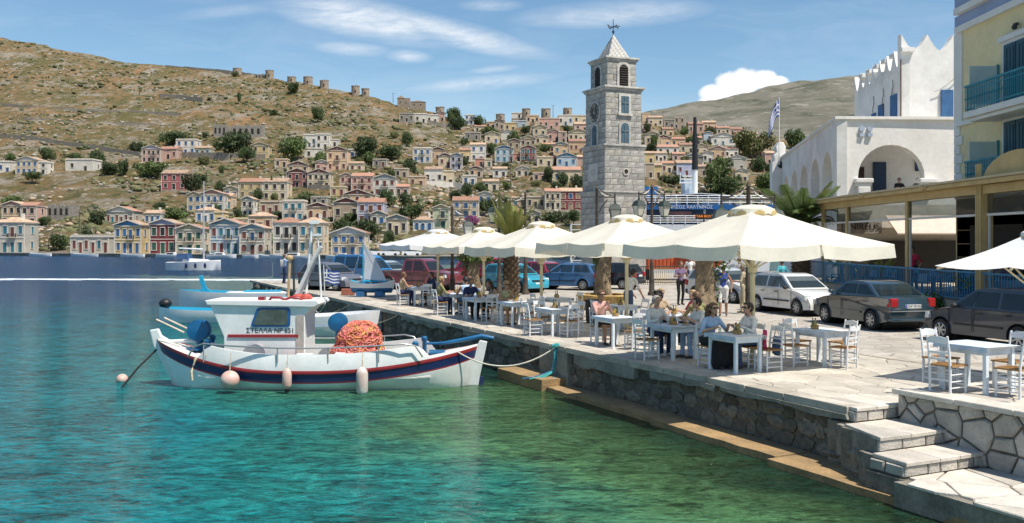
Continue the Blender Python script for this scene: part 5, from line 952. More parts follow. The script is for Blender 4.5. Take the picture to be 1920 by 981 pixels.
for zf in (5.75, 8.62):
    for yc in (34.0, 29.6):
        m = MB(); m.bx(-.10, .02, yc-1.05, yc+1.05, zf, zf+2.55); m.bx(-.2, .02, yc-1.2, yc+1.2, zf+2.55, zf+2.75); fr = m.build('window_surround', HWH, hotel)
        for s in (-1, 1):
            m = MB(); m.bx(-.16, -.10, yc+s*.43-.40, yc+s*.43+.40, zf+.05, zf+2.4)
            for q in range(3): m.bx(-.185, -.16, yc+s*.43-.3+q*.22, yc+s*.43-.14+q*.22, zf+.2, zf+2.25)
            m.build('shutter', HSH, fr)
        m = MB(); m.bx(-.2, -.1, yc-.12, yc+.12, zf+2.95, zf+3.05); m.ell((-.2, yc, zf+2.9), .1); m.build('wall_lamp', IRONB, hotel)
    m = MB(); m.bx(-1.25, .0, Y0, YB-.0, zf-.22, zf+.02); m.bx(-1.1, 0, Y0, YB-.15, zf-.36, zf-.221); m.build('balcony_slab', HWH, hotel, bevel=.03)
    rl = link('balcony_railing', None, hotel)
    m = MB(); m.bx(-1.23, -1.16, Y0, YB-.03, zf+.95, zf+1.02); m.bx(-1.21, -1.18, Y0, YB-.03, zf+.12, zf+.16); m.bx(-1.21, -1.18, Y0, YB-.03, zf+.78, zf+.81); m.bx(-1.2, 0, YB-.10, YB-.04, zf+.95, zf+1.02); m.bx(-1.2, 0, YB-.09, YB-.05, zf+.12, zf+.16); m.build('hand_rail', HRAIL, rl)
    bal = MB(); bal.cyl((0,0,.04), (0,0,.95), .016, None, 6); bal.ell((0,0,.5), (.03,.03,.07), 6, 4); bme = bal.mesh('baluster', HRAIL)
    y = YB-.07
    while y > 27.5: link('baluster', bme, rl, (-1.195, y, zf)); y -= .12
    for k in range(9): link('baluster', bme, rl, (-1.1+k*.125, YB-.07, zf))
    m = MB(); m.bx(-1.15, -.05, YB-.30, YB-.24, zf+.3, zf+1.75); m.build('glass_divider', M('frosted_glass', (.50,.60,.58), .3, .05), hotel); m = MB(); m.bx(-.10, -.04, YB-.32, YB-.22, zf, zf+1.8); m.build('divider_post', HRAIL, hotel)
# ------------------------------------------------------------ restaurant canopy in front
BEI = M('canopy_beige', (.50,.36,.16), .7, .12, 1.5); CWH = M('frame_white', (.62,.60,.55), .6, .08); INT = M('restaurant_wall', (.30,.22,.12), .9, .2, .8); rest = thing('restaurant_terrace', 'beige framed glazed restaurant terrace under a sloping canopy below the hotel', 'restaurant', (15.5, 0, QZ)); RY0, RY1 = 25.0, 46.5; TZ2 = .6
m = MB(); m.bx(-.1, 11, RY0, 56, 0, TZ2); m.build('terrace_base', M('terrace_plinth', (.42,.36,.27), .9, .2, .8, .4, 8), rest)
for i, d in enumerate((46.4, 43.05, 36.5, 30.6, 26.0)):
    w = .34 if i == 3 else .17; m = MB(); m.bx(-w/2, w/2, d-w/2-.03, d+w/2+.03, TZ2, 4.36)
    if i == 3:
        for q in (-.13, 0, .13): m.cyl((-.2, d+q, TZ2), (-.2, d+q, 5.2), .05, None, 8)
    m.build('post', BEI, rest)
m = MB(); m.bx(-.16, .16, RY0, RY1, 4.22, 4.5); m.build('front_beam', BEI, rest)
m = MB(); m.bx(-.5, .1, RY0, RY1+.3, 4.5, 4.66); m.build('gutter', BEI, rest, bevel=.03)
m = MB(); m.add([(-.55, RY0, 4.66), (-.55, RY1+.4, 4.66), (3.1, RY1+.4, 5.05), (3.1, RY0, 5.05), (-.55, RY0, 4.74), (-.55, RY1+.4, 4.74), (3.1, RY1+.4, 5.13), (3.1, RY0, 5.13)], [(0,1,2,3),(4,7,6,5),(0,4,5,1),(1,5,6,2),(2,6,7,3),(3,7,4,0)]); m.build('canopy_roof', M('canopy_cream', (.52,.42,.26), .8, .1, .6), rest)
for d in (34.0, 40.0): m = MB(); m.ell((-.5, d, 4.62), (.14, .3, .1)); m.build('canopy_bracket', BEI, rest)
n = 14; m = MB(); m.prism([(26.0+2.1-2.1*math.cos(PI*i/n)-0, 4.5+.95*math.sin(PI*i/n)) for i in range(n+1)], -.18, 0, 'yz', -.12); m.build('arched_fascia', BEI, rest)
m = MB(); m.bx(-.04, .04, RY0, RY1, 3.5, 3.58); m.build('glazing_bar', CWH, rest)
for a, b in ((46.3, 43.15), (42.95, 36.6), (36.4, 30.8), (30.4, 26.1)):
    m = MB(); m.bx(-.015, .015, b, a, 3.58, 4.22); m.build('glass_pane', glass('pane_glass', (.10,.10,.09), .72), rest)
    m = MB(); m.bx(-.03, .03, a-.12, a-.06, TZ2, 3.5); m.bx(-.03, .03, b+.06, b+.12, TZ2, 3.5); m.build('sash_frame', CWH, rest)
m = MB(); m.bx(3.0, 3.2, RY0, 38.8, TZ2, 4.9); m.build('inner_wall', INT, rest)
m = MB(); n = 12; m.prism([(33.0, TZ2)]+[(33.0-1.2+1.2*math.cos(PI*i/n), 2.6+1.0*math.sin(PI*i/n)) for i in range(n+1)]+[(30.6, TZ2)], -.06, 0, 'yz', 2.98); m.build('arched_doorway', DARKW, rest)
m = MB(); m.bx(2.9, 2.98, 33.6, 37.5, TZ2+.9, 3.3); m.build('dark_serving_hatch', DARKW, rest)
for k in range(4): m = MB(); m.bx(2.93, 2.99, 33.2, 38.7, 2.0+k*.55, 2.03+k*.55); m.build('wall_groove', M('groove_tan', (.36,.27,.15), .9), rest)
m = MB(); m.bx(1.0, 9.5, 47.2, 47.4, TZ2, 4.5); bw = m.build('end_wall', M('end_wall_white', (.50,.47,.42), .9, .15, .6), rest)
m = MB(); m.bx(1.2, 3.15, 47.08, 47.18, 3.05, 3.72); sg = m.build('sign_board', M('sign_grey', (.22,.20,.18), .8), rest)
LT(text_mesh('NIREUS', .47, BLACK), sg, (2.28, 47.05, 3.38), (PI/2, 0, 0))
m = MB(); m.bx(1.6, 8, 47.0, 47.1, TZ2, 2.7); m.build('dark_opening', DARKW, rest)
m = MB(); m.add([(3.3, 45.5, 3.0), (8.5, 45.5, 3.0), (8.5, 47, 3.9), (3.3, 47, 3.9), (3.3, 45.5, 3.06), (8.5, 45.5, 3.06), (8.5, 47, 3.96), (3.3, 47, 3.96)], [(0,1,2,3),(4,5,6,7),(0,1,5,4),(1,2,6,5),(3,0,4,7)]); m.build('pink_awning', M('awning_pink', (.60,.47,.40), .8, .08), rest)
m = MB(); m.bx(-.1, 3.1, 25.2, 25.3, TZ2, 4.5); m.build('side_glass', glass('pane_glass'), rest)
# turquoise balustrade along the terrace edge
RB = M('rail_blue', (.02,.20,.36), .55, .15, 2); rail = thing('terrace_railing', 'bright blue slatted railing along the restaurant terrace edge', 'railing', (15.35, 0, QZ+TZ2))
m = MB(); m.bx(-.03, .03, RY0, RY1+4, 1.0, 1.06); m.build('top_rail', RB, rail); m = MB(); m.bx(-.02, .02, RY0, RY1+4, .10, .14); m.build('bottom_rail', RB, rail)
sl = MB(); sl.bx(-.012, .012, -.018, .018, .1, 1.02); sme = sl.mesh('slat', RB); y = RY1+4
while y > RY0+1: link('slat', sme, rail, (0, y, 0)); y -= .17
# ------------------------------------------------------------ fishing boat in front (bow to the left)
HW = M('hull_white', (.80,.81,.80), .38, .08, 1.6, col2=(.66,.68,.66)); HR = M('hull_red', (.30,.025,.03), .4, .12, 2); HN = M('hull_navy', (.012,.025,.10), .35, .15, 2); HBL = M('bright_blue', (.008,.115,.27), .4, .15, 2); DECK = M('boat_deck', (.62,.60,.56), .6, .1, 2); STEEL = M('rail_steel', (.45,.46,.46), .35, .1, metal=.7); ROPE = M('rope', (.50,.42,.30), .9, .2, 20); WPL = M('white_plastic', (.68,.66,.62), .4, .1, 3, col2=(.55,.40,.35))
boat = thing('fishing_boat', 'white wooden fishing boat with navy and red stripes and a small wheelhouse', 'boat', (-5.08, 24.3, 0)); LB_ = 8.36; NB = 44
def hb(u):                                                               # half breadth at the sheer, u 0 bow .. 1 stern
    return 1.22*max(.012, (math.sin(PI*min(1, u*.98+.0)))**.58 if u < .5 else max(.012, (1-((u-.5)/.5)**2.6))**.62)
def sheer(u): return .52+.70*max(0, (.42-u)/.42)**2.0*1.0+.50*max(0, (u-.52)/.48)**1.9
def bx_(u): return (u-.5)*LB_
def sec(u, z, k):                                                       # hull point at fraction k of the height between keel and sheer
    return 0
rows = [(-.45, .0), (-.28, .45), (-.02, .72)]
m = MB(); S_ = []
for i in range(NB+1):
    u = i/NB; h = sheer(u); b = hb(u); x = bx_(u); rake = -.42*max(0, 1-u/.10)**1.0
    def pt(f, zf): 
        z = zf; xx = x+(.55*(h-z)/(h+.3)*max(0, 1-u/.16)**1.2)-(.30*(h-z)/(h+.3)*max(0, (u-.9)/.1)); return (xx, f*b, z)
    t1, t2, t3 = h-.09, h-.29, h-.325
    P = [(0, -.42), (.42, -.34), (.74, -.05), (.88, min(.18, t3-.12)), (.955, t3), (.958, t2), (.985, t1), (1.0, t1), (1.012, t1+.045), (1.0, h)]
    S_.append([pt(-f, z) for f, z in P])
mis = [0, 0, 0, 0, 1, 2, 1, 1, 1]
for sgn in (1, -1):
    secs_ = [[(p[0], p[1]*sgn, p[2]) for p in q] for q in S_]; m.loft(secs_, False, False, 0, mis)
m.build('hull', [HW, HR, HN], boat, smooth=50)
m = MB(); tops = [[(q[-1][0], q[-1][1]*.985, q[-1][2]-.02), (q[-1][0], q[-1][1]*.5, q[-1][2]+.02), (q[-1][0], 0, q[-1][2]+.04), (q[-1][0], -q[-1][1]*.5, q[-1][2]+.02), (q[-1][0], -q[-1][1]*.985, q[-1][2]-.02)] for q in S_]
m.loft([t for i, t in enumerate(tops) if i <= 9], False, False); m.build('foredeck', DECK, boat)
m = MB(); m.loft([t for i, t in enumerate(tops) if i >= 37], False, False); m.build('aft_deck', DECK, boat)
m = MB(); m.loft([[(p[0], p[1]*.96, .30) for p in (t[0], t[2], t[4])] for i, t in enumerate(tops) if 8 <= i <= 38], False, False); m.build('well_deck', DECK, boat)
# raised bulwark amidships with its rounded ends
m = MB(); bu = []
for sgn in (1, -1):
    L1 = []
    for i in range(7, 39):
        q = S_[i][-1]; u = i/NB; e = min(1, (i-7)/2.0, (38-i)/2.0); hgt = .40*(math.sin(e*PI/2))**1.3+.02*0; k = .985
        L1.append([(q[0], q[1]*sgn*1.0, q[2]-.01), (q[0], q[1]*sgn*.99, q[2]+hgt*.97), (q[0], q[1]*sgn*.985-sgn*.0, q[2]+hgt), (q[0], q[1]*sgn*.93, q[2]+hgt), (q[0], q[1]*sgn*.93, .32)])
    m.loft(L1, False, False)
m.build('bulwark', HW, boat, smooth=35)
# stem post with curl, stern post with rudder and blue tiller
m = MB(); q0 = S_[0][-1]; m.prism([(q0[0]+.62, -.35), (q0[0]+.30, .3), (q0[0]-.06, 1.0), (q0[0]-.16, 1.42), (q0[0]+.06, 1.46), (q0[0]+.14, 1.28), (q0[0]+.34, 1.16), (q0[0]+.46, 1.02), (q0[0]+.42, .6), (q0[0]+.8, -.35)], .13, 0, 'xz', -.065); m.build('stem_post', HW, boat, bevel=.03)
q1 = S_[-1][-1]; m = MB(); m.prism([(q1[0]-.5, -.3), (q1[0]-.02, -.3), (q1[0]+.06, .2), (q1[0]+.26, 1.12), (q1[0]+.06, 1.16), (q1[0]-.26, .5)], .12, 0, 'xz', -.06); m.build('stern_post', HW, boat, bevel=.02)
m = MB(); m.prism([(q1[0]-.5, -.35), (q1[0]+.16, -.35), (q1[0]+.15, .20), (q1[0]-.42, .24)], .07, 0, 'xz', -.037); m.build('rudder', HN, boat)
m = MB(); m.tube([(q1[0]+.42, 0, 1.20), (q1[0]+.1, 0, 1.26), (q1[0]-.35, -.02, 1.17), (q1[0]-.9, -.04, 1.08), (q1[0]-1.35, -.05, 1.07)], [.05, .06, .055, .04, .03], 8); m.build('tiller', HBL, boat, smooth=60)
for pts, z in (([(-3.55, -.12), (-3.0, -.42), (-2.85, .1), (-3.35, .25)], sheer(.13)+.07), ([(2.95, -.35), (3.55, -.22), (3.6, .2), (2.9, .3)], sheer(.88)+.03)):
    m = MB(); m.prism(pts, .035, 0, 'xy', z); m.build('blue_hatch', HBL, boat)
for x, y in ((2.62, -.55), (2.75, .55), (-2.72, -.35), (-2.85, .4)):
    z = sheer(.5+x/LB_); m = MB(); m.lathe([(.06, -.1), (.06, .32), (.085, .35), (.085, .43), (.04, .47)], (x, y, z), 10); m.build('bollard', HBL, boat, smooth=40)
# wheelhouse with forward-flaring roof
CY = .62; z0, z1 = .35, 2.02; cz = lambda py: EYE+(HY-py)/F*23.7; cxx = lambda px: (px-960)/F*23.7+5.08
m = MB(); prof = [(cxx(420), z0), (cxx(420), cz(632)), (cxx(394), cz(572)), (cxx(590), cz(572)), (cxx(572), cz(590)), (cxx(572), z0)]
m.prism(prof, 2*CY, 0, 'xz', -CY); cab = m.build('wheelhouse', HW, boat, bevel=.02)
m = MB(); m.prism([(cxx(390), cz(572)), (cxx(386), cz(563)), (cxx(596), cz(563)), (cxx(600), cz(570)), (cxx(590), cz(576))], 2*CY+.16, 0, 'xz', -CY-.08); m.build('roof_slab', M('roof_white', (.72,.72,.71), .5, .05), cab, bevel=.02)
def rrect(pts, r=.06, n=4):
    out = []; N_ = len(pts)
    for i in range(N_):
        p, a, b = Vector(pts[i]), Vector(pts[i-1]), Vector(pts[(i+1) % N_]); d1 = (a-p).normalized(); d2 = (b-p).normalized()
        for k in range(n+1): t = k/n; out.append(tuple((p+d1*r*(1-t)**2+d2*r*t**2)))
    return out
wp = [(cxx(470), cz(613)), (cxx(483), cz(576.5)), (cxx(545), cz(576.5)), (cxx(545), cz(613))]
m = MB(); m.prism(rrect(wp, .1), -.035, 0, 'xz', -CY); wf = m.build('window_frame', M('window_blue', (.01,.09,.26), .4, .1), cab)
c_ = (sum(p[0] for p in wp)/4, sum(p[1] for p in wp)/4); m = MB(); m.prism(rrect([(c_[0]+(p[0]-c_[0])*.86, c_[1]+(p[1]-c_[1])*.80) for p in wp], .08), -.012, 0, 'xz', -CY-.034); m.build('pane', M('cabin_glass', (.045,.07,.065), .05, .5, 1.2, spec=1.0), wf)
m = MB(); m.bx(cxx(428), cxx(560), -CY-.03, -CY, cz(631)-.02, cz(627)); m.build('red_moulding', HR, cab)
m = MB(); m.bx(cxx(556), cxx(570), -CY-.02, -CY, .4, cz(592)); m.build('door_frame', M('weathered_wood', (.42,.36,.32), .8), cab)
LT(text_mesh('ΣΤΕΛΛΑ NP 651', .168, BLACK, .003), cab, (cxx(507), -CY-.005, cz(620)), (PI/2, 0, 0))
m = MB(); m.tube([(cxx(505), -CY+.05, cz(563)), (cxx(509), -CY, cz(558)), (cxx(525), -CY, cz(558)), (cxx(534), -CY+.02, cz(562)), (cxx(545), -CY, cz(558)), (cxx(560), -CY, cz(558)), (cxx(566), -CY+.05, cz(563))], .035, 6); m.build('red_grab_rail', HR, cab, smooth=60)
m = MB(); m.bx(cxx(484), cxx(496), -.62, -.45, cz(563), cz(557)); m.build('navigation_light', HR, cab)
# mast frame, ladder, horn and flag on the roof
m = MB(); zr = cz(563)
for y in (-.22, .22): m.tube([(cxx(545), y, zr), (cxx(580), y*.5, zr+1.05), (cxx(592), y*.3, zr+1.35)], .05, 6)
for k in range(6): x = cxx(545)+(cxx(585)-cxx(545))*k/6; m.bar((x, -.2+k*.02, zr+.2*k), (x, .2-k*.02, zr+.2*k), .04, .04)
m.build('mast_frame', M('mast_grey', (.52,.52,.52), .5, .1), boat)
m = MB(); m.cyl((cxx(592), .1, zr), (cxx(585), .1, zr+1.7), .03, .02, 8); m.box((cxx(584), .1, zr+1.66), (.2, .1, .06)); m.cyl((cxx(560), .2, zr), (cxx(572), .25, zr+1.95), .035, None, 8); m.bx(cxx(568), cxx(584), .15, .35, zr+1.95, zr+2.05); m.build('antenna', HW, boat)
m = MB(); m.cyl((cxx(528), .1, zr), (cxx(531), .1, zr+1.0), .035, None, 8); m.ell((cxx(531), .1, zr+1.06), (.10, .10, .08)); m.build('tan_pole', M('tan_paint', (.42,.30,.16), .6), boat)
m = MB(); m.cyl((cxx(538), .2, zr), (cxx(536), .2, zr+1.1), .03, None, 8); m.bx(cxx(510), cxx(560), .19, .21, zr+.62, zr+.65); m.build('dark_pole', IRONB, boat)
bf = thing('boat_flag', 'small blue and white striped flag on the fishing boat roof', 'flag', (-5.08+cxx(600), 24.35, zr)); m = MB(); m.cyl((0, 0, -.15), (-.04, 0, .88), .014, None, 6); m.build('staff', M('pole_white', (.6,.6,.58), .5), bf)
g = greek_flag(bf, .46, .36, .15, amp=.03); g.location = (-.04, 0, .76); g.rotation_euler = (0, 0, .1)
for x in (.55, .75): m = MB(); m.ell((cxx(556)+x-.6, -.2, zr+.06), (.16, .13, .09), 8, 5, 0, .2); m.build('red_float', M('red_float', (.45,.08,.06), .7), boat)
# winches
def winch(x, y, z, r, nm):
    m = MB(); m.lathe([(.04, -.30), (r*.7, -.28), (r, -.22), (r, -.18), (r*.35, -.12), (r*.35, .0), (r, .06), (r, .10), (.04, .14)], (x, y, z), 28, 0, (0, -1, 0)); w = m.build(nm, HBL, boat, smooth=35)
    m = MB(); m.lathe([(r*.98, .16), (r*1.0, .19), (r*.8, .2)], (x, y+.42, z), 24, 0, (0, -1, 0)); m.build('brass_rim', M('brass_rim', (.40,.30,.14), .5), w); return w
winch(-3.05, -.1, cz(620)-.04, .27, 'bow_winch'); winch(cxx(617), .55, cz(612), .24, 'deck_winch')
m = MB(); m.cyl((-3.02, -.02, .7), (-3.05, -.02, cz(630)), .1, .09, 10); m.build('winch_stand', HBL, boat); m = MB(); m.cyl((cxx(617), .6, .3), (cxx(617), .6, cz(620)), .07, None, 10); m.build('winch_stand', HBL, boat)
m = MB()
for y in (-.3, .25): m.tube([(-3.35, y, cz(626)), (-4.05, y-.05, cz(626)+.34)], .028, 6)
m.build('roller_bar', M('bare_pole', (.55,.47,.38), .7), boat); m = MB(); m.tube([(-4.25, 0, 1.1), (-3.3, .0, 1.14), (-2.6, .02, 1.02)], .05, 8); m.build('bowsprit_pole', HW, boat)
# railings
for y, x0, x1, z in ((-1.12, -2.75, 2.55, .0), (1.12, -2.4, 2.3, .0)):
    m = MB(); zz = 1.18; P = [(x0-.25, y*.9, .86), (x0-.1, y*.93, zz-.08), (x0+.15, y*.95, zz)]+[(x0+.15+(x1-x0-.3)*k/8, y*(1.03+.05*math.sin(PI*k/8)), zz-.1*math.sin(PI*k/8)) for k in range(1, 9)]+[(x1+.12, y*.95, zz-.05), (x1+.3, y*.9, .84)]
    m.tube(P, .022, 6); 
    for k in (2, 5, 7, 9): p = P[k]; m.cyl((p[0], p[1], p[2]), (p[0], p[1], .72), .018, None, 6)
    m.build('guard_rail', STEEL, boat, smooth=60)
m = MB(); m.lathe([(.20, -.03), (.27, -.05), (.32, 0), (.27, .05), (.20, .03)], (-1.35, -.92, .88), 18, 0, (0, -1, .1)); m.build('steering_hoop', M('grey_hoop', (.30,.29,.32), .6), boat, smooth=60)
for x, y, sx, sy, sz, mt in ((-.15, -.8, .42, .3, .28, HW), (-.6, -.75, .5, .35, .16, HR), (-.95, -.7, .5, .4, .2, BLACK), (.75, -.7, .28, .28, .3, HW), (1.2, .2, 1.0, 1.2, .25, HW), (2.15, -.2, .5, .5, .18, M('old_rag', (.3,.27,.24), .9))):
    m = MB(); m.bx(x-sx/2, x+sx/2, y-sy/2, y+sy/2, .55, .62+sz); m.build('deck_box', mt, boat, bevel=.03)
m = MB()
for k in range(5): m.tube([(-2.55+.2*math.cos(a*.5)*(1-.1*k)+random.uniform(-.03, .03), -.62+.2*math.sin(a*.5)+random.uniform(-.03, .03), .80+.03*k) for a in range(14)], .03, 5)
m.tube([(-2.65, -.55, .85), (-2.9, -.8, .75), (-2.95, -.92, .45), (-2.92, -.95, .25)], .035, 5); m.build('coiled_rope', ROPE, boat)
# pile of fishing net
net = thing('fishing_net', 'heap of pink, orange and yellow fishing net piled on the boat deck', 'net', (-5.08+1.05, 24.2, .5)); net.scale = (1.0, 1.0, 1.02); NC = [M('net_pink', (.70,.17,.15), .9, .25, 9), M('net_orange', (.62,.26,.08), .9, .25, 9), M('net_yellow', (.60,.42,.07), .9, .25, 9), M('net_salmon', (.66,.27,.21), .9, .25, 9)]
m = MB(); m.ell((0, 0, .28), (.60, .66, .50), 20, 14, 0, .06); m.ell((.1, 0, .68), (.46, .5, .42), 18, 12, 0, .06); m.build('net_mound', M('net_core', (.55,.16,.12), .95, .4, 14, 1, 60), net, smooth=80)
rr = random.Random(12)
def nsurf(a, z): r_ = (.64*math.sqrt(max(0, 1-((z-.28)/.56)**2)) if z < .55 else .53*math.sqrt(max(0, 1-((z-.62)/.53)**2)))+.02; return (r_*math.cos(a)*1.02+(.1*z), r_*math.sin(a)*1.08, z)
for ci in range(4):
    m = MB()
    for k in range((140, 46, 26, 120)[ci]):
        a, z = rr.uniform(0, 2*PI), rr.uniform(.0, 1.08)
        if ci == 2 and rr.random() < .7: z = rr.uniform(0, .35) if math.cos(a) < .2 else rr.uniform(.8, 1.1)
        da = rr.choice((-1, 1))*rr.uniform(.05, .16); dz = rr.uniform(-.05, .05); P = []
        for i in range(11): a += da*(1+.5*math.sin(i*1.7+k)); z = min(1.12, max(-.05, z+dz+.05*math.sin(i*2.1+k*3))); p = nsurf(a, z); w = 1+rr.uniform(-.02, .07); P.append((p[0]*w, p[1]*w, p[2]+rr.uniform(-.015, .02)))
        m.tube(P, rr.uniform(.008, .018), 4)
    tag(m.build('net_strands', NC[ci], net), kind='stuff')
# fenders, buoy and lines
def fender(lab, px, y, z0, z1, r, ball=False, rz=0.):
    x = (px-960)/F*(24.3+y); t = thing('fender', lab, 'fender', (x, 24.3+y, 0), 0, 'fenders hung on the fishing boat'); m = MB()
    if ball: m.ell((0, 0, (z0+z1)/2), (r, r, (z1-z0)/2), 18, 12)
    else: m.lathe([(.02, z0), (r*.75, z0+.04), (r, z0+.12), (r, z1-.12), (r*.8, z1-.04), (.04, z1+.03)], (0,0,0), 16)
    m.build('body', M('buoy_pale', (.66,.50,.44), .5, .1, 5, col2=(.60,.33,.27)) if ball or r < .12 else WPL, t, smooth=60)
    m = MB(); m.tube([(0, 0, z1), (0, .02, z1+.2), (0, .10, .98)], .014, 5); m.build('lanyard', ROPE, t)
    if not ball: m = MB(); m.lathe([(.05, z0-.06), (r*.6, z0), (.03, z0+.05)], (0,0,0), 10); m.build('end_cap', BLACK, t)
fender('round pink and white ball fender hanging at the bow side', 431, -1.42, .10, .56, .23, True); fender('slim pinkish fender hanging amidships below the wheelhouse', 538, -1.47, .10, .60, .115); fender('thick white fender hanging below the net pile', 679, -1.44, -.06, .62, .145)
t = thing('mooring_buoy', 'small pink float on the dark bow mooring line', 'buoy', gp(229, 716, 0)); m = MB(); m.ell((0, 0, .07), (.15, .15, .14), 14, 9); m.build('float', M('buoy_pale', (0,0,0)), t, smooth=60)
t = thing('mooring_line', 'dark mooring line running from the bow into the water', 'rope', gp(215, 728, 0)); m = MB(); a = gp(215, 728, 0); b = Vector((-5.08-LB_/2+.1, 24.3, 1.0)); m.tube([(0, 0, -.2), tuple((b-a)*.5-Vector((0, 0, .03))), tuple(b-a)], .026, 6); m.build('line', M('dark_rope', (.03,.028,.03), .9), t)
def rope(lab, a, b, sag, r=.022, mat=ROPE, n=16):
    a, b = Vector(a), Vector(b); t = thing('mooring_rope', lab, 'rope', a, 0, 'mooring ropes'); m = MB(); m.tube([tuple((b-a)*(i/n)-Vector((0, 0, sag*4*(i/n)*(1-i/n)))) for i in range(n+1)], r, 6); m.build('rope', mat, t); return t
KN = Q(9.9, -.06, QZ-.05); rope('pale stern rope sagging from the fishing boat to the quay knot', (-5.08+3.7, 23.75, sheer(.93)+.02), KN, .42, .02, M('pale_rope', (.55,.53,.46), .9))
t = thing('rope_knot', 'turquoise rope knotted on the quay edge with ends trailing down', 'rope', KN); m = MB(); TQR = M('turquoise_rope', (.05,.34,.34), .9, .2, 20); m2 = M('blue_rope', (.03,.16,.30), .9, .2, 20)
for k in range(7): m.tube([(.10*math.cos(a_*.9+k)*random.uniform(.6, 1.1), .10*math.sin(a_*.9+k), .03*math.sin(a_*1.3+k)+.05) for a_ in range(8)], .02, 5)
m.build('knot', TQR, t)
for k in range(6): m = MB(); dx = random.uniform(-.25, .12); m.tube([(random.uniform(-.05, .05), -.05, 0), (dx*.2, -.1, -.3), (dx*.5, -.13, -.6), (dx*1.5-.2, -.3, -.72), (dx*2.2-.35, -.35-random.uniform(0, .2), -.74)], .014, 5); m.build('trailing_end', TQR if k % 2 else m2, t)
m = MB(); m.tube([(0, 0, .05), (.5, .1, .03), (.9, .05, .02)], .012, 5); m.build('tail', TQR, t)
rope('thin rope from the wheelhouse roof to the quay wall', (-5.08+cxx(598), 24.6, cz(568)), Q(36, -.05, .9), .55, .018, M('pale_rope', (0,0,0)))
for s, lab in ((29, 'old brown rope slung along the quay wall, left one'), (22.5, 'old brown rope hanging from the quay below the tables')): rope(lab, Q(s, -.08, .9), Q(s+4.5, -.35, .12), .1, .018)
# ------------------------------------------------------------ other boats in the harbour
p = gp(395, 603, 0); b1 = skiff('dinghy', 5.2, 1.7, .52, [BW, BTQ, BTQ], 'white dinghy with turquoise inside moored left of the wheelhouse', (p.x+.3, p.y, 0), PI+.10); 
m = MB(); m.tube([(2.35, 0, .5), (2.5, 0, .8)], [.07, .04], 6); m.build('stem_post', BTQ, b1)
p = gp(470, 575, 0); b2 = skiff('turquoise_boat', 8.2, 2.2, .75, [BW, BTQ, BTQ], 'white boat with turquoise deck and tall bow post behind the wheelhouse', (p.x+.2, p.y, 0), PI+.12)
m = MB(); m.prism([(2.2, .7), (3.0, .7), (2.9, 1.1), (3.05, 1.75), (2.85, 1.8), (2.6, 1.1)], .12, 0, 'xz', -.06); m.build('bow_post', BTQ, b2, bevel=.02); m = MB(); m.bx(-3.0, 1.5, -.7, .7, .70, .85); m.build('deck_house', BW, b2, bevel=.05); m = MB(); m.bx(-1.5, .5, -.5, .5, .85, .92); m.build('deck_mat', BTQ, b2)
p = gp(615, 628, 0); b3 = skiff('speedboat', 5.4, 1.9, .72, [BW, BW, BW], 'white speedboat lying between the fishing boat and the quay', (p.x-.6, p.y, 0), .10); m = MB(); m.bx(-1.5, 1.8, -.97, -.94, .40, .46); m.build('rubbing_strake', M('pale_blue_strake', (.35,.48,.60), .5), b3)
m = MB(); m.ell((-2.9, 0, .75), (.28, .22, .32), 12, 8); m.bx(-2.98, -2.84, -.06, .06, -.2, .6); m.build('outboard_motor', BLACK, b3, smooth=60)
m = MB(); m.ell((2.35, -.1, .85), (.3, .26, .22), 10, 7); m.bx(2.2, 2.36, -.1, .1, .2, .75); ob = m.build('outboard_motor', BLACK, b1, smooth=60)
# yacht
D_ = 118; p = ap(362, 451, D_); p.z = 0; ya = thing('sailing_yacht', 'white sailing yacht with tall bare mast crossing the harbour', 'yacht', p, 0); yx = lambda px: (px-362)/F*D_; yz = lambda py: EYE+(HY-py)/F*D_
m = MB(); S2 = []
for i in range(15): u = i/14; b = 1.35*max(.03, math.sin(PI*(.18+.80*u)) if u > .0 else .5)**.8*(1 if u < .9 else (1-u)/.1*.9+.1); h = .95+.25*u; x = yx(314)+(yx(414)-yx(314))*u; S2.append([(x+(.4 if u < .05 else 0), 0, -.3), (x, -b*.8, -.05), (x, -b, h), (x, 0, h+.08), (x, b, h), (x, b*.8, -.05)])
m.loft(S2); m.build('hull', BW, ya, smooth=45); m = MB(); m.loft([[(yx(345), -.7, 1.0), (yx(345), .7, 1.0), (yx(347), .6, 1.5), (yx(347), -.6, 1.5)], [(yx(395), -.5, 1.1), (yx(395), .5, 1.1), (yx(388), .4, 1.35), (yx(388), -.4, 1.35)]]); m.build('coachroof', BW, ya)
m = MB(); m.loft([[(yx(334), -.9, 1.6), (yx(334), .9, 1.6), (yx(336), .8, 2.1), (yx(336), -.8, 2.1)], [(yx(358), -.9, 1.3), (yx(358), .9, 1.3), (yx(354), .8, 2.1), (yx(354), -.8, 2.1)]]); m.build('blue_sprayhood', M('navy_canvas', (.03,.08,.19), .8), ya)
m = MB(); m.cyl((yx(382), 0, 1.2), (yx(382), 0, yz(340)), .11, .08, 10); ms = m.build('mast', M('mast_alloy', (.45,.46,.48), .4), ya); m = MB(); m.cyl((yx(382), 0, 2.6), (yx(336), 0, 2.75), .13, .1, 8); m.build('boom', BW, ms)
m = MB(); m.cyl((yx(382), 0, yz(342)), (yx(412), 0, 1.3), .015, None, 4); m.cyl((yx(382), 0, yz(342)), (yx(316), 0, 1.3), .015, None, 4); m.build('stay', IRONB, ms)
for px in (356, 373, 391): m = MB(); m.ell((yx(px), -1.38, .6), (.18, .14, .34), 8, 6); m.build('fender', HN, ya)
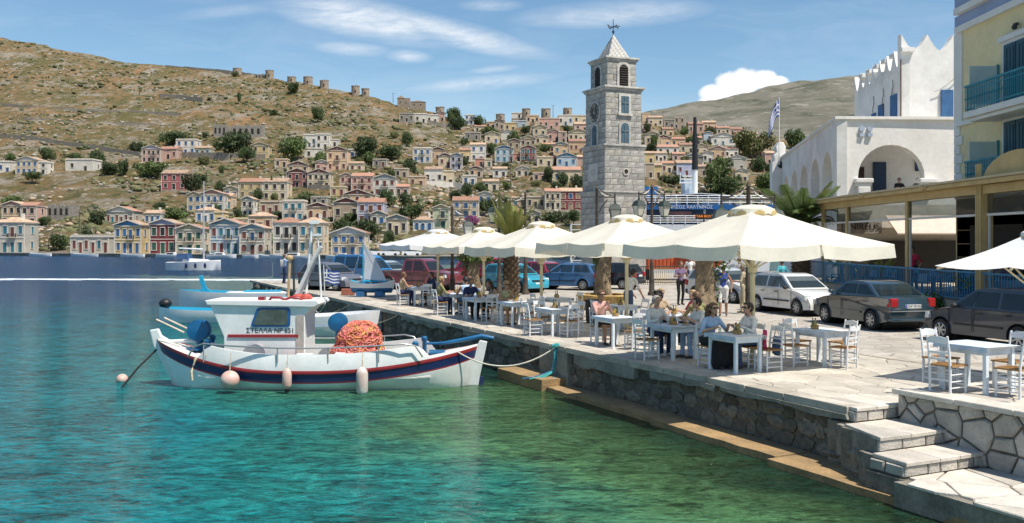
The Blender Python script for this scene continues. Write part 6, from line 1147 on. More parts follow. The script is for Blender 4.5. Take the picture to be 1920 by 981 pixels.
# model sailing boat on the quay
p = gp(697, 556); ms_ = thing('model_sailboat', 'white and blue display sailboat with pale sail standing on the quay', 'boat', p, R(-4)); m = MB(); S3 = []
for i in range(13): u = i/12; b = .42*max(.05, math.sin(PI*(.05+.9*u)))**.7; h = .62+.20*(2*u-1)**2; x = -1.08+2.2*u; S3.append([(x*.86, 0, .18), (x*.9, -b*.6, .26), (x*.95, -b*.9, .42), (x, -b, h), (x, 0, h-.05), (x, b, h), (x*.95, b*.9, .42), (x*.9, b*.6, .26)])
m.loft(S3, True, True, 0, [1, 1, 0, 2, 2, 0, 1, 1]); m.build('hull', [BW, M('model_blue', (.02,.12,.28), .5), BTQ], ms_, smooth=45)
for x in (-.5, .4): m = MB(); m.bx(x-.2, x+.2, -.3, .3, 0, .26); m.build('stand', M('model_blue', (0,0,0)), ms_)
m = MB(); m.cyl((-.42, 0, .5), (-.42, 0, 2.62), .045, .03, 8); m.build('mast', BTQ, ms_)
m = MB(); m.add([(-.38, .02, 2.58), (-.38, 0, .82), (.72, 0, .76), (.45, .10, 1.3), (.1, .12, 1.9), (-.36, .03, 1.7), (.1, .10, 1.15)], [(0,5,4), (5,1,6), (5,6,4), (4,6,3), (6,2,3), (1,2,6)]); m.build('sail', M('sail_cloth', (.56,.60,.66), .8, .06, trans=.35), ms_, smooth=80)
m = MB(); m.cyl((-.42, 0, .74), (.85, 0, .72), .04, None, 8); m.build('boom', BTQ, ms_); m = MB()
for x in (-1.0, 1.05): m.cyl((-.42, 0, 2.6), (x, 0, .82), .008, None, 4)
m.build('stay', ROPE, ms_)
t = thing('brick_crate', 'small red brown box on the quay beside the display sailboat', 'box', gp(653, 553)); m = MB(); m.bx(-.32, .32, -.2, .2, 0, .3); m.build('box', M('red_box', (.32,.11,.07), .8, .15, 3), t, bevel=.015)
# ------------------------------------------------------------ parasols
CANV = M('parasol_canvas', (.82,.79,.69), .85, .06, 1.2, .10, 3, trans=.35); CAP = M('parasol_cap', (.62,.47,.22), .85, .12, 3, trans=.3); CREAM = M('parasol_pole', (.62,.54,.36), .6, .08); CANW = M('parasol_white', (.74,.75,.76), .85, .04, 1.0, .15, 40, trans=.25)
def parasol(lab, c, a, zt_, zb, zap, rot, canvas=CANV, cap=True, droop=0, seed=0, h0=QZ, val=True):
    t = thing('parasol', lab, 'parasol', (c[0], c[1], h0), rot, 'square canvas parasols along the quay'); r = random.Random(seed); zt_ -= h0; zb -= h0; zap -= h0
    E = [(-a, -a), (0, -a*1.0), (a, -a), (a, 0), (a, a), (0, a), (-a, a), (-a, 0)]; m = MB(); n = 9; k = len(E)
    V, Fc = [], []; per = [(E[i][0]+(E[(i+1) % k][0]-E[i][0])*q/6, E[i][1]+(E[(i+1) % k][1]-E[i][1])*q/6, q/6) for i in range(k) for q in range(6)]; N_ = len(per); top = .13*a
    for j in range(n+1):
        f = j/n
        for x, y, q in per:
            fx = top/a+(1-top/a)*f; sag = -.07*math.sin(PI*q)*f*1.0 - .06*math.sin(PI*f); V.append((x*fx*(1-.012*math.sin(PI*q)*f), y*fx*(1-.012*math.sin(PI*q)*f), zap-.14+(zt_-zap+.14)*f+sag*(.9)))
    for j in range(n):
        for i in range(N_): Fc.append((j*N_+i, j*N_+(i+1) % N_, (j+1)*N_+(i+1) % N_, (j+1)*N_+i))
    m.add(V, Fc); m.build('canopy', canvas, t, smooth=28)
    if val:
        for i in range(k):
            m = MB(); P = [Vector(V[n*N_+(i*6+q) % N_]) for q in range(7)]; d = (P[-1]-P[0]).normalized(); nr = Vector((d.y, -d.x, 0)); sw = [r.uniform(.2, 1) for _ in range(4)]; lift = r.random() < droop
            g0, g1 = r.uniform(0, .02), r.uniform(0, .03)
            rows = []
            for j in range(5):
                f = j/4; row = []
                for q in range(7):
                    p = P[q]+(d*(.02 if q == 0 else -.02 if q == 6 else 0)); hgt = (zt_-zb)*(1-(.55*math.sin(PI*q/6) if lift else 0)); b = .05*sw[0]*math.sin(q*1.9+sw[1]*6)*f+.03*f
                    row.append((p.x+nr.x*b, p.y+nr.y*b, p.z-hgt*f*(1+.04*math.sin(q*2.3+sw[2]*5))))
                rows.append(row)
            m.loft(rows, False, False); m.build('valance', canvas, t, smooth=60)
    m = MB()                                                             # vent cap with scalloped edge
    if cap:
        rc = .24*a; ring = []
        for i in range(32):
            an = 2*PI*i/32; ring.append((math.cos(an), math.sin(an), abs(math.sin(an*4))))
        m.loft([[(x*rc*1.02, y*rc*1.02, zap-.20-.04*s_) for x, y, s_ in ring], [(x*rc*.96, y*rc*.96, zap-.10) for x, y, s_ in ring], [(x*rc*.55, y*rc*.55, zap-.02) for x, y, s_ in ring], [(x*rc*.06, y*rc*.06, zap) for x, y, s_ in ring]]); cp = m.build('vent_cap', canvas, t, smooth=40)
        for i in range(8):
            m = MB(); an = 2*PI*(i+.5)/8; c0 = (math.cos(an), math.sin(an)); tn = (-c0[1], c0[0]); P = [(-.27, 0), (.27, 0), (.2, .11), (0, .15), (-.2, .11)]
            m.add([(c0[0]*rc*1.03+tn[0]*u*rc, c0[1]*rc*1.03+tn[1]*u*rc, zap-.235+v*.7) for u, v in P], [(0, 1, 2, 3, 4)]); m.build('cap_scallop', CAP, cp)
    m = MB(); m.cyl((0, 0, 0), (0, 0, zap-.05), .055, .05, 14); m.build('pole', CREAM, t, smooth=50)
    m = MB(); m.bx(-.24, .24, -.24, .24, 0, .07); m.build('base_plate', M('parasol_base', (.30,.28,.25), .9), t, bevel=.01)
    rib = MB(); 
    for i in range(k):
        e = E[i]; m = MB(); m.bar((0, 0, zap-.22), (e[0]*.98, e[1]*.98, zt_-.06-(0 if i % 2 == 0 else .0)), .03, .04); rb = m.build('rib', CREAM, t); m = MB(); m.bar((0, 0, zt_-.55), (e[0]*.5, e[1]*.5, zap-.22+(zt_-zap+.16)*.5), .022, .03); m.build('strut', CREAM, rb)
    m = MB(); m.lathe([(.06, -.06), (.10, -.05), (.10, .05), (.06, .06)], (0, 0, zt_-.55), 12); m.build('hub', CREAM, t)
UQ = lambda d, px: ((px-960)/F*d, d)
parasol('largest cream parasol nearest the camera, over the two women', UQ(20.0, 1411), 2.0, 3.668, 3.405, 4.52, QROT, seed=1)
parasol('cream parasol second nearest, left of the largest one, before the tower', UQ(27.7, 1175), 2.0, 3.68, 3.34, 4.52, QROT, droop=.4, seed=5)
parasol('cream parasol in the middle of the row, right of the bushy palm', UQ(31.6, 1015), 1.98, 3.55, 3.26, 4.40, QROT, seed=3)
parasol('cream parasol second from the left in the row', UQ(37.8, 907), 1.9, 3.52, 3.24, 4.30, QROT, droop=.25, seed=9)
parasol('leftmost off-white parasol at the far end of the row', UQ(44, 821), 2.2, 3.56, 3.34, 4.28, QROT, CANW, seed=7)
parasol('bright white parasol cut off by the right picture edge', (9.95, 17.6), 1.35, 3.27, 3.10, 4.0, QROT+.25, CANW, cap=True, seed=11, h0=1.3, val=False)
# ------------------------------------------------------------ tables and chairs
WOODW = M('white_painted_wood', (.80,.80,.80), .55, .08, 4, .2, 40, col2=(.68,.70,.73)); TBLU = M('table_paint', (.68,.74,.80), .6, .1, 4, .2, 40); RUSH = M('rush_seat', (.36,.20,.08), .9, .3, 25, 1, 120); CHB = M('chair_blue', (.02,.18,.38), .55, .12, 4)
def make_chair(frame, seat, lab):
    t = thing('taverna_chair', lab, 'chair')
    leg = MB(); leg.cyl((0, 0, 0), (0, 0, .46), .019, .021, 8); lm = leg.mesh('front_leg', frame, 50)
    post = MB(); post.tube([(0, 0, 0), (0, 0, .45), (0, -.03, .7), (0, -.075, .93)], [.02, .022, .02, .017], 8); pm = post.mesh('back_post', frame, 50)
    for s in (-1, 1): link('front_leg', lm, t, (s*.19, .19, 0)); link('back_post', pm, t, (s*.18, -.19, 0))
    m = MB(); m.loft([[(-.215, -.20, z), (.215, -.20, z), (.225, .215, z), (-.225, .215, z)] for z in (.435, .462)]); m.loft([[(x*k, y*k, z) for x, y in ((-.19, -.18), (.19, -.18), (.2, .19), (-.2, .19))] for k, z in ((1, .462), (.6, .452))]); m.build('seat', seat, t)
    for i, (z, y, h) in enumerate(((.56, -.195, .035), (.66, -.21, .035), (.86, -.245, .10))):
        m = MB(); S5 = []
        for k in range(7): u = k/6*2-1; yy = y-.03*(1-u*u); top = h*(1 if i < 2 else (.8+.35*(1-u*u))); S5.append([(u*.18, yy-.009, z-h/2), (u*.18, yy+.009, z-h/2), (u*.18, yy+.005, z-h/2+top), (u*.18, yy-.013, z-h/2+top)])
        m.loft(S5); m.build('back_slat' if i < 2 else 'crest_rail', frame, t)
    st = MB(); st.cyl((-.5, 0, 0), (.5, 0, 0), .011, None, 6); sm = st.mesh('stretcher', frame, 60)
    for z in (.14, .26): link('stretcher', sm, t, (0, .19, z), 0, (.38, 1, 1))
    for s in (-1, 1):
        for z in (.10, .20, .31): link('stretcher', sm, t, (s*.187, 0, z), PI/2, (.38, 1, 1))
    link('stretcher', sm, t, (0, -.19, .22), 0, (.36, 1, 1)); return t
def make_table(lab, lx=.72, ly=.92):
    t = thing('taverna_table', lab, 'table'); m = MB(); m.bx(-lx/2, lx/2, -ly/2, ly/2, .725, .757); m.build('table_top', WOODW, t, bevel=.006)
    lg = MB(); lg.bx(-.032, .032, -.032, .032, 0, .725); lme = lg.mesh('leg', TBLU)
    for sx in (-1, 1):
        for sy in (-1, 1): link('leg', lme, t, (sx*(lx/2-.055), sy*(ly/2-.055), 0))
    for sx in (-1, 1): m = MB(); m.bx(sx*(lx/2-.055)-.012, sx*(lx/2-.055)+.012, -ly/2+.088, ly/2-.088, .62, .724); m.build('apron', TBLU, t)
    for sy in (-1, 1): m = MB(); m.bx(-lx/2+.088, lx/2-.088, sy*(ly/2-.055)-.012, sy*(ly/2-.055)+.012, .62, .724); m.build('apron', TBLU, t)
    return t
CHAIR0 = [None]; TABLE0 = [None]
def chair(loc, rz, lab, blue=False):
    key = 1 if blue else 0
    if len(CHAIR0) < 2: CHAIR0.append(None)
    if CHAIR0[key] is None: c = CHAIR0[key] = make_chair(CHB if blue else WOODW, M('blue_rush', (.05,.16,.28), .9) if blue else RUSH, lab); c.location = loc; c.rotation_euler = (0, 0, rz); c['group'] = 'blue chairs on the restaurant terrace' if blue else 'white taverna chairs'
    else: c = dup(CHAIR0[key], loc, rz, lab)
    return c
PAPER = M('paper_cloth', (.66,.70,.74), .8, .08, 3, col2=(.42,.52,.66)); BOT = glass('bottle_green', (.05,.08,.01), .3, .05); OIL = M('oil_yellow', (.45,.30,.03), .15, .1); WIC = M('wicker', (.36,.22,.09), .9, .3, 30, 1, 90); GLS = glass('drink_glass', (.6,.65,.65), .8, .03); PLT = M('plate_white', (.75,.75,.73), .3, .03); FOOD = M('salad', (.30,.22,.06), .8, .5, 25)
cloth_me = MB(); cloth_me.bx(-.40, .40, -.50, .50, .7585, .7605)
for s in (-1, 1): cloth_me.loft([[(s*.402, -.5+i*.1, .76), (s*(.405+.012*math.sin(i*2.1)), -.5+i*.1, .68-.015*math.sin(i*1.3))] for i in range(11)], False, False)
CLM = cloth_me.mesh('paper_cloth', PAPER)
CAD = [None]
def caddy(loc, lab):
    if CAD[0]: return dup(CAD[0], loc, random.uniform(0, 3), lab)
    t = thing('condiment_basket', lab, 'basket', loc, 0, 'oil and vinegar baskets on the tables'); CAD[0] = t
    m = MB(); m.lathe([(.07, 0), (.085, .01), (.09, .09), (.082, .09), (.075, .02)], (0,0,0), 14); m.build('basket', WIC, t)
    for k, (x, y) in enumerate(((.03, .03), (-.035, .02), (0, -.04))):
        m = MB(); m.lathe([(.026, .02), (.028, .12), (.012, .16), (.011, .21), (.014, .215)], (x, y, 0), 10); b = m.build('bottle', OIL if k != 1 else BOT, t, smooth=50); m = MB(); m.lathe([(.013, .215), (.013, .24)], (x, y, 0), 8); m.build('stopper', BLACK, b)
    return t
def glassware(loc, lab):
    t = thing('tumbler', lab, 'glass', loc, 0, 'glasses on the tables'); m = MB(); m.lathe([(.028, 0), (.035, .12), (.032, .12), (.026, .01)], (0,0,0), 12); m.build('glass', GLS, t)
def plate(loc, lab):
    t = thing('plate', lab, 'plate', loc, 0, 'plates of food on the tables'); m = MB(); m.lathe([(.07, 0), (.13, .018), (.125, .022), (.07, .008)], (0,0,0), 20); m.build('dish', PLT, t, smooth=40); m = MB(); m.ell((0, 0, .02), (.085, .085, .03), 10, 6, 0, .2); m.build('food', FOOD, t)
def table_set(s, t, name, z=QZ, chairs=(), things=(), rot=0):
    lab = 'white painted taverna table '+name
    if TABLE0[0] is None: tb = TABLE0[0] = make_table(lab); tb['group'] = 'white taverna tables'; tb.location = Q(s, t, z); tb.rotation_euler = (0, 0, QROT+rot)
    else: tb = dup(TABLE0[0], Q(s, t, z), QROT+rot, lab)
    c = tag(link('table_cover', CLM, None, Q(s, t, z), QROT+rot), 'pale blue and white paper cover on the table '+name, 'table cover', 'paper covers on the tables')
    ca, sa = math.cos(QROT+rot), math.sin(QROT+rot); P = lambda x, y: Q(s, t, z)+Vector((x*ca-y*sa, x*sa+y*ca, 0))
    for x, y, ang, lb in chairs: chair(P(x, y), QROT+rot+R(ang), 'white rush chair %s %s' % (lb.replace(' at the table', '').replace(' of the table', ''), 'at table '+name))
    caddy(P(things[0][0], things[0][1])+Vector((0, 0, .761)), 'basket of oil bottles on the table '+name) if things else None
    for x, y, k in things[1:]:
        (glassware if k == 'g' else plate)(P(x, y)+Vector((0, 0, .761)), ('drinking glass' if k == 'g' else 'plate of food')+' on the table '+name+(', quay side' if x < 0 else ', inland side')+(', near end' if y < 0 else ', far end'))
# local frame of a table: x inland, y along the quay away from the camera; a chair's own front is +y
TB = {}
table_set(-.80, 1.98, 'nearest the right picture edge', 1.30, [(-.05, -.72, 5, 'on the camera side of the table'), (-.62, .05, -85, 'on the water side of the table'), (.05, .74, 178, 'on the far side of the table'), (.72, -.1, 92, 'on the right side of the table')], [])
table_set(4.15, 3.42, 'beside the grey saloon', QZ, [(-.05, -.70, 12, 'with its back to us at the table'), (.66, .05, 88, 'on the inland side of the table'), (-.72, .05, -90, 'on the water side of the table'), (0, .74, 180, 'on the far side of the table')], [(-.1, .1)])
table_set(4.15, 1.05, 'of the front women', QZ, [(.62, -.30, 90, 'with pink scarf and blue bag at the table'), (.62, .28, 90, 'under the woman in sunglasses at the table'), (-.05, .74, 180, 'under the long-haired woman at the table')], [(.02, -.05), (.2, .25, 'p'), (-.15, .3, 'g'), (.2, -.1, 'g')])
table_set(6.45, 1.15, 'of the white-shirted man', QZ, [(.02, .74, 180, 'under the man in white at the table'), (.64, -.15, 90, 'under the woman in blue jeans at the table'), (-.66, .1, -90, 'empty on the water side of the table')], [(.0, 0), (.15, .25, 'p'), (-.2, .2, 'g'), (.2, -.2, 'p')])
table_set(8.9, 3.0, 'in the second row', QZ, [(.66, .1, 90, 'on the inland side of the table'), (-.66, .1, -90, 'on the water side of the table'), (.02, .74, 180, 'at the far end of the table'), (.1, -.74, 0, 'at the near end of the table')], [(0, .1), (.2, -.2, 'g'), (-.2, .2, 'p')])
table_set(9.02, 1.18, 'of the pink-shirted man', QZ, [(.02, .74, 180, 'under the man in pink at the table'), (.64, -.1, 92, 'empty on the inland side of the table'), (.1, -.78, -6, 'empty, camera side')], [(.05, .05), (.2, .25, 'g')])
table_set(12.3, 1.22, 'left of the man in pink', QZ, [(.64, .05, 90, 'on the inland side of the table'), (.05, -.74, 4, 'with its back to us at the table'), (.0, .74, 182, 'at the far end of the table'), (-.66, .1, -90, 'on the water side of the table')], [(.0, 0), (.1, .25, 'p')])
table_set(12.6, 3.6, 'in the back row, second parasol', QZ, [(.66, 0, 90, 'on the inland side of the table'), (-.66, 0, -90, 'on the water side of the table')], [(0, 0)])
table_set(15.3, 1.42, 'of the flowery-dressed woman', QZ, [(.64, -.1, 90, 'on the inland side of the table'), (.0, .74, 180, 'under the seated woman'), (.1, -.74, 0, 'on the camera side of the table')], [(.05, .1), (.1, -.2, 'g')])
table_set(17.8, 1.25, 'of the leaning woman', QZ, [(.64, 0, 90, 'under the leaning woman at the table'), (0, .72, 180, 'at the far end of the table'), (.05, -.72, 0, 'with its back to us at the table')], [(0, 0)])
table_set(16.6, 3.6, 'in the back row, middle parasol', QZ, [(.66, 0, 90, 'on the inland side of the table'), (-.66, 0, -90, 'on the water side of the table')], [(0, 0)])
table_set(20.5, 1.55, 'below the second-left parasol', QZ, [(.64, .1, 90, 'on the inland side of the table'), (-.64, 0, -90, 'on the water side of the table'), (.05, -.72, 0, 'with its back to us at the table')], [(0, 0)])
table_set(25.6, 1.9, 'farthest along the quay', QZ, [(.64, .0, 90, 'on the inland side of the table'), (-.64, .1, -90, 'on the water side of the table'), (.05, -.72, 0, 'with its back to us at the table')], [(0, 0)])
# scarf and bag on the near chair
def QT(s, t, x, y, z): a = Q(s, t, QZ); return a+Vector((x*math.cos(QROT)-y*math.sin(QROT), x*math.sin(QROT)+y*math.cos(QROT), z))
t = thing('pink_scarf', 'bright pink scarf hanging over the near chair by the women', 'scarf', QT(4.15, 1.05, .62, -.30, 0), QROT); m = MB()
m.loft([[(-.12+.01*math.sin(i), -.10, .86-i*.05), (-.15+.02*math.sin(i*1.7), -.04, .86-i*.05), (-.12+.015*math.sin(i*2), .03, .85-i*.05)] for i in range(9)], False, False); m.build('cloth', M('pink_cloth', (.65,.05,.16), .85, .15, 6), t, smooth=70)
t = thing('blue_bag', 'blue and white cloth bag hanging from the near chair back', 'bag', QT(4.15, 1.05, .84, -.30, 0), QROT); m = MB(); m.loft([[(.02, -.10*k, z), (.09*k, -.07*k, z), (.09*k, .12*k, z), (.02, .14*k, z)] for k, z in ((.5, .30), (1.1, .34), (1.15, .5), (.8, .70))]); m.build('body', M('bag_blue', (.08,.17,.32), .85, .3, 5), t, smooth=60); m = MB(); m.tube([(.03, -.06, .69), (0, 0, .90), (.03, .1, .69)], .012, 5); m.build('strap', M('bag_white', (.6,.58,.55), .8), t)
# blue chairs packed along the restaurant terrace
for i in range(15):
    y = 26.5+i*1.36; chair((15.9+random.uniform(-.05, .12), y, QZ+.6), R(90+random.uniform(-8, 8)) if i % 3 else R(-80), 'blue wooden chair behind the terrace railing, %s counted from the church end' % ORD[14-i].replace('leftmost', 'first'), True)
for i, (y, lab) in enumerate(((31.6, 'blue covered table behind the terrace railing beside the thick post'), (37.4, 'pale blue covered table on the terrace behind the parasol corner'), (42.6, 'blue covered table on the terrace near the sign'))):
    t = thing('covered_table', lab, 'table', (16.9, y, QZ+.6), 0, 'covered tables on the terrace'); m = MB(); m.loft([[(-.45, -.45, z), (.45, -.45, z), (.45, .45, z), (-.45, .45, z)] for z in (.45, .75)]); m.build('cloth', M('terrace_cloth', (.35,.48,.66), .8, .06), t); m = MB(); m.cyl((0, 0, 0), (0, 0, .45), .06, None, 8); m.build('pedestal', IRONB, t)
# ------------------------------------------------------------ cars (own front = +x)
TYRE = M('tyre', (.015,.015,.016), .85); RIM = M('wheel_rim', (.42,.43,.44), .35, .08, metal=.6); CGL = glass('car_glass', (.02,.03,.035), .45); TRIMB = M('car_trim', (.02,.02,.022), .6, .1); HEAD = M('headlamp', (.62,.66,.68), .12, .05); TAIL = M('tail_lamp', (.35,.012,.015), .2, .1); PLATE = M('plate_white', (0,0,0)) if 'plate_white' in MATS else M('plate_white', (.75,.75,.73), .3)
def wheel_mesh(r, w):
    m = MB(); m.lathe([(r*.62, -w/2), (r*.95, -w/2), (r, -w/2+.03), (r, w/2-.03), (r*.95, w/2), (r*.62, w/2)], (0,0,0), 22, 0, (0, 1, 0), False); ty = m.mesh('tyre', TYRE, 40)
    m = MB(); m.lathe([(r*.63, -w/2+.02), (r*.60, -w/2+.0), (r*.55, -w/2+.05), (.001, -w/2+.06)], (0,0,0), 22, 1, (0, 1, 0), False)
    for k in range(7):
        a = 2*PI*k/7; c, s = math.cos(a), math.sin(a); m.bar((c*.03, -w/2+.01, s*.03), (c*r*.60, -w/2+.01, s*r*.60), .05, .04, 0, (0, 1, 0))
    m.lathe([(.055, -w/2-.012), (.055, -w/2+.04)], (0,0,0), 12, 0, (0, 1, 0)); m.lathe([(r*.65, -w/2-.004), (r*.60, -w/2-.010), (r*.57, -w/2+.02)], (0,0,0), 22, 0, (0, 1, 0), False); return ty, m.mesh('rim', [RIM, TRIMB], 40)
WH = wheel_mesh(.30, .19)
CARS = {
 'hatch': dict(L=3.85, W=1.66, wb=(-1.22, 1.24), low=[(-1.92,.30),(-1.95,.55),(-1.90,.86),(-1.80,.93),(.78,.93),(1.30,.86),(1.70,.74),(1.86,.62),(1.92,.42),(1.90,.24)], gh=[(-1.84,.93),(-1.55,1.38),(-1.2,1.46),(-.1,1.47),(.25,1.40),(.98,.93)], pil=[-.62, .18]),
 'sedan': dict(L=4.25, W=1.70, wb=(-1.25, 1.26), low=[(-2.06,.32),(-2.12,.55),(-2.10,.84),(-2.02,1.0),(-1.55,1.02),(.72,.95),(1.35,.86),(1.80,.76),(2.02,.62),(2.08,.42),(2.04,.24)], gh=[(-1.62,1.01),(-.95,1.38),(-.6,1.44),(-.05,1.45),(.25,1.40),(1.02,.93)], pil=[-.42, .28]),
 'jeep': dict(L=3.8, W=1.68, wb=(-1.15, 1.2), low=[(-1.85,.38),(-1.88,.6),(-1.86,1.0),(.75,1.02),(1.6,.96),(1.80,.9),(1.88,.6),(1.86,.34)], gh=[(-1.80,1.0),(-1.66,1.62),(-1.4,1.70),(.2,1.70),(.45,1.64),(.85,1.0)], pil=[-.7, .1]),
 'van': dict(L=4.2, W=1.75, wb=(-1.3, 1.35), low=[(-2.0,.32),(-2.05,.6),(-2.03,1.05),(1.0,1.05),(1.65,.95),(1.95,.7),(2.02,.45),(1.98,.26)], gh=[(-2.0,1.05),(-1.9,1.78),(-1.6,1.86),(.2,1.86),(.6,1.75),(1.4,1.02)], pil=[-.9, .2]),
 'pickup': dict(L=4.9, W=1.76, wb=(-1.5, 1.45), low=[(-2.42,.45),(-2.45,.7),(-2.43,1.02),(-.62,1.02),(.95,1.02),(2.0,.98),(2.30,.92),(2.38,.62),(2.35,.40)], gh=[(-.66,1.02),(-.56,1.62),(-.35,1.69),(.45,1.69),(.68,1.62),(1.18,1.02)], pil=[.06]),
}
def car(style, paint, lab, loc, heading, plate=None, rust=None, grp='cars parked on the plaza'):
    c = CARS[style]; t = thing('car', lab, 'car', loc, heading, grp); hw = c['W']/2; R_ = .30 if style != 'pickup' else .36; ar = R_+.055
    low = c['low']; bot = low[-1][1]; poly = list(low)                                             # rear bottom ... front bottom, then back along the sill with wheel arches
    for wx in (c['wb'][1], c['wb'][0]):
        zc = R_; y0 = .22; a0 = math.asin(max(-1, min(1, (y0-zc)/ar)))
        for i in range(13): a = a0+(PI-2*a0)*i/12; poly.append((wx+ar*math.cos(a), zc+ar*math.sin(a)))
    m = MB(); n = len(poly); cx, cz_ = 0, .62
    def lay(k, y, ins):
        out = []
        for x, z in poly:
            edge = 1-max(0, (abs(x)-c['L']*.34)/(c['L']*.16))**2*.13 if k else 1; q = (x*(1-ins/2.2), z-ins*(1 if z > .7 else 0)*.6); sill = -.05*max(0, (.45-z)/.2) if k else 0
            out.append((q[0], y*edge+(-math.copysign(1, y))*(-sill if False else max(0, .5-z)*.10), q[1]))
        return out
    ys = [(-hw, .0), (-hw*.985, -.0)]; secs = [lay(1, -hw*.97, .035), lay(1, -hw, .0), lay(1, -hw*.93, -.02), lay(1, hw*.93, -.02), lay(1, hw, .0), lay(1, hw*.97, .035)]; m.loft(secs); body = m.build('body', paint, t, smooth=38)
    gh = c['gh']; zb, zt_ = gh[0][1], max(z for x, z in gh)
    def ghy(z, k=.80): return hw*(.955-.20*max(0, (z-zb)/(zt_-zb))**1.1)
    m = MB(); N_ = len(gh); secs = []
    for s, ins in ((-1, .0), (-.9, -.012), (.9, -.012), (1, 0)): secs.append([(x, s*ghy(z), z+(.012 if abs(s) < 1 and z > zb+.05 else 0)) for x, z in gh])
    m.loft(secs); cabn = m.build('cabin', paint, t, smooth=38)
    # glazing: side windows between pillars, windscreen, rear screen
    def at_z(seg, f): (x0, z0), (x1, z1) = seg; return (x0+(x1-x0)*f, z0+(z1-z0)*f)
    rear, front = (gh[0], gh[1]), (gh[-1], gh[-2]); ztop = zt_-.10; zlo = zb+.05
    def xr(z): return np.interp(z, [gh[0][1], gh[1][1], gh[2][1]], [gh[0][0], gh[1][0], gh[2][0]])+.14
    def xf(z): return np.interp(z, [gh[-1][1], gh[-2][1], gh[-3][1]], [gh[-1][0], gh[-2][0], gh[-3][0]])-.13
    bounds = [None]+list(c['pil'])+[None]
    for s in (-1, 1):
        for i in range(len(bounds)-1):
            L0 = [(xr(z) if bounds[i] is None else bounds[i]+.05) for z in (zlo, ztop)]; L1 = [(xf(z) if bounds[i+1] is None else bounds[i+1]-.05) for z in (zlo, ztop)]
            if L1[1]-L0[1] < .12: L0[1] = L1[1]-.12 if bounds[i] is not None else L0[1]; L1[1] = L0[1]+.12
            if L1[0]-L0[0] < .15: continue
            m = MB(); P = [(L0[0], zlo), (L1[0], zlo), (L1[1], ztop), (L0[1], ztop)]; m.add([(x, s*(ghy(z)+.008), z) for x, z in P]+[(x, s*(ghy(z)-.004), z) for x, z in P], [(0,1,2,3),(7,6,5,4),(0,4,5,1),(1,5,6,2),(2,6,7,3),(3,7,4,0)]); m.build('side_window', CGL, cabn)
    for seg, sg, nm in ((rear, -1, 'rear_window'), (front, 1, 'windscreen')):
        a, b = at_z(seg, .10), at_z(seg, .90); dx, dz = b[0]-a[0], b[1]-a[1]; l = math.hypot(dx, dz); nx, nz_ = sg*abs(dz)/l, abs(dx)/l; m = MB(); P = []
        for k in (.022, .006):
            for (x, z), f in ((a, .86), (b, .84)):
                for s in (-1, 1): P.append((x+nx*k, s*ghy(z)*f*1.04, z+nz_*k))
        m.add(P, [(0,1,3,2),(4,6,7,5),(0,4,5,1),(1,5,7,3),(3,7,6,2),(2,6,4,0)]); m.build(nm, CGL, cabn)
    for wx in c['wb']:
        for s in (-1, 1):
            w = link('wheel', None, t, (wx, s*(hw-.105), R_), 0 if s < 0 else PI, (R_/.30,)*3); w.empty_display_size = .1; link('tyre', WH[0], w); link('rim', WH[1], w)
        m = MB(); m.cyl((wx, -hw+.25, R_), (wx, hw-.25, R_), ar*.95, None, 16); m.build('wheel_well', TRIMB, t)
    xF, xR = low[-3][0], low[1][0]; zH = .66 if style in ('hatch', 'sedan') else .78
    for s in (-1, 1):
        m = MB(); m.loft([[(xF-.02-.10*(abs(q)*.6), s*(hw*.80)+q*.17, zH-.075), (xF-.05-.10*(abs(q)*.6), s*(hw*.80)+q*.17, zH+.085), (xF-.22, s*hw*.80+q*.17, zH+.09), (xF-.22, s*hw*.80+q*.17, zH-.075)] for q in (-1, -.4, .4, 1)]); m.build('headlight', HEAD, t)
        m = MB(); zr = .80 if style != 'sedan' else .84; m.bx(xR-.012, xR+.22, s*hw*.74-.15, s*hw*.74+.11, zr-.13, zr+.15); m.build('tail_light', TAIL, t, bevel=.04)
        m = MB(); m.ell((gh[-1][0]-.28, s*(hw+.07), zb+.06), (.09, .09, .065), 8, 6); m.build('door_mirror', TRIMB if style != 'sedan' else paint, t, smooth=60)
        for px_ in (c['pil'][-1]-.18, c['pil'][0]-.22): m = MB(); m.bx(px_-.09, px_+.09, s*hw-.01, s*hw+.018, .80, .83); m.build('door_handle', TRIMB, t)
        m = MB(); m.bx(-.75, .80, s*hw-.02, s*hw+.012, .48, .53); m.build('side_trim', TRIMB if style != 'sedan' else paint, t)
        for px_ in [c['pil'][-1]+.78, c['pil'][-1], ]: m = MB(); m.bx(px_-.006, px_+.006, s*hw-.012, s*hw+.004, .33, .90); m.build('door_gap', TRIMB, t)
    m = MB(); m.bx(xF-.25, xF+.04, -hw*.84, hw*.84, .30, .40); m.bx(xF-.25, xF+.055, -hw*.5, hw*.5, zH-.08, zH+.0); m.build('front_grille', TRIMB, t)
    m = MB(); m.bx(xR-.035, xR+.2, -hw*.86, hw*.86, .30, .40 if style == 'sedan' else .50); m.build('rear_bumper', TRIMB if style != 'sedan' else paint, t, bevel=.03)
    if style == 'sedan': m = MB(); m.bx(xR-.045, xR+.1, -hw*.86, hw*.86, .60, .625); m.build('bumper_strip', RIM, t)
    for x, s in ((xF+.06, 1), (xR-.02, -1)):
        m = MB(); m.bx(x-.008, x+.008, -.26, .26, .42 if s > 0 else .70, .53 if s > 0 else .81); pl = m.build('number_plate', PLATE, t)
        m = MB(); m.bx(x-.010, x+.010, .215 if s < 0 else -.255, .255 if s < 0 else -.215, .425 if s > 0 else .705, .525 if s > 0 else .805); m.build('plate_band', M('plate_blue', (.02,.05,.35), .4), pl)
        if plate and s < 0: LT(text_mesh(plate, .10, BLACK, .002), pl, (x-.010, -.02, .755), (PI/2, 0, -PI/2))
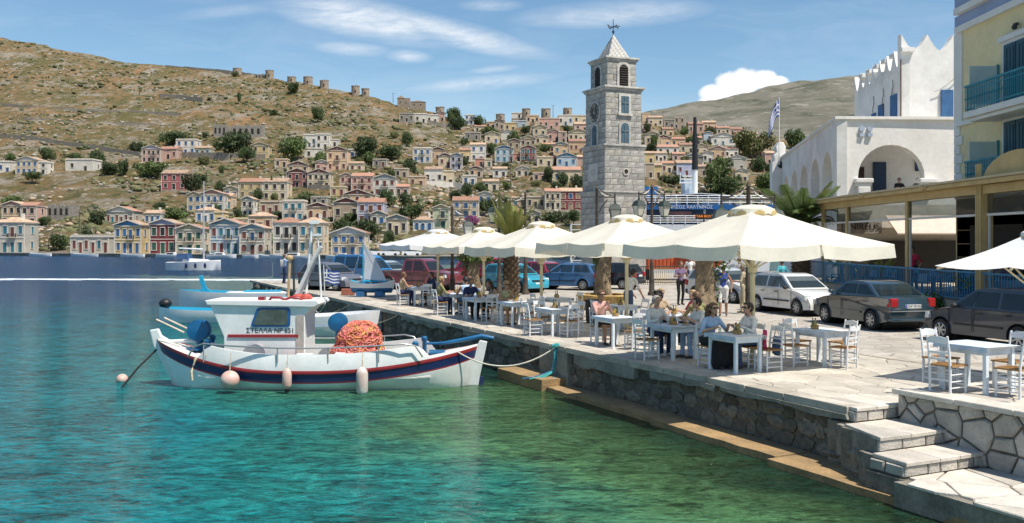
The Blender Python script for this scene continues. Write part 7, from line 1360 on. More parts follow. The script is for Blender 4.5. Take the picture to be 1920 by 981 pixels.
    if style == 'pickup': m = MB(); m.bx(-2.38, -.72, -hw*.82, hw*.82, .98, 1.035); m.build('load_bed', TRIMB, t)
    m = MB(); m.bx(-.35, .5, -hw*.7, hw*.7, .5, 1.0); 
    for x in (.15, -.75):
        for s in (-1, 1):
            if style != 'pickup' or x > 0: m.bx(x-.12, x+.06, s*.36-.22, s*.36+.22, .6, zb+.22); m.bx(x-.08, x+.0, s*.36-.12, s*.36+.12, zb+.24, zb+.40)
    m.build('seats', M('car_seat', (.06,.058,.055), .9), t); return t
def paint(name, col, rough=.28, dirt=.10): return M('paint_'+name, col, rough, dirt, .8, coat=1.0)
h_ = lambda deg: R(90-deg)        # compass-like heading: 0 = away from the camera, 90 = to the right
car('sedan', paint('graphite', (.020,.044,.060)), 'dark grey saloon car seen from behind beside the lone table', (11.35, 29.6, QZ), h_(-13), 'ZHP 00106')
car('hatch', paint('white', (.70,.70,.68)), 'small white hatchback facing the camera behind the largest parasol pole', (10.55, 34.9, QZ), h_(161))
car('hatch', paint('slate', (.020,.028,.048)), 'dark slate blue hatchback cut off by the right picture edge', (12.75, 24.3, QZ), h_(-20))
car('hatch', paint('blue', (.07,.17,.34)), 'blue hatchback parked beyond the middle parasol pole', (3.15, 51.6, QZ), h_(-60))
car('hatch', paint('black', (.02,.025,.032)), 'black car half hidden behind the ivy tree trunk', (5.4, 52.6, QZ), h_(-60))
car('hatch', paint('turquoise', (.03,.30,.42)), 'turquoise car behind the short palm trunk', (.15, 49.6, QZ), h_(140))
car('hatch', paint('darkred', (.28,.02,.04)), 'dark red hatchback between the palm trunk and the blue car', (1.1, 55.5, QZ), h_(-50))
car('van', paint('vanwhite', (.62,.64,.66)), 'white van behind the dark red hatchback', (1.55, 62.0, QZ), h_(110))
car('jeep', paint('red', (.34,.02,.05)), 'red off-roader behind the second parasol from the left', (-2.4, 57.2, QZ), h_(-65))
car('pickup', paint('burgundy', (.17,.035,.045), .35), 'burgundy double pickup truck behind the leftmost parasol', (-5.1, 51.6, QZ), h_(118))
car('hatch', paint('silver', (.42,.47,.50)), 'silver car mostly hidden behind the burgundy pickup', (-7.6, 57, QZ), h_(120))
car('van', paint('vanblue', (.03,.20,.48)), 'bright blue van behind the display sailboat', (-8.6, 54.6, QZ), h_(128))
car('hatch', paint('greyviolet', (.13,.13,.16), .4), 'grey violet hatchback at the left end of the parked cars', (-9.9, 51.2, QZ), h_(128))
car('hatch', paint('palesilver', (.55,.57,.57)), 'pale silver car behind the walking woman in blue', (9.55, 41.5, QZ), h_(150))
# ------------------------------------------------------------ street lamps
LGL = M('lantern_glass', (.62,.60,.50), .25, .1, 4); LGR = M('lamp_green', (.035,.05,.042), .5, .3, 4); RUSTP = M('rusty_post', (.06,.045,.032), .7, .5, 2)
def lantern(p, t):
    m = MB(); x, y, z = p; m.loft([[(x+sx*w, y+sy*w, z+h) for sx, sy in ((-1,-1),(1,-1),(1,1),(-1,1))] for w, h in ((.12, -.62), (.22, -.12))]); g = m.build('lantern_glass', LGL, t)
    m = MB(); m.loft([[(x+sx*w, y+sy*w, z+h) for sx, sy in ((-1,-1),(1,-1),(1,1),(-1,1))] for w, h in ((.26, -.13), (.25, -.09), (.17, .10), (.05, .16), (.03, .30))]); m.loft([[(x+sx*w, y+sy*w, z+h) for sx, sy in ((-1,-1),(1,-1),(1,1),(-1,1))] for w, h in ((.05, -.70), (.14, -.64), (.13, -.60))])
    for sx, sy in ((-1,-1),(1,-1),(1,1),(-1,1)): m.bar((x+sx*.125, y+sy*.125, z-.62), (x+sx*.225, y+sy*.225, z-.12), .022, .022)
    m.build('lantern_frame', LGR, t)
def street_lamp(lab, loc, h, arms, rz=0, sc=1.0):
    t = thing('street_lamp', lab, 'lamp', loc, rz, 'green lantern street lamps'); t.scale = (sc, sc, sc)
    m = MB(); m.lathe([(.20, 0), (.20, .12), (.14, .2), (.13, .75), (.10, .85), (.085, 1.5), (.10, 1.55), (.075, 1.65), (.065, h*.8), (.055, h), (.075, h+.03), (.02, h+.16)], (0,0,0), 14); m.build('post', RUSTP, t, smooth=40)
    for s in arms:
        m = MB(); m.bar((0, 0, h-.35), (s*.78, 0, h-.35), .05, .05); m.tube([(s*.06, 0, h-.05), (s*.3, 0, h-.12), (s*.55, 0, h-.28), (s*.78, 0, h-.30)], .025, 6); m.tube([(s*.1, 0, h-1.0), (s*.22, 0, h-.75), (s*.45, 0, h-.45)], .03, 6); m.cyl((s*.78, 0, h-.2), (s*.78, 0, h-.52), .03, None, 8); m.build('arm', RUSTP, t)
        m = MB(); m.tube([(s*.10, 0, h-.02), (s*.22, 0, h-.2), (s*.42, 0, h-.31), (s*.62, 0, h-.30)], [.012, .03, .03, .012], 6); m.build('white_scroll', M('white_scroll', (.6,.58,.52), .7), t)
        lantern((s*.78, 0, h-.78), t)
street_lamp('tall double lantern street lamp rising behind the largest parasol', UQ(24.5, 1403)+(QZ,), 4.55, (-1, 1), 0, .90)
street_lamp('street lamp right of the clock tower with one lantern', UQ(46, 1222)+(QZ,), 5.3, (1, -1), .5)
street_lamp('street lamp with one lantern in front of the clock tower', UQ(40, 1119)+(QZ,), 4.9, (1,), .0)
street_lamp('street lamp beside the short palm crown', UQ(47, 985)+(QZ,), 5.0, (-1,), 0)
street_lamp('street lamp left of the short palm', UQ(47.5, 936)+(QZ,), 5.0, (1, -1), 1.2)
street_lamp('street lamp behind the leftmost parasols', UQ(46, 848)+(QZ,), 4.3, (1,), .2)
# ------------------------------------------------------------ palms, ivy trees, planters
FROND = M('palm_frond', (.11,.16,.05), .55, .3, 2, trans=.3); FRONDY = M('palm_frond_yellow', (.24,.25,.06), .55, .3, 2, trans=.3); PTR = M('palm_trunk', (.15,.105,.065), .95, .4, 6, 1, 24); IVY = M('ivy_leaf', (.09,.14,.035), .6, .4, 3, trans=.25)
def frond_mesh(L_, droop, mat, n=30, w=.42, up=.5):
    m = MB(); P = []
    for i in range(n+1): u = i/n; P.append(Vector((L_*u*(1-.25*droop*u), 0, L_*(up*u-droop*u*u))))
    m.tube([tuple(p) for p in P], [.03*(1-.8*i/n)*L_*.6+.004 for i in range(n+1)], 4)
    for i in range(3, n):
        u = i/n; l = w*L_*.55*math.sin(PI*min(1, .12+u*.83))**.7; d = (P[i+1]-P[i]).normalized() if i < n else Vector((1, 0, 0))
        for s in (-1, 1):
            for q in (0, .5):
                o = P[i].lerp(P[i+1], q); tip = o+d*l*.75+Vector((0, s*l*.85, -.18*l+random.uniform(-.05, .05)*l)); wd = .011*L_; m.add([tuple(o-d*wd), tuple(o+d*wd), tuple(o.lerp(tip, .6)+d*wd*.8+Vector((0, 0, .01))), tuple(tip)], [(0, 1, 2, 3)])
    return m.mesh('frond', mat)
def palm(lab, loc, h, r, L_, nf, mat, droop=(.3, .9), seed=0, up=(.2, .9), boots=True, ball=.0):
    t = thing('palm_tree', lab, 'palm', loc, 0, 'palm trees'); rr = random.Random(seed); m = MB(); m.lathe([(r*1.15, -.05), (r*1.0, h*.3), (r*.95, h*.8), (r*.8, h)], (0,0,0), 14)
    m.build('trunk', PTR, t, smooth=50); bo = MB(); bo.add([(-.5, 0, -.5), (.5, 0, -.5), (.35, .5, .35), (0, .8, .6), (-.35, .5, .35)], [(0,1,2,3,4)]); bo.add([(-.5, 0, -.5), (-.35, .5, .35), (0, .8, .6), (0, -.1, .5)], [(0,1,2,3)]); bo.add([(.5, 0, -.5), (.35, .5, .35), (0, .8, .6), (0, -.1, .5)], [(0,1,2,3)]); bme = bo.mesh('leaf_boot', PTR)
    z = .1; k = 0
    while z < h-.05 and k < 120:
        for q in range(7): a = 2*PI*(q+(k % 2)*.5)/7; link('leaf_boot', bme, t, (r*.93*math.cos(a), r*.93*math.sin(a), z), a-PI/2, (.26*r/.3, .22, .2))
        z += .17; k += 1
    me = [frond_mesh(L_, d, mat, up=u_) for d, u_ in ((droop[0], up[1]), ((droop[0]+droop[1])/2, (up[0]+up[1])/2), (droop[1], up[0]), (droop[1]*.8, up[1]))]
    for i in range(nf): a = i*2.399+rr.uniform(-.2, .2); o = link('frond', me[i % 4], t, (0, 0, h-.05-.1*(i/nf)), (rr.uniform(-.15, .15), rr.uniform(-.25, .15), a), rr.uniform(.8, 1.1))
    return t
palm('large palm with arching fronds beside the church arcade', UQ(47.5, 1502)+(QZ,), 3.5, .40, 2.2, 56, FROND, (.3, 1.0), 3, (.35, 1.1))
palm('short palm with upright yellow green fronds behind the middle parasol', UQ(43, 958)+(QZ,), 2.75, .31, 1.15, 34, FRONDY, (.05, .4), 5, (.8, 1.6))
def pot_palm(lab, loc, seed):
    t = thing('potted_palm', lab, 'plant', loc, seed, 'potted palms before the restaurant railing'); m = MB(); m.lathe([(.14, 0), (.2, .3), (.22, .32), (.2, .34), (.17, .3)], (0,0,0), 14); m.build('pot', M('clay_pot', (.36,.20,.12), .9, .2, 5), t); m = MB(); m.cyl((0, 0, .25), (0, 0, .62), .06, .05, 8); m.build('stem', PTR, t)
    me = [frond_mesh(.85, d, M('pot_frond', (.24,.28,.06), .55, .3, 4, trans=.3), 14, .4, u) for d, u in ((.35, .6), (.7, .7), (.1, .7))]
    for i in range(18): link('frond', me[i % 3], t, (0, 0, .62), (0, random.uniform(-.2, .2), i*2.4), random.uniform(.8, 1.1))
for px, d, lab, z in ((1578, 46.5, 'potted palm by the railing behind the grey car roof, leftmost of three', 1.15), (1652, 42, 'potted palm by the railing above the grey car, middle of three', 1.1), (1840, 31.5, 'potted palm by the railing above the slate blue car, rightmost of three', .9)): pot_palm(lab, ((px-960)/F*d, d, QZ+.0+z-.45), px % 5); 
for px, d, z, nm in ((1578, 46.5, .70, 'leftmost'), (1652, 42, .65, 'middle'), (1840, 31.5, .45, 'rightmost')):
    t = thing('plant_stand', 'stone block carrying the %s potted palm by the railing' % nm, 'plinth', ((px-960)/F*d, d, QZ), 0, 'stone blocks under the potted palms'); m = MB(); m.bx(-.24, .24, -.24, .24, 0, z-.03); m.bx(-.28, .28, -.28, .28, z-.029, z); m.build('block', M('terrace_plinth', (.42,.36,.27), .9), t, bevel=.015)
def ivy_tree(lab, loc, h, r, seed, leaves):
    t = thing('ivy_tree', lab, 'tree', loc, seed, 'gnarled ivy-clad tree trunks'); rr = random.Random(seed); m = MB(); S4 = []
    for i in range(15):
        u = i/14; z = h*u; S4.append([((r*(1.25-.35*u+.5*max(0, .15-u)*2)*(1+.16*math.sin(3*a+u*5)+.10*math.sin(7*a+u*9)))*math.cos(a)+.15*math.sin(u*3), (r*(1.2-.35*u)*(1+.16*math.sin(3*a+u*5)+.10*math.sin(7*a-u*7)))*math.sin(a), z) for a in [2*PI*k/22 for k in range(22)]])
    m.loft(S4); m.build('trunk', M('gnarled_bark', (.24,.18,.115), .95, .4, 4, 1, 18), t, smooth=60)
    for k in range(5): a = k*1.3; m = MB(); m.tube([(0, 0, h-.3), (.35*math.cos(a), .35*math.sin(a), h+.15), (.75*math.cos(a), .75*math.sin(a), h+.35)], [.14, .09, .05], 7); m.build('limb', M('gnarled_bark', (0,0,0)), t, smooth=60)
    V, Fq = leaf_cloud([(r*1.75*math.cos(a), r*1.75*math.sin(a), h*zz, r*.8, r*.8, h*.17) for a, zz in leaves]+[(.4*math.cos(k), .4*math.sin(k), h+.05, .5, .5, .22) for k in range(6)], 1500, .085, seed); link('crown', fast_mesh('crown', V, Fq, IVY), t)
ivy_tree('thick gnarled ivy-clad tree trunk under the largest parasol', UQ(31.5, 1325)+(QZ,), 2.25, .30, 2, [(4.7, .9), (5.3, .6), (5.6, .8), (4.2, .75), (5.2, .35), (5.9, .55), (0, .3)])
ivy_tree('ivy-clad tree trunk in the wooden planter left of the waiter', UQ(37.5, 1138)+(QZ,), 2.35, .27, 3, [(5.6, .85), (6.1, .9), (5.0, .95)])
ivy_tree('leafy short trunk behind the second parasol pole', UQ(43, 892)+(QZ,), 1.85, .26, 4, [(4.7, .9), (5.4, .8), (4.0, .85), (5.0, .6)])
# wooden planter bench round the ivy trunk
PW = M('planter_wood', (.46,.31,.11), .8, .2, 6); t = thing('planter_bench', 'yellowish wooden octagonal planter bench around the ivy tree trunk', 'bench', UQ(37.0, 1135)+(QZ,), .3)
for k in range(8):
    a = 2*PI*k/8; a2 = 2*PI*(k+1)/8; m = MB(); P = [(rr_*math.cos(x), rr_*math.sin(x)) for rr_, x in ((1.25, a), (1.25, a2), (.85, a2), (.85, a))]; m.prism(P, .05, 0, 'xy', .52); m.build('seat_board', PW, t)
    for j in range(5): u = (j+.5)/5; x, y = 1.13*(math.cos(a)*(1-u)+math.cos(a2)*u), 1.13*(math.sin(a)*(1-u)+math.sin(a2)*u); m = MB(); m.box((x, y, .26), (.045, .15, .5), math.atan2(y, x)); m.build('side_slat', PW, t)
t = thing('litter_bin', 'black litter bin beside the man in pink', 'bin', UQ(30.5, 1111)+(QZ,)); m = MB(); m.lathe([(.19, 0), (.22, .1), (.24, .72), (.25, .75), (.20, .75), (.18, .2)], (0,0,0), 16); m.build('barrel', TRIMB, t, smooth=40); m = MB(); m.lathe([(.255, .70), (.255, .78), (.24, .78)], (0,0,0), 16); m.build('rim', TRIMB, t)
# white lattice frame between parasols near the tower
t = thing('lattice_mast', 'small white lattice mast left of the tower base', 'mast', UQ(70, 1083)+(QZ,)); m = MB()
for sx in (-.5, .5):
    for sy in (-.5, .5): m.cyl((sx, sy, 0), (sx, sy, 3.9), .04, None, 6)
m.build('upright', FW, t); m = MB()
for z in (0.2, 1.2, 2.2, 3.0, 3.5, 3.9):
    for s in (-.5, .5): m.bar((-.5, s, z), (.5, s, z), .05, .05); m.bar((s, -.5, z), (s, .5, z), .05, .05)
for z in (.2, 1.2): m.bar((-.5, -.5, z), (.5, -.5, z+1), .04, .04); m.bar((.5, -.5, z), (-.5, -.5, z+1), .04, .04)
m.build('brace', FW, t)
# low shrubs by the restaurant plinth
for px, d, lab in ((1745, 33.5, 'green leafy plant between the two dark cars'), (1560, 47.5, 'dark shrub beside the large palm trunk')):
    t = thing('shrub', lab, 'shrub', ((px-960)/F*d, d, QZ), 0, 'shrubs by the restaurant'); V, Fq = leaf_cloud([(0, 0, .4, .5, .4, .4), (.4, .1, .3, .4, .3, .3)], 500, .12, px); link('foliage', fast_mesh('foliage', V, Fq, M('shrub_leaf', (.07,.16,.03), .6, .4, 3, trans=.25)), t); m = MB(); m.cyl((0, 0, 0), (0, 0, .4), .03, .02, 6); m.build('stem', BARK, t)
# ------------------------------------------------------------ people
def cloth(n, c, var=.14): return M('cloth_'+n, c, .9, var, 9, .25, 60)
SKIN = [M('skin_light', (.50,.29,.20), .55, .06, 8), M('skin_tan', (.38,.20,.125), .55, .06, 8)]; HAIR = {'dark': M('hair_dark', (.022,.015,.012), .5, .4, 30, .6, 90), 'brown': M('hair_brown', (.12,.062,.03), .5, .4, 30, .6, 90), 'blond': M('hair_blond', (.33,.22,.10), .5, .35, 30, .6, 90), 'grey': M('hair_grey', (.30,.28,.26), .5, .3, 30, .6, 90)}
LIPS = M('lips', (.32,.10,.09), .5); EYEW = M('eye_white', (.6,.6,.58), .3); SHADES = M('sunglass', (.012,.01,.01), .1)
def capsule(m, p0, p1, r0, r1, n=10):
    p0, p1 = Vector(p0), Vector(p1); d = p1-p0
    if d.length < 1e-5: d = Vector((0, 0, 1e-4)); p1 = p0+d
    dn = d.normalized(); secs = []
    for a in (-80, -45, 0): secs.append(m.ring(p0+dn*(r0*math.sin(R(a))), dn, max(1e-3, r0*math.cos(R(a))), n))
    for a in (0, 45, 80): secs.append(m.ring(p1+dn*(r1*math.sin(R(a))), dn, max(1e-3, r1*math.cos(R(a))), n))
    m.loft(secs)
def person(lab, loc, rz, pose='sit', top='w', bottom='n', hair='dark', hl='short', skin=0, sleeve='short', legs='long', hands=None, shades=False, hat=None, woman=False, lean=0., near=True, look=0., scale=1.05, shoe=(.05,.04,.035), skirt=False, pack=None, nod=0.):
    t = thing('person', lab, 'person', loc, rz, 'people at the waterfront'); t.scale = (scale,)*3; P = []; A = lambda p0, p1, r0, r1, k: P.append((Vector(p0), Vector(p1), r0, r1, k))
    if pose == 'sit': hz, hy = .53, -.06; an = [(s*.11, .36+.03*s, .08) for s in (-1, 1)]; kn = [(s*.12, .38, .53) for s in (-1, 1)]; dz = .53
    else: hz, hy = .93, 0; an = [(s*.10, -.03+.10*s*(1 if pose == 'walk' else .2), .08) for s in (-1, 1)]; kn = [(s*.10, .04+.05*s*(1 if pose == 'walk' else 0), .49) for s in (-1, 1)]; dz = .93
    L_ = lean; up = lambda h, x=0., f=0.: Vector((x, hy+f+L_*h, dz+h*(1-.25*abs(L_))))
    hipw = .105 if woman else .095; shw = .165 if woman else .19
    A(up(.02, -.06), up(.02, .06), .125 if woman else .115, .125 if woman else .115, 2); A(up(.03), up(.20), .125, .105 if woman else .118, 1 if True else 2); A(up(.20), up(.38), .108 if woman else .12, .115 if woman else .13, 1)
    A(up(.36, -.07, .005), up(.36, .07, .005), .105, .105, 1); A(up(.47, -shw+.04), up(.47, shw-.04), .062, .062, 1)
    if woman: A(up(.33, -.065, .075), up(.33, -.06, .08), .055, .05, 1); A(up(.33, .065, .075), up(.33, .06, .08), .055, .05, 1)
    A(up(.49), up(.57, 0, .01), .052, .050, 0); ct = up(.57, 0, .015); 
    hc = up(.69, 0, .035)+Vector((.03*look, nod*.06, -abs(nod)*.02))
    A(hc+Vector((0, -.02, .03)), hc+Vector((0, .0, .03)), .088, .085, 0); A(hc+Vector((0, .015, -.03)), hc+Vector((0, .035, -.065)), .070, .050, 0); A(hc+Vector((0, .088, .0)), hc+Vector((0, .105, -.022)), .012, .016, 0)
    for s in (-1, 1): A(hc+Vector((s*.088, -.005, .02)), hc+Vector((s*.09, -.008, -.015)), .014, .011, 0)
    lm = 2 if legs == 'long' else 0
    for i, s in enumerate((-1, 1)):
        hp = Vector((s*hipw, hy, hz)); k = Vector(kn[i]); a = Vector(an[i]); A(hp, k, .088, .064, 2); A(k, k.lerp(a, .4), .060, .056, lm); A(k.lerp(a, .4), a, .055, .038 if lm == 0 else .046, lm); A(a+Vector((0, -.03, -.035)), a+Vector((s*.012, .15, -.045)), .040, .032, 3)
        sh = up(.455, s*shw); hd = Vector(hands[i]) if hands else (Vector((s*.16, .36, dz+.26)) if pose == 'sit' else Vector((s*.27, .05, dz-.06)))
        d = hd-sh; l = min(d.length, .555); hd = sh+d.normalized()*l; mid = (sh+hd)/2; bend = math.sqrt(max(0, .285**2-(l/2)**2)); pole = Vector((s*.6, -.4, -.8)); pole -= d.normalized()*pole.dot(d.normalized()); el = mid+pole.normalized()*bend
        A(sh, el, .055, .042, 1); A(el, el.lerp(hd, .5), .040, .035, 1 if sleeve == 'long' else 0); A(el.lerp(hd, .5), hd, .034, .026, 1 if sleeve == 'long' else 0)
        if sleeve == 'none': P[-3] = (P[-3][0], P[-3][1], .05, .042, 0)
        f = (hd-el).normalized(); side = f.cross(Vector((0, 0, 1))); side = side.normalized() if side.length > .1 else Vector((1, 0, 0)); A(hd, hd+f*.06, .030, .034, 0)
        if near:
            for q, ln in ((-1.5, .050), (-.5, .062), (.5, .058), (1.5, .046)): b0 = hd+f*.085+side*(q*.019); b1 = b0+f*ln*.6; A(b0, b1, .0105, .010, 0); A(b1, b1+f*ln*.4+Vector((0, 0, -.018)), .010, .009, 0)
            b0 = hd+f*.03-side*s*.035; A(b0, b0+f*.045-side*s*.02, .012, .010, 0)
    if skirt:
        for i, s in enumerate((-1, 1)): k = Vector(kn[i]); a = Vector(an[i]); A(Vector((s*.1, hy, hz)), k, .12, .11, 2); A(k, k.lerp(a, .9), .12, .16, 2)
        A(Vector((0, .2, hz-.02)), Vector((0, .36, .45)), .12, .12, 2); A(Vector((0, .36, .45)), Vector((0, .36, .16)), .13, .16, 2)
    m = MB()
    for p0, p1, r0, r1, k in P: capsule(m, p0, p1, r0, r1, 10)
    tmp = bpy.data.objects.new('tmp', m.mesh('tmp', SKIN[0])); C.objects.link(tmp); rm = tmp.modifiers.new('r', 'REMESH'); rm.mode = 'VOXEL'; rm.voxel_size = .0125 if near else .02; rm.adaptivity = 0; sm = tmp.modifiers.new('s', 'SMOOTH'); sm.factor = .5; sm.iterations = 2 if near else 2
    bpy.context.view_layer.update(); me = bpy.data.meshes.new_from_object(tmp.evaluated_get(bpy.context.evaluated_depsgraph_get())); bpy.data.objects.remove(tmp); me.name = 'body'
    nf = len(me.polygons); cen = np.empty(nf*3, dtype=np.float32); me.polygons.foreach_get('center', cen); cen = cen.reshape(-1, 3); best = np.full(nf, 9.); mi = np.zeros(nf, dtype=np.int32)
    for p0, p1, r0, r1, k in P:
        a = np.array(p0); d = np.array(p1)-a; u = np.clip(((cen-a)@d)/max(1e-9, d@d), 0, 1); dist = np.linalg.norm(cen-a-u[:, None]*d, axis=1)-(r0+(r1-r0)*u); w = dist < best; best[w] = dist[w]; mi[w] = k
    me.materials.clear()
    for mt in (SKIN[skin], top, bottom, M('shoe_%d' % int(shoe[0]*1000), shoe, .6, .2)): me.materials.append(mt)
    me.polygons.foreach_set('material_index', mi); me.polygons.foreach_set('use_smooth', [True]*nf); body = link('body', me, t)
    # hair, face
    m = MB(); r = random.Random(len(lab)); c = hc+Vector((0, -.018, .045))
    m.ell(c, (.098, .112, .092), 14, 10, 0, .03); cut = []
    if hl == 'short': m.ell(c+Vector((0, -.05, -.035)), (.088, .07, .075), 10, 7, 0, .04)
    elif hl == 'curly':
        for k in range(34): a = r.uniform(0, 6.28); z = r.uniform(-.09, .10); q = .115 if z < .05 else .08; yy = math.sin(a)*q; 
        for k in range(40):
            a = r.uniform(0, 6.28); z = r.uniform(-.10, .11); q = .105*math.sqrt(max(.1, 1-(z/.13)**2)); p = (math.cos(a)*q, math.sin(a)*q*1.05-.025)
            if p[1] > .055 and z < .06: continue
            m.ell(c+Vector((p[0], p[1], z)), r.uniform(.028, .042), 7, 5, 0, .15)
    elif hl in ('long', 'tail'):
        m.ell(c+Vector((0, -.055, -.03)), (.092, .07, .085), 10, 7, 0, .03)
        if hl == 'long':
            for s in (-1, -.5, 0, .5, 1): x = s*.085; m.tube([tuple(c+Vector((x, -.03-.05*(1-abs(s)), .03))), tuple(c+Vector((x*1.15, -.06-.05*(1-abs(s)), -.10))), tuple(c+Vector((x*1.2+r.uniform(-.01, .01), -.07-.04*(1-abs(s)), -.22))), tuple(c+Vector((x*1.0, -.08, -.33-r.uniform(0, .05))))], [.045, .050, .042, .012], 8)
        else: m.tube([tuple(c+Vector((0, -.10, .0))), tuple(c+Vector((.06, -.12, -.08))), tuple(c+Vector((.09, -.06, -.2))), tuple(c+Vector((.09, .0, -.28)))], [.04, .042, .03, .01], 8)
    # keep the face free: drop hair vertices in front of the brow line
    fz, fy = hc.z+.075, hc.y+.045
    m.v = [((x, min(y, fy) if z < fz else y, z)) for x, y, z in m.v]; m.build('hair', HAIR[hair], t, smooth=70)
    if near or shades:
        for s in (-1, 1): m = MB(); m.ell(hc+Vector((s*.032, .082, .022)), (.013, .008, .008), 8, 6); e = m.build('eye', EYEW, t); m = MB(); m.ell(hc+Vector((s*.032, .089, .022)), (.006, .004, .006), 6, 5); m.build('iris', BLACK, e)
        m = MB(); m.ell(hc+Vector((0, .082, -.055)), (.024, .008, .007), 8, 5); m.build('mouth', LIPS, t)
    if shades:
        m = MB()
        for s in (-1, 1): m.ell(hc+Vector((s*.036, .093, .022)), (.031, .010, .022), 10, 7); m.bar(hc+Vector((s*.065, .085, .028)), hc+Vector((s*.094, .0, .022)), .006, .010)
        m.bar(hc+Vector((-.02, .10, .03)), hc+Vector((.02, .10, .03)), .008, .008); m.build('sunglasses', SHADES, t)
    if hat: m = MB(); m.lathe([(.155, -.005), (.16, .0), (.105, .015), (.10, .07), (.07, .105), (.01, .11)], tuple(c+Vector((0, .005, .035))), 18); m.build('hat', hat, t, smooth=50)
    if pack: m = MB(); b0 = up(.30, 0, -.19); m.loft([[(b0.x+sx*w, b0.y+sy, b0.z+h) for sx, sy in ((-1, -.09), (1, -.09), (1, .08), (-1, .08))] for w, h in ((.12, -.22), (.15, -.15), (.15, .12), (.10, .2))]); m.build('backpack', pack, t, smooth=60)
    return t
def seat(s, t, x, y, ang, z=0): p = QT(s, t, x, y, z); return p, QROT+R(ang)
CW = cloth('white', (.70,.69,.67)); CLB = cloth('lightblue', (.36,.50,.72)); CJ = cloth('jeans', (.06,.10,.19)); CPJ = cloth('palejeans', (.32,.42,.60)); CBK = cloth('black', (.012,.012,.014)); CPK = cloth('pink', (.60,.33,.29)); CRD = cloth('red', (.52,.03,.07)); CTN = cloth('tan', (.38,.29,.19)); CGR = cloth('olive', (.24,.22,.10)); CNV = cloth('navy', (.02,.03,.09)); CKH = cloth('khaki', (.42,.36,.24)); CPL = cloth('plaid', (.08,.30,.40), .4); CGY = cloth('grey', (.28,.28,.29)); CMB = cloth('mauve', (.16,.11,.20)); CBL = cloth('royal', (.03,.06,.30)); CYG = cloth('floral', (.36,.33,.18), .4); CCY = cloth('cyan', (.08,.42,.50))
hT = lambda s: [(-.17, .38, .82), (.17, .40, .82)]
person('woman in sunglasses and white cardigan with dark tied hair at the front table', *seat(4.15, 1.05, .62, .28, 90), 'sit', CW, CJ, 'dark', 'tail', 0, 'long', hands=[(-.14, .36, .86), (.10, .34, .84)], shades=True, woman=True, lean=.12)
person('woman with long brown hair, pale blue shirt and long black skirt at the front table', *seat(4.15, 1.05, -.05, .74, 180), 'sit', CLB, CBK, 'brown', 'long', 0, 'short', hands=[(-.12, .42, .86), (.20, .36, .82)], shades=True, woman=True, lean=.2, skirt=True, look=.5)
person('grey-haired man in white shirt and dark trousers facing the camera', *seat(6.45, 1.15, .02, .74, 180), 'sit', CW, CNV, 'grey', 'short', 0, 'long', hands=[(-.18, .34, .82), (.14, .36, .82)], lean=.1, shoe=(.5,.48,.45))
person('dark-haired woman in white lace top and pale jeans beside the man in white', *seat(6.45, 1.15, .64, -.15, 90), 'sit', CW, CPJ, 'dark', 'short', 0, 'short', hands=[(-.12, .40, .86), (.14, .40, .86)], woman=True, lean=.2)
person('man in pink shirt and sunglasses with dark shorts holding his hands together', *seat(9.02, 1.18, .02, .74, 180), 'sit', CPK, CBK, 'brown', 'short', 1, 'short', 'bare', hands=[(-.05, .30, .98), (.05, .30, .96)], shades=True, lean=.12, scale=1.06)
person('woman with dark curly hair and tan top in the second row', *seat(8.9, 3.0, -.66, .1, -90), 'sit', CTN, CBK, 'dark', 'curly', 1, 'none', woman=True, lean=.25, nod=.5)
person('blond woman raising a hand in the second row', *seat(8.9, 3.0, .02, .74, 180), 'sit', CTN, CKH, 'blond', 'short', 1, 'short', hands=[(-.2, .34, .82), (.28, .30, 1.05)], woman=True, lean=.05)
person('short-haired woman in bright red top in the second row', *seat(8.9, 3.0, .66, .1, 90), 'sit', CRD, CBK, 'blond', 'short', 0, 'short', woman=True, lean=.15)
person('man in olive shirt at the near end of the second row table', *seat(8.9, 3.0, .1, -.74, 0), 'sit', CGR, CNV, 'brown', 'short', 1, 'short', lean=.1)
person('woman in flowery dress and sunglasses below the middle parasol', *seat(15.3, 1.42, 0, .74, 180), 'sit', CYG, CYG, 'blond', 'short', 1, 'none', 'bare', shades=True, woman=True, lean=.1)
person('dark-haired woman leaning over her table below the middle parasols', *seat(17.8, 1.25, .64, 0, 90), 'sit', CTN, CBK, 'dark', 'long', 1, 'none', woman=True, lean=.4, near=False)
person('person in pale blue top below the second parasol from the left', *seat(20.5, 1.55, .64, .1, 90), 'sit', CLB, CJ, 'brown', 'short', 0, 'short', lean=.2, near=False)
person('person in brown top on the water side below the second parasol from the left', *seat(20.5, 1.55, -.64, 0, -90), 'sit', CGR, CNV, 'blond', 'short', 1, 'short', woman=True, lean=.1, near=False)
person('dark-haired person on the inland side of the farthest table', *seat(25.6, 1.9, .64, 0, 90), 'sit', CNV, CBK, 'dark', 'short', 1, 'short', lean=.15, near=False)
person('bare-armed person on the water side of the farthest table', *seat(25.6, 1.9, -.64, .1, -90), 'sit', CTN, CNV, 'brown', 'short', 1, 'none', lean=.1, near=False)
person('person in pale top seen from behind at a far table', *seat(20.5, 1.55, .05, -.72, 0), 'sit', CLB, CJ, 'dark', 'short', 1, 'none', lean=.1, near=False)
person('person in navy at the far end behind the leaning woman', *seat(17.8, 1.25, 0, .72, 180), 'sit', CNV, CBK, 'brown', 'short', 1, 'short', lean=.1, near=False)
def at(px, d, z=QZ): return ((px-960)/F*d, d, z)
person('waiter in white shirt standing and bending over a table', at(1178, 30.2), R(-55), 'stand', CW, CJ, 'dark', 'short', 1, 'short', hands=[(-.2, .42, .85), (.2, .42, .85)], lean=.28)
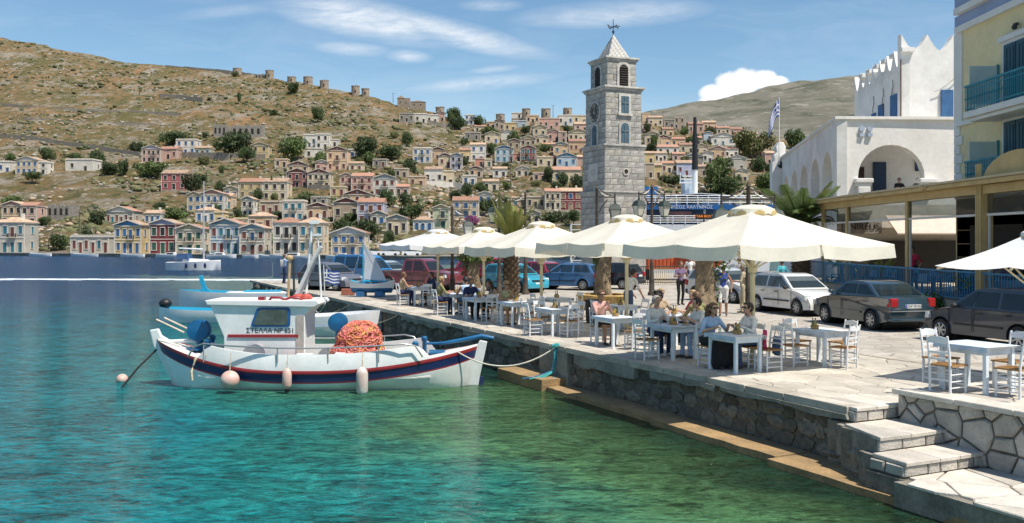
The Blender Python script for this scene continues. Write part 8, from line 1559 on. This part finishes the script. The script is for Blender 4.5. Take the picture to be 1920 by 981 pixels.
person('woman walking in blue top, white shorts and white sun hat', at(1356, 33.4), R(165), 'walk', CBL, CW, 'brown', 'short', 1, 'none', 'bare', shades=True, hat=cloth('hatwhite', (.72,.70,.66)), woman=True, near=False)
person('man in khaki clothes with a dark backpack by the lamp post', at(1394, 34.5), R(70), 'walk', CKH, CKH, 'grey', 'short', 1, 'short', hands=[(-.12, .3, 1.15), (.12, .3, 1.12)], pack=cloth('packbrown', (.09,.05,.04)), near=False)
person('person in cyan shirt beyond the white hatchback', at(1466, 44.5), R(20), 'stand', CCY, CNV, 'dark', 'short', 1, 'short', near=False, scale=1.02)
person('woman in mauve top standing left of the ivy-clad trunk', at(1276, 39), R(200), 'stand', CMB, CBK, 'brown', 'short', 1, 'short', hands=[(-.1, .3, 1.3), (.16, .3, 1.2)], woman=True, near=False)
person('person in white top walking beyond the woman in mauve', at(1294, 52), R(170), 'walk', CW, CNV, 'dark', 'short', 1, 'short', near=False)
person('man in grey shirt walking away near the pale silver car', at(1386, 46), R(10), 'walk', CGY, CBK, 'brown', 'short', 1, 'short', near=False)
person('person in white cap walking away near the pale silver car', at(1368, 48), R(-10), 'walk', CW, CKH, 'grey', 'short', 0, 'short', hat=cloth('hatwhite', (0,0,0)), near=False)
person('person with arms stretched out standing at the pier end', at(533, 58.5), R(-60), 'stand', CLB, CNV, 'brown', 'short', 0, 'short', hands=[(-.5, .3, 1.35), (.35, .45, 1.5)], pack=cloth('packgrey', (.3,.3,.3)), near=False)
TZQ = QZ+.6
person('man in blue plaid shirt sitting on the restaurant terrace', (17.0, 34.6, TZQ), R(200), 'sit', CPL, CNV, 'dark', 'short', 1, 'short', near=False); chair((17.0, 34.6, TZQ), R(200), 'blue chair under the man in plaid on the terrace', True)
person('person in white cap sitting on the restaurant terrace', (16.9, 32.3, TZQ), R(150), 'sit', CMB, CNV, 'grey', 'short', 1, 'short', hat=cloth('hatwhite', (0,0,0)), near=False); chair((16.9, 32.3, TZQ), R(150), 'blue chair under the person in white cap on the terrace', True)
person('person in red shirt standing on the terrace behind the parasol corner', (16.6, 38.6, TZQ), R(120), 'stand', CRD, CBK, 'dark', 'short', 1, 'short', near=False)
for x, y, lab, cl in ((18.9, 53.2, 'person in green leaning on the arcade ledge at the corner', CGR), (22.0, 53.0, 'dark-haired person in black inside the large arch', CBK), (23.1, 53.1, 'second person in grey inside the large arch', CGY)):
    person(lab, (x, y, FRZ-.45), R(170), 'sit', cl, CNV, 'dark', 'short', 1, 'short', near=False)
